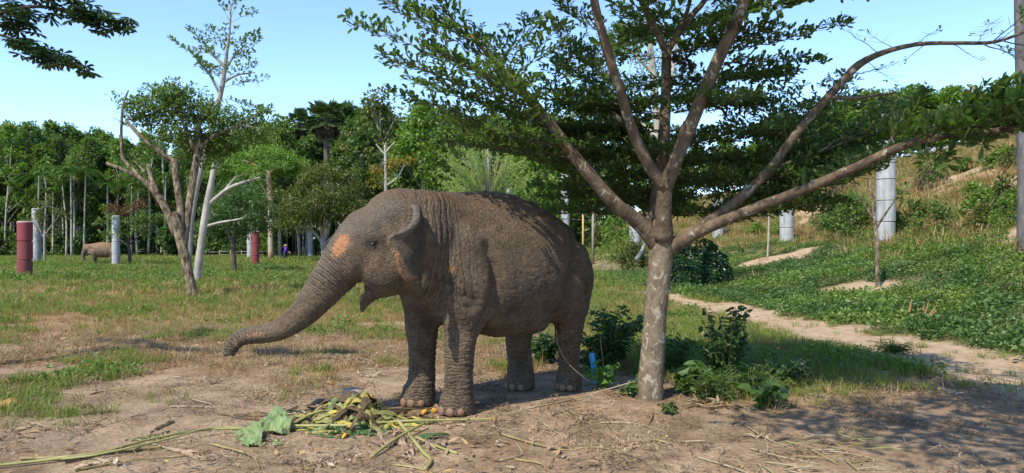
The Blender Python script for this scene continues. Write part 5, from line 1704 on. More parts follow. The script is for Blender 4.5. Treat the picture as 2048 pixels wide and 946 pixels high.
def ring_post(px, base_py, top_py, Y, wpx, mat, label, group, capped=False, cone=False, ring_h=1.0, tilt=0.0, capmat=None):
    b = gxy(pt(px, 0, Y).x, Y)
    r = wpx / 2 / F * Y
    ztop = pt(px, top_py, Y).z
    POSTS.append((b, r))
    root = empty('ring_post', b, label, 'post', group)
    h = ztop - b.z
    n = max(2, int(round(h / ring_h)))
    rh = h / n
    sh = {}
    for i in range(n):
        mb = MB()
        z0 = -0.3 if i == 0 else i * rh
        z1 = (i + 1) * rh - 0.03
        # a pipe ring with chamfered lips
        prof = [(r * 0.80, z0), (r, z0 + 0.02), (r, z1 - 0.02), (r * 0.965, z1), (r * 0.80, z1 + 0.03)]
        sides = 24
        ang = np.arange(sides) / sides * 2 * PI
        off = (np.random.default_rng(int(px) + i).random(2) - .5) * 0.03
        V = np.concatenate([np.stack([np.cos(ang) * pr + off[0], np.sin(ang) * pr + off[1], np.full(sides, z)], -1) for pr, z in prof])
        I, J = np.meshgrid(np.arange(len(prof) - 1), np.arange(sides), indexing='ij'); J2 = (J + 1) % sides
        mb.add(V, np.stack([I * sides + J, I * sides + J2, (I + 1) * sides + J2, (I + 1) * sides + J], -1).reshape(-1, 4))
        o = bpy.data.objects.new('pipe_ring', mb.mesh('pipe_ring', mat, False)); COL.objects.link(o); o.parent = root
    mb = MB()
    rr = r * 0.98
    prof = [(r * 0.99, h - 0.03), (r * 1.0, h + 0.01), (r * 0.9, h + 0.04), (0.001, h + (0.30 if cone else 0.05))]
    if cone:
        prof = [(r * 0.99, h - 0.03), (r * 1.12, h), (r * 1.1, h + 0.08), (r * 0.55, h + .30), (r * .5, h + .42), (0.001, h + .55)]
    V = np.concatenate([np.stack([np.cos(ang) * pr, np.sin(ang) * pr, np.full(sides, z)], -1) for pr, z in prof])
    I, J = np.meshgrid(np.arange(len(prof) - 1), np.arange(sides), indexing='ij'); J2 = (J + 1) % sides
    mb.add(V, np.stack([I * sides + J, I * sides + J2, (I + 1) * sides + J2, (I + 1) * sides + J], -1).reshape(-1, 4))
    o = bpy.data.objects.new('cap', mb.mesh('cap', capmat or mat, False)); COL.objects.link(o); o.parent = root
    root.rotation_euler = (0, tilt, 0)
    return root


ring_post(49.5, 557, 444, 37.9, 27, MAROON, 'large maroon painted post next to the pale ring post', 'maroon posts', capmat=CAPM, ring_h=1.05)
ring_post(510.5, 533, 463, 59, 15, MAROON, 'maroon painted post in front of a cone-capped ring post', 'maroon posts', capmat=CAPM, ring_h=1.05)
WG = 'stacked concrete ring posts'
ring_post(73, 529, 418, 65, 17, CONC, 'pale ring post beside the large maroon post', WG)
ring_post(232, 523, 432, 60, 15, CONC, 'pale ring post in front of the far elephant', WG)
ring_post(376, 525, 425, 68, 9, CONC, 'pale ring post half hidden behind the leaning tree', WG)
ring_post(500, 518, 455, 88, 12, CONC, 'cone-capped ring post behind the maroon post', WG, cone=True)
ring_post(621, 516, 426, 95, 12, CONC, 'pale ring post beside the mango tree and the person in purple', WG)
ring_post(682, 518, 405, 92, 11, CONC, 'pale ring post just above the trunk of the large elephant', WG)
ring_post(1018, 518, 377, 84, 13, CONC, 'pale ring post topping out behind the lime-green pruned tree', WG)
ring_post(1130.5, 518, 348, 68, 17, CONC, 'tall pale ring post behind the rump of the large elephant', WG)
ring_post(1269, 510, 440, 58, 22, CONC, 'pale ring post behind the feathery shrub', WG)
ring_post(1437, 486, 400, 55, 22, CONC, 'pale ring post above the creeper mound', WG)
ring_post(1574, 488, 395, 43, 28, CONC, 'pale ring post behind the lower limb of the layered tree', WG)
ring_post(1772, 480, 232, 33, 35, CONC, 'tallest pale ring post, at the foot of the dry bank', WG, ring_h=1.0)
# stub posts of an old fence before the wood
g = np.random.default_rng(2)
for px in (4, 12, 27, 33, 52, 64, 70, 95, 126, 132, 140, 146, 160):
    Y = 104 + g.uniform(-3, 2)
    b = gxy(pt(px, 0, Y).x, Y)
    h = pt(px, 482 + g.uniform(-3, 8), Y).z - b.z
    T = MB(); r = 0.13
    T.tube([[0, 0, -.2], [0, 0, h * .97], [0, 0, h]], [r, r, r * .7], 4)
    o = T.build('fence_post', CONC, None, False); o.location = b
    o.rotation_euler = (g.normal() * .03, g.normal() * .04, g.random())
    tag(o, 'short square grey concrete fence post before the plantation', 'post', 'old fence posts by the plantation')
# little bench and loose concrete pipe by the slope
WOODM = mat_noise('weathered_wood', [(0.3, (0.16, 0.13, 0.10)), (0.7, (0.34, 0.29, 0.23))], 8, 0.9, 0.4, 0.01, stretch=(1, 6, 6))
b = gpt(1215, 545)
root = empty('bench', b, 'small weathered wooden bench by the tangled shrub', 'bench')
def box(mb, c, s):
    x, y, z = c; a, b_, d = s
    v = [(x + i * a / 2, y + j * b_ / 2, z + k * d / 2) for i in (-1, 1) for j in (-1, 1) for k in (-1, 1)]
    mb.add(v, [(0, 1, 3, 2), (4, 6, 7, 5), (0, 4, 5, 1), (2, 3, 7, 6), (0, 2, 6, 4), (1, 5, 7, 3)])
for j in (-1, 0, 1):
    mb = MB(); box(mb, (b.x, b.y + j * .12, b.z + .46), (.85, .10, .035)); mb.build('plank', WOODM, root, False)
for i in (-1, 1):
    for j in (-1, 1):
        mb = MB(); box(mb, (b.x + i * .33, b.y + j * .13, b.z + .2), (.06, .06, .50)); mb.build('leg', WOODM, root, False)
T = MB(); p, r = limb_px([(1272, 520, 30, 4), (1282, 505, 30, 4), (1290, 488, 30, 3.5), (1296, 470, 30, 3)], 8); T.tube(p, r, 7)
tag(T.build('leaning_pole', BARK_PALE, None, origin=Vector(p[0])), 'pale stick leaning out of the tangled shrub behind the layered tree', 'pole')
Y = 60
T = MB(); bb = gxy(pt(1166, 0, Y).x, Y); T.tube([[bb.x, bb.y, bb.z - .1], list(pt(1166, 425, Y))], [.09, .08], 7)
tag(T.build('wooden_stake', mat_noise('yellow_wood', [(0.3, (.34, .22, .07)), (.7, (.48, .33, .12))], 5), None, origin=bb), 'thin yellow stake on the slope behind the rump of the elephant', 'stake')
T = MB(); bb = gxy(pt(1186, 0, Y).x, Y); T.tube([[bb.x, bb.y, bb.z - .1], list(pt(1186, 408, Y))], [.12, .10], 7)
tag(T.build('wooden_stake', WOODM, None, origin=bb), 'thick brown stake next to the thin yellow stake', 'stake')
# old rail fence in the dark of the wood
for i in range(6):
    px = 395 + i * 22
    b = gxy(pt(px, 0, 97).x, 97)
    root = empty('rail_fence', b, 'low wooden rail fence bay at the dark plantation edge', 'fence', 'rail fence bays')
    dx = 22 / F * 97
    for z in (.45, .85):
        mb = MB(); mb.tube([[b.x, b.y, b.z + z], [b.x + dx, b.y, b.z + z]], [.04, .04], 5); mb.build('rail', WOODM, root)
    mb = MB(); mb.tube([[b.x, b.y, b.z - .1], [b.x, b.y, b.z + 1.05]], [.06, .06], 6); mb.build('post', WOODM, root)


def field_mesh(name, lo, hi, h, fn, mat, parent, sm=2):
    f = Field(lo, hi, h)
    fn(f)
    V, Q = f.polygonize()
    V = relax(V, Q, sm)
    mb = MB(); mb.add(V, Q)
    o = bpy.data.objects.new(name, mb.mesh(name, mat)); COL.objects.link(o); o.parent = parent
    return o, V


def person():
    b = gxy(pt(571.5, 0, 80).x, 80)
    root = empty('person', b, 'person in a purple shirt, dark trousers and straw hat walking on the lawn', 'person')
    skin = mat_noise('skin_tone', [(0.3, (.20, .11, .07)), (.7, (.27, .16, .10))], 8, .6, 0)
    purple = mat_noise('purple_cloth', [(0.3, (.10, .03, .30)), (.7, (.20, .06, .50))], 9, .85, .3)
    dark = mat_noise('dark_cloth', [(0.3, (.012, .012, .018)), (.7, (.03, .03, .04))], 9, .9, .3)
    hat = mat_noise('straw_hat', [(0.3, (.50, .28, .14)), (.7, (.66, .42, .24))], 20, .9, .3)
    lo, hi = (-.55, -.55, -.02), (.55, .55, 1.75)
    def body(f):
        f.chain([(0, 0, .9), (.01, -.01, 1.15), (0, 0, 1.34), (-.01, 0, 1.43)], [.12, .12, .12, .05], .05)
        f.ell((-.03, 0, 1.53), (.085, .075, .11), k=.03)
        f.ell((-.115, 0, 1.52), (.018, .014, .02), k=.015)
        f.chain([(-.02, 0, 1.40), (-.02, 0, 1.50)], [.048, .05], .02)
        for s, sw in ((-1, .16), (1, -.16)):
            f.chain([(0, s * .08, .9), (sw * .6, s * .09, .48), (sw * 1.5, s * .09, .07)], [.085, .058, .036], .04)
            f.chain([(sw * 1.5, s * .09, .035), (sw * 1.5 - .15, s * .09, .03)], [.038, .03], .03)
            f.chain([(0, s * .17, 1.34), (-sw * .5, s * .23, 1.10), (-sw * .9 - .08, s * .22, .90)], [.055, .042, .03], .04)
            hb = np.array([-sw * .9 - .09, s * .22, .86])
            f.ell(hb, (.03, .018, .045), k=.02)
            for q in range(4):
                f.chain([hb + [-.022 + q * .015, 0, -.03], hb + [-.03 + q * .016, 0, -.085 + .006 * abs(q - 1.5)]], [.009, .008], .008)
            f.chain([hb + [-.02, 0, .01], hb + [-.055, 0, -.03]], [.010, .008], .008)
    field_mesh('body', lo, hi, .018, body, skin, root)
    def shirt(f):
        f.chain([(0, 0, .86), (.01, -.01, 1.1), (0, 0, 1.33)], [.165, .15, .135], .06)
        f.chain([(0, -.15, 1.35), (0, .15, 1.35)], [.075, .075], .05)
        for s, sw in ((-1, .16), (1, -.16)):
            f.chain([(0, s * .17, 1.34), (-sw * .5, s * .23, 1.10), (-sw * .8 - .05, s * .225, .97)], [.075, .062, .055], .04)
    field_mesh('shirt', lo, hi, .02, shirt, purple, root)
    def trousers(f):
        f.chain([(0, -.06, .9), (0, .06, .9)], [.13, .13], .05)
        for s, sw in ((-1, .16), (1, -.16)):
            f.chain([(0, s * .08, .88), (sw * .6, s * .09, .48), (sw * 1.4, s * .09, .13)], [.115, .085, .07], .04)
    field_mesh('trousers', lo, hi, .02, trousers, dark, root)
    def hatf(f):
        f.ell((-.02, 0, 1.62), (.10, .09, .075), k=.02)
        f.ell((-.02, 0, 1.585), (.21, .20, .022), k=.02)
    field_mesh('hat', (-.4, -.4, 1.45), (.4, .4, 1.8), .015, hatf, hat, root)
    def bag(f):
        f.ell((.16, -.24, .80), (.10, .05, .13), k=.02)
        f.chain([(.12, -.24, .92), (.10, -.23, 1.0)], [.012, .012], .01)
    field_mesh('bag', (-.1, -.4, .6), (.4, -.1, 1.1), .015, bag, dark, root)
    root.scale = (1.1,) * 3
    root.rotation_euler = (0, 0, .5)


person()


def far_elephant():
    b = gxy(pt(206, 0, 63).x, 63)
    root = empty('elephant', b, 'distant brown elephant grazing with its trunk down behind a pale post', 'elephant')
    skin = elephant_skin('far_elephant_skin', (.115, .085, .060), (.4, .2, .1), (.21, .115, .055), far=True)
    def body(f):
        M = [[-1, 0, 0], [0, -1, 0]]                # u runs towards the head (-x), v towards the camera (-y)
        st = [(-1.40, 1.40, 1.10, .12), (-1.28, 1.62, .85, .34), (-1.0, 1.82, .75, .48), (-.5, 1.97, .70, .58), (0, 2.02, .68, .60), (.45, 1.97, .74, .55), (.8, 1.85, .85, .42), (1.0, 1.72, 1.0, .26)]
        f.loft(M, st, .06)
        f.chain([(-.75, 0, 1.5), (-1.22, 0, 1.48)], [.40, .36], .12)
        f.ell((-1.30, 0, 1.46), (.36, .30, .38), k=.08)
        f.ell((-1.30, -.12, 1.70), (.2, .15, .14), k=.08); f.ell((-1.30, .12, 1.70), (.2, .15, .14), k=.08)
        f.chain([(-1.42, 0, 1.30), (-1.60, 0, 1.05), (-1.62, 0, .75), (-1.50, 0, .45), (-1.30, -.05, .22), (-1.15, -.05, .16)], [.24, .18, .14, .11, .085, .06], .06)
        f.chain([(-1.15, 0, 1.18), (-1.32, 0, 1.0), (-1.36, 0, .92)], [.18, .10, .05], .05)
        for x, s, k in ((-.62, -1, 0), (-.80, 1, .0), (.92, -1, 0), (.75, 1, 0)):
            f.chain([(x + .05, s * .28, 1.2), (x, s * .27, .75), (x + (.04 if x > 0 else 0), s * .27, .4), (x, s * .27, .10)], [.30, .21, .155, .185], .10)
        A = spline([(-1.12, -.30, 1.70), (-1.05, -.34, 1.45), (-1.10, -.30, 1.15)], 24); R = spline([(-.95, -.42, 1.68), (-.62, -.46, 1.55), (-.60, -.46, 1.30), (-.85, -.42, 1.02), (-1.1, -.36, 1.05)], 24)
        f.cloud(np.concatenate([A * (1 - t) + R * t for t in np.linspace(0, 1, 16)]), np.full(24 * 16, .035), .03)
        f.chain([(1.38, 0, 1.45), (1.46, 0, 1.1), (1.42, 0, .7)], [.06, .04, .03], .03)
        f.floor(0)
    o, V = field_mesh('body', (-1.95, -.9, -.04), (1.65, .9, 2.2), .035, body, skin, root, 2)
    z = np.zeros(len(V))
    for k, a in (('spot', z), ('pink', z), ('pale', z), ('dark', sstep(.9, .4, V[:, 2]) * .12), ('fleck', z + .3), ('dust', sstep(1.2, 1.9, V[:, 2]))):
        set_attr(o.data, k, a)
    em = bpy.data.materials['elephant_eye']
    add_ball('eye', b + Vector((-1.42, -.27, 1.45)), (.03, .03, .03), em, root, 2)
    root.rotation_euler = (0, 0, .12)


far_elephant()

# ------------------------------------------------------------------ ground cover: grass, weeds, creepers, straw (scattered over the turf)
GRASS = mat_leaf('grass_green', [(0.115, 0.145, 0.028), (0.165, 0.200, 0.038), (0.220, 0.255, 0.056), (0.135, 0.170, 0.038), (0.28, 0.26, 0.10)], 0.35, 0.55, 0.25, per='obj')
GRASS_DRY = mat_leaf('grass_dry', [(0.20, 0.115, 0.050), (0.31, 0.19, 0.088), (0.40, 0.285, 0.145), (0.20, 0.15, 0.06)], 0.25, 0.7, 0.15, per='obj')
WEED = mat_leaf('weed_leaf', [(0.085, 0.140, 0.028), (0.120, 0.185, 0.034), (0.165, 0.230, 0.048), (0.100, 0.160, 0.036)], 0.35, 0.45, 0.35, per='obj')
WEED_DARK = mat_leaf('weed_leaf_dark', [(0.050, 0.098, 0.024), (0.075, 0.130, 0.030), (0.105, 0.165, 0.038)], 0.3, 0.42, 0.4, per='obj')
STRAW = mat_leaf('straw', [(0.22, 0.15, 0.09), (0.32, 0.235, 0.15), (0.42, 0.33, 0.23), (0.15, 0.10, 0.06), (0.28, 0.18, 0.10)], 0.1, 0.8, 0.15, per='obj')
TWIGM = mat_leaf('dark_twig', [(0.05, 0.035, 0.025), (0.10, 0.07, 0.045), (0.16, 0.11, 0.07)], 0.05, 0.85, 0.1, per='obj')
DEADLEAF = mat_leaf('dead_leaf', [(0.22, 0.13, 0.07), (0.36, 0.25, 0.16), (0.46, 0.38, 0.28), (0.14, 0.08, 0.05), (0.45, 0.30, 0.12)], 0.15, 0.75, 0.2, per='obj')


def blades(seed, n, h, spread, w, lean=0.5, mat=None, name='tuft'):
    g = np.random.default_rng(seed)
    mb = MB()
    a = g.uniform(0, 2 * PI, n); r = spread * np.sqrt(g.random(n))
    d = np.stack([np.cos(a), np.sin(a), 0 * a], -1)
    base = np.stack([np.cos(a + g.normal(size=n)) * r, np.sin(a + g.normal(size=n)) * r, np.full(n, -0.01)], -1)
    hh = h * (0.5 + 0.7 * g.random(n)); ln_ = lean * (0.3 + g.random(n)) * hh
    side = np.stack([-np.sin(a + .6 * g.normal(size=n)), np.cos(a + .6 * g.normal(size=n)), 0 * a], -1) * w * (0.7 + 0.6 * g.random(n))[:, None]
    up = np.array([0, 0, 1.0])
    m = base + d * (ln_ * .3)[:, None] + up * (hh * .6)[:, None]
    t = base + d * ln_[:, None] + up * (hh * (0.75 + .25 * g.random(n)))[:, None]
    V = np.stack([base - side / 2, base + side / 2, m + side * .4, m - side * .4, t], 1)
    i = np.arange(n)[:, None] * 5
    mb.add(V.reshape(-1, 3), i + [0, 1, 2, 3])
    mb.f[3].append(i + [3, 2, 4]); mb.m[3].append(np.zeros(n, np.int32))
    return mb.mesh(name, mat, False)


def leafclump(seed, n, h, spread, L, wid, mat, shape='ovate', name='weed'):
    g = np.random.default_rng(seed)
    mb = MB()
    a = g.uniform(0, 2 * PI, n); r = spread * np.sqrt(g.random(n))
    P = np.stack([np.cos(a) * r, np.sin(a) * r, h * g.random(n) ** .7 * (1 - .5 * (r / spread) ** 2)], -1)
    D = unit(np.stack([np.cos(a), np.sin(a), 0 * a], -1) * .6 + g.normal(size=(n, 3)) * .6 + [0, 0, .1])
    N = unit(g.normal(size=(n, 3)) * .4 + [0, 0, 1])
    l = L * (.5 + .8 * g.random(n))
    mb.leaves(P, D, N, l, l * wid, 0, shape, droop=.15)
    for j in range(0, n, 3):
        mb.tube([P[j] * [.3, .3, 0], P[j]], [.003, .002], 3, 0, False)
    return mb.mesh(name, mat, False)


def strawbits(seed, n, spread, L, w, mat, name='straw'):
    g = np.random.default_rng(seed)
    mb = MB()
    for j in range(n):
        c = np.append(g.uniform(-1, 1, 2) * spread, .008 + .02 * g.random())
        a = g.uniform(0, 2 * PI); l = L * (.3 + g.random())
        d = np.array([math.cos(a), math.sin(a), g.normal() * .10])
        e = np.array([-d[1], d[0], 0]) * w * (.5 + g.random())
        bend = np.cross(d, [0, 0, 1]) * l * g.normal() * .12 + [0, 0, .012]
        q = [c - d * l / 2, c + bend, c + d * l / 2]
        V = np.concatenate([[x - e / 2, x + e / 2] for x in q])
        V[:, 2] = np.maximum(V[:, 2], .004)
        mb.add(V, [(0, 1, 3, 2), (2, 3, 5, 4)])
    return mb.mesh(name, mat, False)


_grp = {}


def scatter(name, P, sources, label, cat, smin, smax, seed, tilt=0.15, zoff=0.0, scl=None):
    """one stuff object: alike small plants set on points"""
    g = np.random.default_rng(seed)
    n = len(P)
    me = bpy.data.meshes.new(name)
    me.vertices.add(n)
    me.vertices.foreach_set('co', np.asarray(P, np.float32).ravel())
    rot = np.stack([g.normal(size=n) * tilt, g.normal(size=n) * tilt, g.uniform(0, 2 * PI, n)], -1).astype(np.float32)
    a = me.attributes.new('rot', 'FLOAT_VECTOR', 'POINT'); a.data.foreach_set('vector', rot.ravel())
    s = g.uniform(smin, smax, n) * (1 if scl is None else scl)
    a = me.attributes.new('scl', 'FLOAT', 'POINT'); a.data.foreach_set('value', s.astype(np.float32))
    a = me.attributes.new('idx', 'INT', 'POINT'); a.data.foreach_set('value', g.integers(0, len(sources), n).astype(np.int32))
    o = bpy.data.objects.new(name, me); COL.objects.link(o)
    key = tuple(m.name for m in sources)
    if key not in _grp:
        src = []
        for i, m in enumerate(sources):
            so = bpy.data.objects.new('source_' + m.name, m)
            src.append(so)
        ng = bpy.data.node_groups.new('scatter_' + name, 'GeometryNodeTree')
        ng.interface.new_socket('Geometry', in_out='INPUT', socket_type='NodeSocketGeometry')
        ng.interface.new_socket('Geometry', in_out='OUTPUT', socket_type='NodeSocketGeometry')
        N, Lk = ng.nodes, ng.links
        gi, go = N.new('NodeGroupInput'), N.new('NodeGroupOutput')
        g2i = N.new('GeometryNodeGeometryToInstance')
        for so in reversed(src):
            oi = N.new('GeometryNodeObjectInfo')
            oi.inputs['Object'].default_value = so
            oi.inputs['As Instance'].default_value = False
            Lk.new(oi.outputs['Geometry'], g2i.inputs[0])
        iop = N.new('GeometryNodeInstanceOnPoints')
        Lk.new(gi.outputs[0], iop.inputs['Points']); Lk.new(g2i.outputs[0], iop.inputs['Instance'])
        iop.inputs['Pick Instance'].default_value = True
        for nm, typ, sock in (('idx', 'INT', 'Instance Index'), ('rot', 'FLOAT_VECTOR', 'Rotation'), ('scl', 'FLOAT', 'Scale')):
            na = N.new('GeometryNodeInputNamedAttribute'); na.data_type = typ; na.inputs['Name'].default_value = nm
            outp = [x for x in na.outputs if x.enabled and x.name == 'Attribute'][0]
            if nm == 'rot':
                e = N.new('FunctionNodeEulerToRotation'); Lk.new(outp, e.inputs[0]); outp = e.outputs[0]
            Lk.new(outp, iop.inputs[sock])
        Lk.new(iop.outputs[0], go.inputs[0])
        _grp[key] = ng
    md = o.modifiers.new('scatter', 'NODES'); md.node_group = _grp[key]
    return tag(o, label, cat, kind='stuff')


def sample(n, y0, y1, seed, dens, marg=1.0):
    """n trial points spread evenly over the ground seen between two distances, kept with probability dens"""
    g = np.random.default_rng(seed)
    Y = np.sqrt(g.uniform(y0 ** 2, y1 ** 2, n))
    X = g.uniform(-1, 1, n) * (0.72 * Y + marg)
    gr, st, pa = masks(X, Y)
    k = g.random(n) < dens(X, Y, gr, st, pa)
    X, Y = X[k], Y[k]
    return np.stack([X, Y, gz(X, Y)], -1)


def clear(P):
    """keep the feet, trunk foot and the fodder free"""
    X, Y = P[:, 0], P[:, 1]
    ok = np.ones(len(P), bool)
    for x, y, r in ((-.57, 7.57, .25), (-1.01, 7.98, .25), (.69, 8.8, .25), (.1, 8.85, .25), (1.58, 8.3, .22)):
        ok &= np.hypot(X - x, Y - y) > r
    return P[ok]


def bank(X, Y):
    return (path_side(X, Y) > .35) & (X > 4) & (path_d(X, Y) > .9)


TUFT = [blades(k, 22, .15, .09, .007, .6, GRASS, 'tuft') for k in range(4)]
TUFT_FAR = [blades(10 + k, 34, .24, .30, .022, .6, GRASS, 'tuft_far') for k in range(3)]
TUFT_DRY = [blades(20 + k, 20, .13, .12, .006, 1.1, GRASS_DRY, 'tuft_dry') for k in range(4)]
TUFT_DRY_FAR = [blades(26 + k, 34, .30, .40, .022, .9, GRASS_DRY, 'tuft_dry_far') for k in range(3)]
WEEDS = [leafclump(30 + k, 26, .16, .14, .055, .7, WEED) for k in range(4)]
CREEP = [leafclump(40 + k, 60, .22, .28, .072, .8, WEED) for k in range(4)]
CREEP_D = [leafclump(50 + k, 60, .24, .28, .075, .75, WEED_DARK, name='creeper_dark') for k in range(3)]
BITS = [strawbits(60 + k, 12, .16, .16, .006, STRAW) for k in range(5)]
BITS_F = [strawbits(70 + k, 34, .14, .06, .004, STRAW, 'fine_straw') for k in range(4)]
DLEAF = []
for k in range(4):
    mb = MB(); g = np.random.default_rng(80 + k)
    P = np.append(g.uniform(-.15, .15, (5, 2)), np.full((5, 1), .012), 1)
    mb.leaves(P, unit(g.normal(size=(5, 3)) * [1, 1, .12]), unit(g.normal(size=(5, 3)) * .3 + [0, 0, 1]), .07 * (.5 + g.random(5)), .03, 0, 'ovate', fold=.25, droop=-.2)
    DLEAF.append(mb.mesh('dry_leaf', DEADLEAF, False))

P = clear(sample(60000, 5.2, 24, 1, lambda X, Y, g, s, p: g * (~bank(X, Y)) * .62))
hs = 1 + .9 * sstep(15, 20, P[:, 1]) * (P[:, 0] < 3) * fbm(P[:, 0] * .6, P[:, 1] * .6, 0, 40)
scatter('grass', P, TUFT, 'short green grass growing over the clearing', 'grass', .6, 1.25, 1, .2, scl=hs)
P = sample(34000, 22, 62, 2, lambda X, Y, g, s, p: g * (~bank(X, Y)) * .75 * np.clip(1.2 - Y / 90, 0, 1))
scatter('lawn_grass', P, TUFT_FAR, 'green grass of the lawn before the plantation', 'grass', .6, 1.3, 2)
P = sample(22000, 20, 75, 23, lambda X, Y, g, s, p: np.clip(s * .55 + .12, 0, 1) * (~bank(X, Y)) * (p < .5) * .6)
scatter('lawn_dry_grass', P, TUFT_DRY_FAR, 'bleached dry grass mixed into the lawn', 'dry grass', .35, .9, 23, .25)
P = sample(26000, 60, 108, 3, lambda X, Y, g, s, p: g * (X < 14) * .6)
scatter('far_grass', P, TUFT_FAR, 'distant green grass at the plantation edge', 'grass', 1.3, 2.4, 3)
P = clear(sample(30000, 6.0, 24, 4, lambda X, Y, g, s, p: np.clip(s * .6 * (1 - .5 * g) * (~bank(X, Y)), 0, 1)))
scatter('dry_grass', P, TUFT_DRY, 'dry brown grass stubble around the bare soil', 'dry grass', .5, 1.2, 4, .3)
g = np.random.default_rng(91)
P = []
for b, r in POSTS:
    for k in range(14):
        a = g.uniform(0, 2 * PI); q = r * g.uniform(1.0, 1.7)
        x, y = b.x + math.cos(a) * q, b.y + math.sin(a) * q
        P.append([x, y, float(gz(x, y))])
scatter('post_foot_grass', np.array(P), TUFT_FAR, 'rank grass growing round the feet of the posts', 'grass', .8, 1.8, 91)
P = sample(16000, 14, 80, 5, lambda X, Y, g, s, p: s * bank(X, Y) * .8)
scatter('bank_grass', P, TUFT_DRY_FAR, 'straw-coloured dry grass over the bank', 'dry grass', .6, 1.6, 5, .3)
P = sample(9000, 20, 80, 15, lambda X, Y, g, s, p: g * bank(X, Y) * (X + np.clip((Y - 40) * .12, 0, 8) > 15))
scatter('bank_green_grass', P, TUFT_FAR, 'green grass tufts mixed into the dry bank', 'grass', .8, 1.8, 15)
P = sample(26000, 9, 46, 6, lambda X, Y, g, s, p: g * bank(X, Y) * sstep(19, 15.5, X + 4 * (fbm(X * .4, Y * .4, 0, 51) - .5)) * (p < .3) * sstep(95, 10, Y * 1.5) )
dk = fbm(P[:, 0] * .5, P[:, 1] * .5, 0, 50) > .5
scatter('creeper_carpet', P[~dk], CREEP, 'light green broad-leaved creepers carpeting the foot of the bank', 'creeper', .6, 1.25, 6, .2)
scatter('dark_creeper_carpet', P[dk], CREEP_D, 'dark green creepers carpeting the foot of the bank', 'creeper', .6, 1.25, 7, .2)
P = clear(sample(24000, 8, 30, 8, lambda X, Y, g, s, p: g * (~bank(X, Y)) * sstep(.5, .62, fbm(X * .8, Y * .8, 0, 60)) * .7))
scatter('weeds', P, WEEDS, 'low leafy weeds among the grass', 'weeds', .6, 1.5, 8, .2)
P = sample(12000, 28, 75, 16, lambda X, Y, g, s, p: g * (~bank(X, Y)) * sstep(.5, .6, fbm(X * .3, Y * .3, 0, 61)) * .8)
scatter('lawn_weeds', P, CREEP, 'leafy weeds in patches on the lawn', 'weeds', .7, 1.7, 16, .2)
P = clear(sample(7000, 5, 13, 9, lambda X, Y, g, s, p: (.12 + .5 * s) * (1 - .6 * g) * sstep(.36, .6, fbm(X * 1.4, Y * 1.4, 0, 70)) * (path_d(X, Y) > 1.2)))
scatter('straw_litter', P, BITS, 'pale straw and stalk litter strewn over the soil', 'litter', .5, 1.4, 9, .03)
P = clear(sample(24000, 5, 16, 10, lambda X, Y, g, s, p: (.08 + .5 * s) * sstep(.36, .62, fbm(X * 1.1, Y * 1.1, 0, 71)) * (path_d(X, Y) > 1.1)))
scatter('fine_litter', P, BITS_F, 'fine chaff and twig bits on the soil', 'litter', .5, 1.5, 10, .03)
P = clear(sample(3800, 5, 15, 11, lambda X, Y, g, s, p: .45 * sstep(.4, .65, fbm(X * .9, Y * .9, 0, 72)) * (path_d(X, Y) > 1.1)))
scatter('leaf_litter', P, DLEAF, 'dry fallen leaves scattered on the soil', 'litter', .5, 1.4, 11, .05)
TWIGS = [strawbits(90 + k, 14, .14, .09, .006, TWIGM, 'twig') for k in range(3)]
P = clear(sample(9000, 5, 14, 17, lambda X, Y, g, s, p: .30 * sstep(.42, .6, fbm(X * 1.3, Y * 1.3, 0, 75)) * (path_d(X, Y) > 1.1)))
scatter('twig_litter', P, TWIGS, 'dark rotten twig bits on the soil', 'litter', .5, 1.4, 17, .03)
P = sample(9000, 5, 22, 14, lambda X, Y, g, s, p: p * .12)
scatter('path_tufts', P[:60], TUFT, 'small grass tufts growing on the sandy path', 'grass', .5, 1.2, 14)

# ------------------------------------------------------------------ plants and things round the foot of the tree
STEM = mat_noise('green_stem', [(0.3, (.06, .10, .03)), (.7, (.14, .17, .06))], 10, .8, 0)


def leafy_plant(name, label, px, py, h, r, nst, nl, L, wid, mat, seed, shape='ovate', group=None, cat='plant', stem=STEM, lean=(0, 0), parts=False):
    b = gpt(px, py)
    root = empty(name, b, label, cat, group)
    g = np.random.default_rng(seed)
    T, Lf = MB(), MB()
    row = []
    for j in range(nst):
        a = g.uniform(0, 2 * PI); q = r * math.sqrt(g.random())
        e = np.array([b.x + lean[0] + math.cos(a) * q, b.y + lean[1] + math.sin(a) * q, b.z + h * (.45 + .6 * g.random())])
        p = spline([[b.x + math.cos(a) * q * .2, b.y + math.sin(a) * q * .2, b.z - .03], [b.x + math.cos(a) * q * .45, b.y + math.sin(a) * q * .45, b.z + (e[2] - b.z) * .6], list(e)], 8)
        T.tube(p, np.linspace(.008, .003, 8), 4)
        tt = g.uniform(.2, 1, nl)
        P = np.stack([np.interp(tt, np.linspace(0, 1, 8), p[:, k]) for k in range(3)], -1) + g.normal(size=(nl, 3)) * .02
        D = unit(g.normal(size=(nl, 3)) * [1, 1, .35] + [0, 0, -.05])
        N = unit(g.normal(size=(nl, 3)) * .45 + [0, -.25, 1])
        row.append((P, D, N, L * (.55 + .75 * g.random(nl))))
    P, D, N, LL = [np.concatenate([x[i] for x in row]) for i in range(4)]
    T.build('stem', stem, root)
    if parts:
        for i in range(len(P)):
            mb = MB(); mb.leaves(P[i:i + 1], D[i:i + 1], N[i:i + 1], LL[i:i + 1], LL[i:i + 1] * wid, 0, shape, droop=.15)
            o = mb.build('leaf', mat, root, False)
    else:
        Lf.leaves(P, D, N, LL, LL * wid, 0, shape, droop=.15)
        tag(Lf.build('foliage', mat, root, False), kind='stuff')
    return root


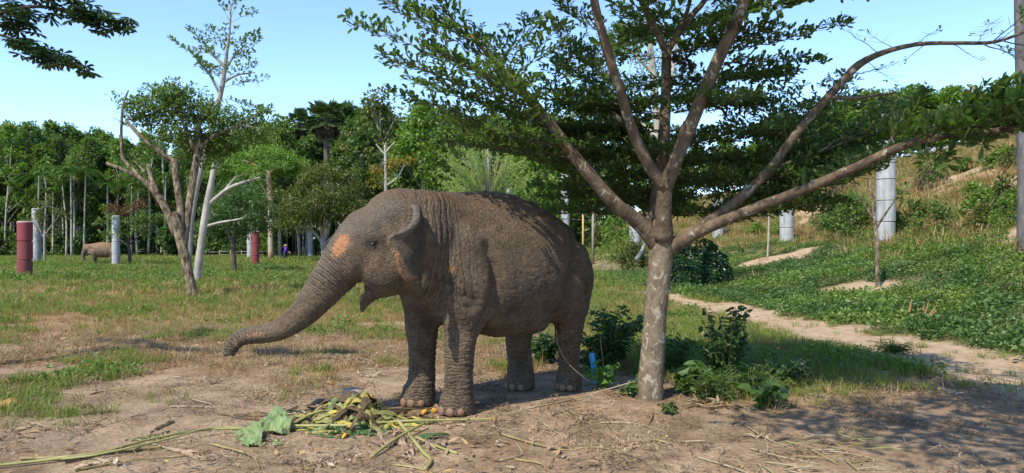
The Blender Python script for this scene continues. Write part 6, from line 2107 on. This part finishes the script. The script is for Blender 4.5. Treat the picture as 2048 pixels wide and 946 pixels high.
PLEAF = mat_leaf('plant_leaf', [(.05, .09, .02), (.07, .125, .026), (.095, .16, .034)], .35, .4, .4)
PLEAF_L = mat_leaf('plant_leaf_light', [(.07, .16, .03), (.10, .21, .035), (.15, .26, .05)], .4, .45, .35)
PLEAF_D = mat_leaf('plant_leaf_dark', [(.030, .062, .016), (.044, .085, .020), (.062, .112, .026)], .3, .4, .4)
leafy_plant('dark_bush', 'tall dark leafy bush climbing near the path beyond the tree', 1450, 775, .95, .34, 34, 26, .085, .6, PLEAF_D, 1)
leafy_plant('dark_bush', 'broad dark bush behind the hind legs of the elephant', 1222, 735, .80, .52, 44, 26, .11, .5, PLEAF_D, 2)
leafy_plant('dark_bush', 'small dark bush seen between the hind legs of the elephant', 1090, 728, .45, .36, 24, 22, .09, .55, PLEAF_D, 3)
leafy_plant('round_leaf_weed', 'weed with round light green leaves in front of the blue pipe', 1205, 778, .30, .24, 14, 5, .09, .95, PLEAF_L, 4, parts=True)
leafy_plant('round_leaf_weed', 'weed with round leaves touching the foot of the layered tree', 1262, 792, .25, .18, 10, 5, .10, .95, PLEAF, 5, parts=True)
leafy_plant('broad_leaf_weed', 'broad-leaved weed just beyond the foot of the layered tree', 1380, 790, .42, .26, 16, 6, .13, .7, PLEAF, 6, parts=True)
leafy_plant('broad_leaf_weed', 'trailing broad-leaved weed with one yellow-green leaf at the soil edge', 1530, 812, .28, .28, 12, 5, .13, .8, PLEAF, 7, parts=True)
leafy_plant('broad_leaf_weed', 'small weed rosette on bare soil before the layered tree', 1340, 828, .12, .10, 9, 5, .07, .7, PLEAF_D, 8, parts=True)
leafy_plant('grassy_weed', 'tangle of narrow-leaved weeds between tree and dark bush', 1420, 800, .36, .38, 40, 12, .16, .10, PLEAF, 9, 'lance')
leafy_plant('grassy_weed', 'tangle of narrow-leaved weeds under the dark bush', 1500, 790, .34, .36, 36, 12, .16, .10, PLEAF_D, 10, 'lance')
leafy_plant('low_weed', 'low dark weeds around the far hind foot of the elephant', 1180, 742, .3, .3, 20, 14, .08, .6, PLEAF_D, 12)
leafy_plant('low_weed', 'low leafy weeds behind the tree trunk', 1345, 745, .5, .35, 26, 18, .09, .55, PLEAF, 13)
leafy_plant('low_weed', 'low leafy weed patch between the dark bush and the path', 1560, 770, .35, .45, 30, 14, .08, .6, PLEAF_D, 14)
leafy_plant('path_tuft', 'spiky grass tuft growing on the edge of the sandy path', 1785, 708, .22, .30, 50, 6, .18, .06, PLEAF_D, 15, 'lance')
# bleached dry leaves at the foot of the bush
for k, (px, py) in enumerate([(1385, 812), (1410, 818), (1440, 812), (1465, 820), (1400, 806), (1430, 822)]):
    b = gpt(px, py); mb = MB(); g = np.random.default_rng(900 + k)
    for j in range(4):
        mb.leaves([[b.x + g.normal() * .03, b.y + g.normal() * .03, b.z + .03]], [[g.normal(), g.normal(), .35]], [[0, 0, 1]], [.16], [.04], 0, 'lance', droop=.5)
    tag(mb.build('withered_leaf', STRAW, None, False, origin=b), 'withered pale curled leaf at the foot of the dark weeds', 'leaf', 'withered leaves under the weeds')

# blue pipe
b = gpt(1190, 765)
BLUE = mat_noise('blue_pvc', [(0.3, (.03, .30, .62)), (.7, (.05, .40, .74))], 3, .35, 0, spec=.5)
mb = MB()
top = np.array(pt(1183, 706, b.y + .02)); bot = np.array([b.x + .02, b.y, b.z - .05])
d = unit(top - bot)
mb.tube([bot, top], [.035, .035], 16, 0, False)
mb.tube([top, bot], [.030, .030], 16, 0, False)
root = empty('blue_pipe', b, 'bright blue plastic pipe sticking up behind the elephant', 'pipe')
mb.build('pipe', BLUE, root)
mb = MB(); mb.tube([bot + d * .14, bot + d * .15], [.0365, .0365], 16, 0, False); mb.build('mark_ring', mat_noise('pipe_mark', [(.3, (.02, .05, .1)), (.7, (.03, .08, .15))], 3, .5, 0), root)

# thin dry vine hanging by the hind leg, second stick by the pipe
VINE = mat_noise('dry_vine', [(.3, (.20, .16, .10)), (.7, (.36, .30, .20))], 10, .85, 0)
mb = MB(); p, r = limb_px([(1113, 660, 8.42, .5), (1116, 690, 8.40, .55), (1135, 725, 8.38, .55), (1162, 750, 8.36, .55), (1180, 764, 8.45, .5)], 24)
mb.tube(p, r, 5); tag(mb.build('dry_vine', VINE, None, origin=Vector(p[-1])), 'thin pale vine bent across the hind leg of the elephant', 'vine')
b = gpt(1212, 768)
mb = MB(); mb.tube(spline([[b.x, b.y, b.z - .02], [b.x - .03, b.y, b.z + .22], list(pt(1200, 672, b.y))], 10), np.linspace(.007, .004, 10), 5)
tag(mb.build('dry_stick', VINE, None, origin=b), 'thin dry stick standing beside the blue pipe', 'stick')
b = gpt(1150, 802)
mb = MB(); mb.tube(spline([list(gpt(1060, 818) + Vector((0, 0, .01))), list(gpt(1150, 802) + Vector((0, 0, .03))), list(pt(1272, 762, 8.2))], 14), np.linspace(.008, .005, 14), 6)
tag(mb.build('dry_branch', VINE, None, origin=b), 'fallen dry branch running from the soil to the foot of the layered tree', 'branch')

# ------------------------------------------------------------------ fodder heap and scraps in the foreground
STALK = mat_noise('palm_stalk', [(.3, (.12, .13, .04)), (.5, (.25, .24, .075)), (.72, (.36, .31, .15))], 3, .55, .3, .01, stretch=(1, 1, 1), spec=.4)
STALK_D = mat_noise('old_stalk', [(.3, (.10, .07, .03)), (.55, (.24, .18, .08)), (.75, (.40, .34, .16))], 4, .7, .3, .01)
BAN_G = mat_noise('banana_leaf_green', [(.3, (.10, .145, .055)), (.55, (.16, .22, .085)), (.75, (.25, .31, .14))], 3, .5, .4, .01, 30, stretch=(6, 1, 1))
BAN_O = mat_noise('banana_leaf_olive', [(.3, (.07, .075, .025)), (.5, (.15, .15, .05)), (.7, (.26, .23, .09))], 5, .6, .5, .01, 30)
BAN_DG = mat_noise('leaf_scrap_dark', [(.3, (.025, .06, .02)), (.7, (.06, .12, .03))], 6, .5, .4, .01)
BAN_Y = mat_noise('banana_leaf_yellow', [(.3, (.15, .15, .045)), (.5, (.29, .25, .06)), (.7, (.44, .32, .06))], 5, .6, .5, .01, 30)
BAN_B = mat_noise('banana_leaf_brown', [(.3, (.03, .022, .014)), (.55, (.09, .06, .03)), (.75, (.20, .14, .06))], 6, .75, .5, .01)
BAN_P = mat_noise('dry_leaf_pale', [(.3, (.14, .09, .06)), (.55, (.27, .19, .13)), (.75, (.38, .29, .21))], 6, .8, .5, .01, 40)
ORANGE = mat_noise('orange_peel', [(.3, (.46, .22, .02)), (.7, (.60, .33, .03))], 8, .6, .3, .005)
FLOW = mat_noise('banana_flower', [(.3, (.17, .13, .11)), (.55, (.28, .22, .18)), (.75, (.40, .34, .28))], 5, .6, .3, .01, stretch=(1, 1, 3))
REDF = mat_noise('red_fruit', [(.3, (.13, .02, .02)), (.7, (.26, .05, .04))], 10, .45, .3, .005)


def G(px, py, dz=0.0):
    v = gpt(px, py); return np.array([v.x, v.y, v.z + dz])


def stalk(name, label, rows, r0, r1, mat, cat='stalk', group=None, n=20, flat=.6):
    p = spline([G(x, y, z) for x, y, z in rows], n)
    mb = MB(); mb.tube(p, np.linspace(r0, r1, n), 7, 0, True, .12, len(rows))
    return tag(mb.build(name, mat, None, origin=Vector(p[0])), label, cat, group)


def sheet(name, label, rows, w, mat, seed, cat='leaf', group=None, curl=.35, rag=.25, n=12, m=7, parent=None):
    """a limp piece of leaf: midrib along rows, edges that curl and tear"""
    g = np.random.default_rng(seed)
    p = spline([G(*r_) if len(r_) == 3 else r_ for r_ in rows], n)
    t = np.gradient(p, axis=0); t = unit(t)
    up = unit(np.array([g.normal() * .25, g.normal() * .25 - .25, 1.0]))
    V = []
    ph = g.random(4) * 6
    for i in range(n):
        s = unit(np.cross(t[i], up)); u = np.cross(s, t[i])
        env = w * (math.sin((i / (n - 1) * .90 + .05) * PI) ** .6) * (1 + rag * (g.random() - .5))
        for j in range(m):
            q = (j / (m - 1) - .5) * 2
            V.append(p[i] + s * q * env / 2 + u * (-curl * w * .3 * q * q + .16 * w * math.sin(i * 1.3 + ph[0] + q * 2) * abs(q) + .05 * w * g.normal()))
    V = np.array(V)
    gzv = gz(V[:, 0], V[:, 1]) + .006 + .004 * g.random(len(V))
    V[:, 2] = np.maximum(V[:, 2], gzv)
    I, J = np.meshgrid(np.arange(n - 1), np.arange(m - 1), indexing='ij')
    Q = np.stack([I * m + J, I * m + J + 1, (I + 1) * m + J + 1, (I + 1) * m + J], -1).reshape(-1, 4)
    if rag > .3:
        Q = Q[g.random(len(Q)) > .08]
    mb = MB(); mb.add(V, Q)
    o = mb.build(name, mat, parent, smooth=False, origin=Vector(p[0]) if parent is None else None)
    so = o.modifiers.new('thickness', 'SOLIDIFY'); so.thickness = .0015
    if parent is None:
        tag(o, label, cat, group)
    return o


SG = 'palm stalks of the fodder heap'
stalk('palm_stalk', 'long yellow-green palm stalk running from the heap along the soil', [(-60, 942, .02), (90, 928, .03), (200, 912, .03), (300, 890, .05), (400, 874, .06), (480, 868, .05), (600, 862, .03)], .013, .009, STALK)
stalk('palm_stalk', 'thinner green palm stalk lying beside the long yellow-green stalk', [(110, 925, .02), (200, 918, .04), (330, 893, .06), (420, 872, .07), (500, 866, .05)], .010, .007, STALK)
stalk('old_palm_stalk', 'brown split palm stalk lying beside the long yellow-green stalk', [(40, 922, .02), (130, 922, .03), (240, 908, .03), (330, 898, .02)], .014, .010, STALK_D)
stalk('old_palm_stalk', 'yellowed stalk trailing below the long yellow-green stalk', [(150, 944, .01), (260, 926, .02), (400, 912, .01)], .010, .006, STALK_D)
stalk('palm_stalk', 'straight green stalk pointing from the heap past the near forefoot', [(700, 858, .04), (820, 852, .05), (900, 848, .04), (994, 842, .02)], .014, .011, STALK)
stalk('palm_stalk', 'yellowish stalk crossing the front of the heap', [(560, 860, .04), (640, 862, .05), (720, 860, .05), (800, 852, .05)], .014, .010, STALK)
stalk('palm_stalk', 'thick green stalk crossed over pale dry leaves', [(795, 850, .05), (820, 880, .04), (845, 910, .03), (862, 926, .02), (850, 944, .02)], .018, .014, STALK)
stalk('palm_stalk', 'yellow stalk leaning across the thick green stalk', [(744, 918, .02), (790, 890, .05), (850, 858, .06)], .014, .012, STALK)
stalk('palm_stalk', 'thin stalk end lying toward the forefoot from the crossed stalks', [(830, 880, .03), (870, 896, .02), (915, 910, .01)], .010, .012, STALK)
stalk('old_palm_stalk', 'dark withered stalk sticking out of the heap toward the forefoot', [(740, 838, .10), (800, 832, .07), (880, 822, .03)], .016, .008, BAN_B)
stalk('palm_stalk', 'thin pale stalk end below the crossed stalks', [(790, 932, .01), (840, 940, .01), (870, 952, .01)], .007, .006, STALK)
sheet('dark_leaf', 'dark folded leaf blade beside the crossed stalks', [(820, 882, .03), (860, 878, .05), (898, 872, .02)], .09, BAN_DG, 11, curl=.8)
for k, rows in enumerate([[(130, 930), (220, 908), (300, 900)], [(170, 912), (240, 898), (330, 880)], [(330, 902), (390, 908), (420, 904)], [(250, 884), (300, 876), (340, 866)], [(300, 868), (330, 852), (350, 845)], [(360, 905), (400, 920), (430, 922)]]):
    sheet('dry_leaf_strip', 'curled brown leaf strip beside the long palm stalks', [(x, y, .02) for x, y in rows], .05, [BAN_B, BAN_P, BAN_P, BAN_O, BAN_B, BAN_P][k], 90 + k, group='leaf strips beside the long stalks', curl=.8, rag=.4)
# cut banana leaf
root = empty('banana_leaf', Vector(G(545, 880)), 'torn pale green banana leaf folded over the stalks', 'leaf')
for i, (rows, w) in enumerate([([(478, 868, .04), (500, 878, .05), (505, 895, .01)], .24), ([(500, 868, .05), (520, 860, .07), (540, 862, .04)], .16), ([(528, 858, .10), (548, 860, .12), (566, 872, .02)], .28), ([(490, 892, .01), (515, 892, .02), (530, 886, .01)], .10), ([(545, 888, .01), (555, 890, .02), (562, 886, .01)], .09)]):
    sheet('leaf_piece', None, rows, w, BAN_G, 40 + i, curl=.15, rag=.2, parent=root)
# the heap itself
hg = np.random.default_rng(12)
defs = [('dark brown rotted leaf in the fodder heap', BAN_B, (.05, .13), 48, (655, 68, 842, 8), (25, 70)), ('yellowing limp banana leaf strip in the fodder heap', BAN_Y, (.04, .10), 46, (712, 48, 842, 10), (15, 48)),
        ('olive limp leaf strip in the fodder heap', BAN_O, (.04, .11), 40, (690, 62, 844, 10), (18, 55)), ('green limp leaf strip in the fodder heap', BAN_G, (.04, .09), 12, (690, 60, 850, 10), (12, 34)),
        ('dark green leaf scrap along the front of the fodder heap', BAN_DG, (.03, .06), 40, (690, 55, 864, 6), (6, 18))]
sd = 200
for lab, mt, (w0, w1), cnt, (mx, sx, my, sy), (l0, l1) in defs:
    for k in range(cnt):
        sd += 1
        cx, cy = mx + hg.normal() * sx, my + hg.normal() * sy
        top_h = .26 * math.exp(-((cx - 712) / 70) ** 2) * math.exp(-((cy - 838) / 18) ** 2)
        zz = top_h * (.25 + .75 * hg.random()) + .02
        a_ = hg.normal() * .7; l_ = hg.uniform(l0, l1)
        dx, dy = l_ * math.cos(a_), l_ * math.sin(a_) * .35
        def hz_(x, y):
            return max(.012, .26 * math.exp(-((x - 712) / 70) ** 2) * math.exp(-((y - 838) / 18) ** 2) * (.3 + .7 * hg.random()))
        kink = hg.normal() * .03
        sheet('leaf_strip', lab, [(cx - dx, cy + dy, hz_(cx - dx, cy + dy)), (cx - dx * .4, cy + dy * .4 + 2, zz * .9 + max(0, kink)), (cx + dx * .3, cy - dy * .3, zz), (cx + dx, cy - dy, hz_(cx + dx, cy - dy) * .8)],
              hg.uniform(w0, w1), mt, sd, group=lab.replace('leaf in the', 'leaves of the').replace('strip in the', 'strips of the').replace('scrap along', 'scraps along'), curl=.9, rag=.5, n=9, m=5)
for k, (a, b_, c) in enumerate([((615, 846), (660, 826), (690, 815)), ((600, 852), (640, 838), (680, 830)), ((580, 856), (630, 846), (700, 836))]):
    stalk('old_palm_stalk', 'brown banana stalk fibre poking out of the back of the heap', [(a[0], a[1], .02), (b_[0], b_[1], .10), (c[0], c[1], .12)], .018, .010, [STALK_D, BAN_B, STALK][k], group='brown stalk fibres of the heap')
# banana flower: overlapping bracts
c = G(712, 822)
root = empty('banana_flower', Vector(c), 'greyish purple banana flower bud resting on top of the heap', 'banana flower')
for i in range(6):
    f_mb = MB()
    nn, mm = 9, 7
    a0 = i * 1.05
    V = []
    for k in range(nn):
        s = k / (nn - 1)
        rad = .055 * math.sin((s * .86 + .10) * PI) ** .7 + .004 * i
        for j in range(mm):
            th = a0 + (j / (mm - 1) - .5) * 2.1
            V.append([c[0] - .02 + (s - .5) * .22, c[1] - .05 + rad * math.cos(th), c[2] + .20 + rad * math.sin(th)])
    I, J = np.meshgrid(np.arange(nn - 1), np.arange(mm - 1), indexing='ij')
    f_mb.add(V, np.stack([I * mm + J, I * mm + J + 1, (I + 1) * mm + J + 1, (I + 1) * mm + J], -1).reshape(-1, 4))
    f_mb.build('bract', FLOW, root)
for k, (x, y, z, w) in enumerate([(694, 826, .14, .05), (740, 828, .17, .05), (703, 852, .06, .035), (700, 862, .03, .03), (850, 828, .02, .05), (870, 826, .02, .05), (895, 826, .02, .05), (690, 876, .01, .04)]):
    sheet('orange_peel', 'bright orange-yellow petal scrap in the fodder', [(x - 6, y + 3, z), (x, y, z + .03), (x + 8, y - 4, z)], w, ORANGE, 300 + k, group='orange scraps in the fodder', n=6, m=5)
add = add_ball('red_fruit_husk', Vector(G(564, 829, .03)), (.045, .04, .035), REDF, None, 2, rot=(.3, .2, .4))
tag(add, 'small dark red fruit husk lying apart from the heap', 'fruit')
# bleached fan of dry leaf by the crossed stalks
for q, (cx, cy, n_) in enumerate([(785, 888, 14), (860, 892, 12), (770, 868, 8), (815, 905, 8)]):
    root = empty('dry_leaf_cluster', Vector(G(cx, cy)), ['pleated pale dry leaf under the yellow stalk', 'pleated pale dry leaf under the thin stalk end', 'crumpled pale dry leaf touching the heap', 'frayed pale dry leaf before the thick green stalk'][q], 'dry leaf')
    for j in range(n_):
        x = cx + (j - n_ / 2) * 4.5 + hg.normal() * 5
        sheet('pleat', None, [(x - 2, cy - 6 + hg.normal() * 4, .03), (x + hg.normal() * 3, cy + hg.normal() * 2, .04), (x + hg.normal() * 9, cy + 7 + hg.normal() * 4, .012)], .026, BAN_P, 400 + q * 40 + j, curl=.7, rag=.3, n=5, m=3, parent=root)
# orange dead leaf at the left, loose sticks and stalks
sheet('dead_leaf', 'large orange-brown dead leaf on the grass', [(-14, 822, .03), (8, 814, .06), (40, 806, .05)], .16, mat_noise('orange_dead_leaf', [(.3, (.28, .12, .04)), (.7, (.52, .30, .10))], 6, .7, .4, .01), 71, curl=.5)
LS = 'loose dry stalks lying on the soil'
loose = [[(1000, 870), (1060, 890), (1130, 902), (1180, 896), (1240, 908), (1292, 926)], [(1075, 835), (1095, 858), (1125, 872), (1150, 892)], [(1200, 848), (1260, 850), (1310, 858), (1330, 866)], [(1305, 820), (1304, 838), (1296, 852)], [(1105, 832), (1140, 822), (1160, 815)],
         [(1150, 846), (1170, 832), (1178, 824)], [(1310, 882), (1345, 893)], [(1360, 886), (1412, 886)], [(1480, 845), (1530, 880), (1600, 905)], [(1540, 885), (1580, 880), (1640, 878)], [(1390, 916), (1470, 942), (1500, 950)], [(1500, 900), (1560, 918), (1640, 930)],
         [(1030, 922), (1080, 932), (1095, 944)], [(1000, 924), (1030, 918), (1045, 908), (1030, 884)], [(380, 800), (420, 812), (440, 822)], [(120, 770), (170, 762), (150, 748)], [(260, 835), (310, 826), (330, 820)], [(270, 880), (330, 900), (390, 905)], [(420, 890), (500, 915), (520, 940)],
         [(610, 938), (660, 915), (705, 898)], [(340, 815), (420, 818), (425, 820)], [(180, 790), (230, 782), (275, 790)], [(60, 800), (130, 790), (170, 792)], [(985, 772), (1040, 766), (1100, 760)], [(1120, 780), (1180, 775), (1240, 800)], [(700, 742), (760, 740), (800, 738)], [(520, 800), (560, 770), (590, 765)]]
for k, rows in enumerate(loose):
    stalk('dry_stalk', 'loose thin dry stalk lying on the bare soil', [(x, y, .012 + .01 * math.sin(i * 2)) for i, (x, y) in enumerate(rows)], .008 + .004 * (k % 3 == 0), .004, VINE if k % 3 else STALK_D, 'stalk', LS, n=12)
# thatch of stalks by the right-hand soil edge
for k in range(26):
    x, y = hg.uniform(1520, 1740), hg.uniform(868, 945)
    a = hg.normal() * .5
    stalk('dry_stalk', 'loose thin dry stalk lying on the bare soil', [(x, y, .012), (x + 45 * math.cos(a), y + 18 * math.sin(a) + 5, .03), (x + 90 * math.cos(a), y + 30 * math.sin(a) + 8, .012)], .006, .003, [VINE, STALK_D, STALK][k % 3], 'stalk', LS, n=8)

# leaf bits and twigs the elephant threw on its back
sel = np.nonzero((ELE_N[:, 2] > .45) & (ELE_V[:, 2] > 1.9) & (ELE_PX > 800))[0]
g = np.random.default_rng(55)
pick = sel[g.integers(0, len(sel), 520)]
wgt = np.exp(-((ELE_PX[pick] - 1090) / 45) ** 2) + np.exp(-((ELE_PX[pick] - 965) / 30) ** 2) * .6 + .22
pick = pick[g.random(len(pick)) < wgt]
mb = MB()
k = len(pick)
mb.leaves(ELE_V[pick] + ELE_N[pick] * .006, unit(g.normal(size=(k, 3)) * [1, 1, .3]), ELE_N[pick] + g.normal(size=(k, 3)) * .3, .03 + .05 * g.random(k), .012, 0, 'lance')
for i in pick[::4]:
    d = unit(g.normal(size=3) * [1, 1, .25]); p = ELE_V[i] + ELE_N[i] * .012
    mb.tube([p - d * .07, p + [0, 0, .012], p + d * .07], [.003, .003, .002], 3)
tag(mb.build('back_debris', mat_leaf('mud_and_chaff', [(.05, .03, .018), (.10, .06, .03), (.16, .11, .06), (.06, .07, .02)], .1), None, False), 'mud crumbs and leaf bits strewn on the back of the elephant', 'debris', kind='stuff')
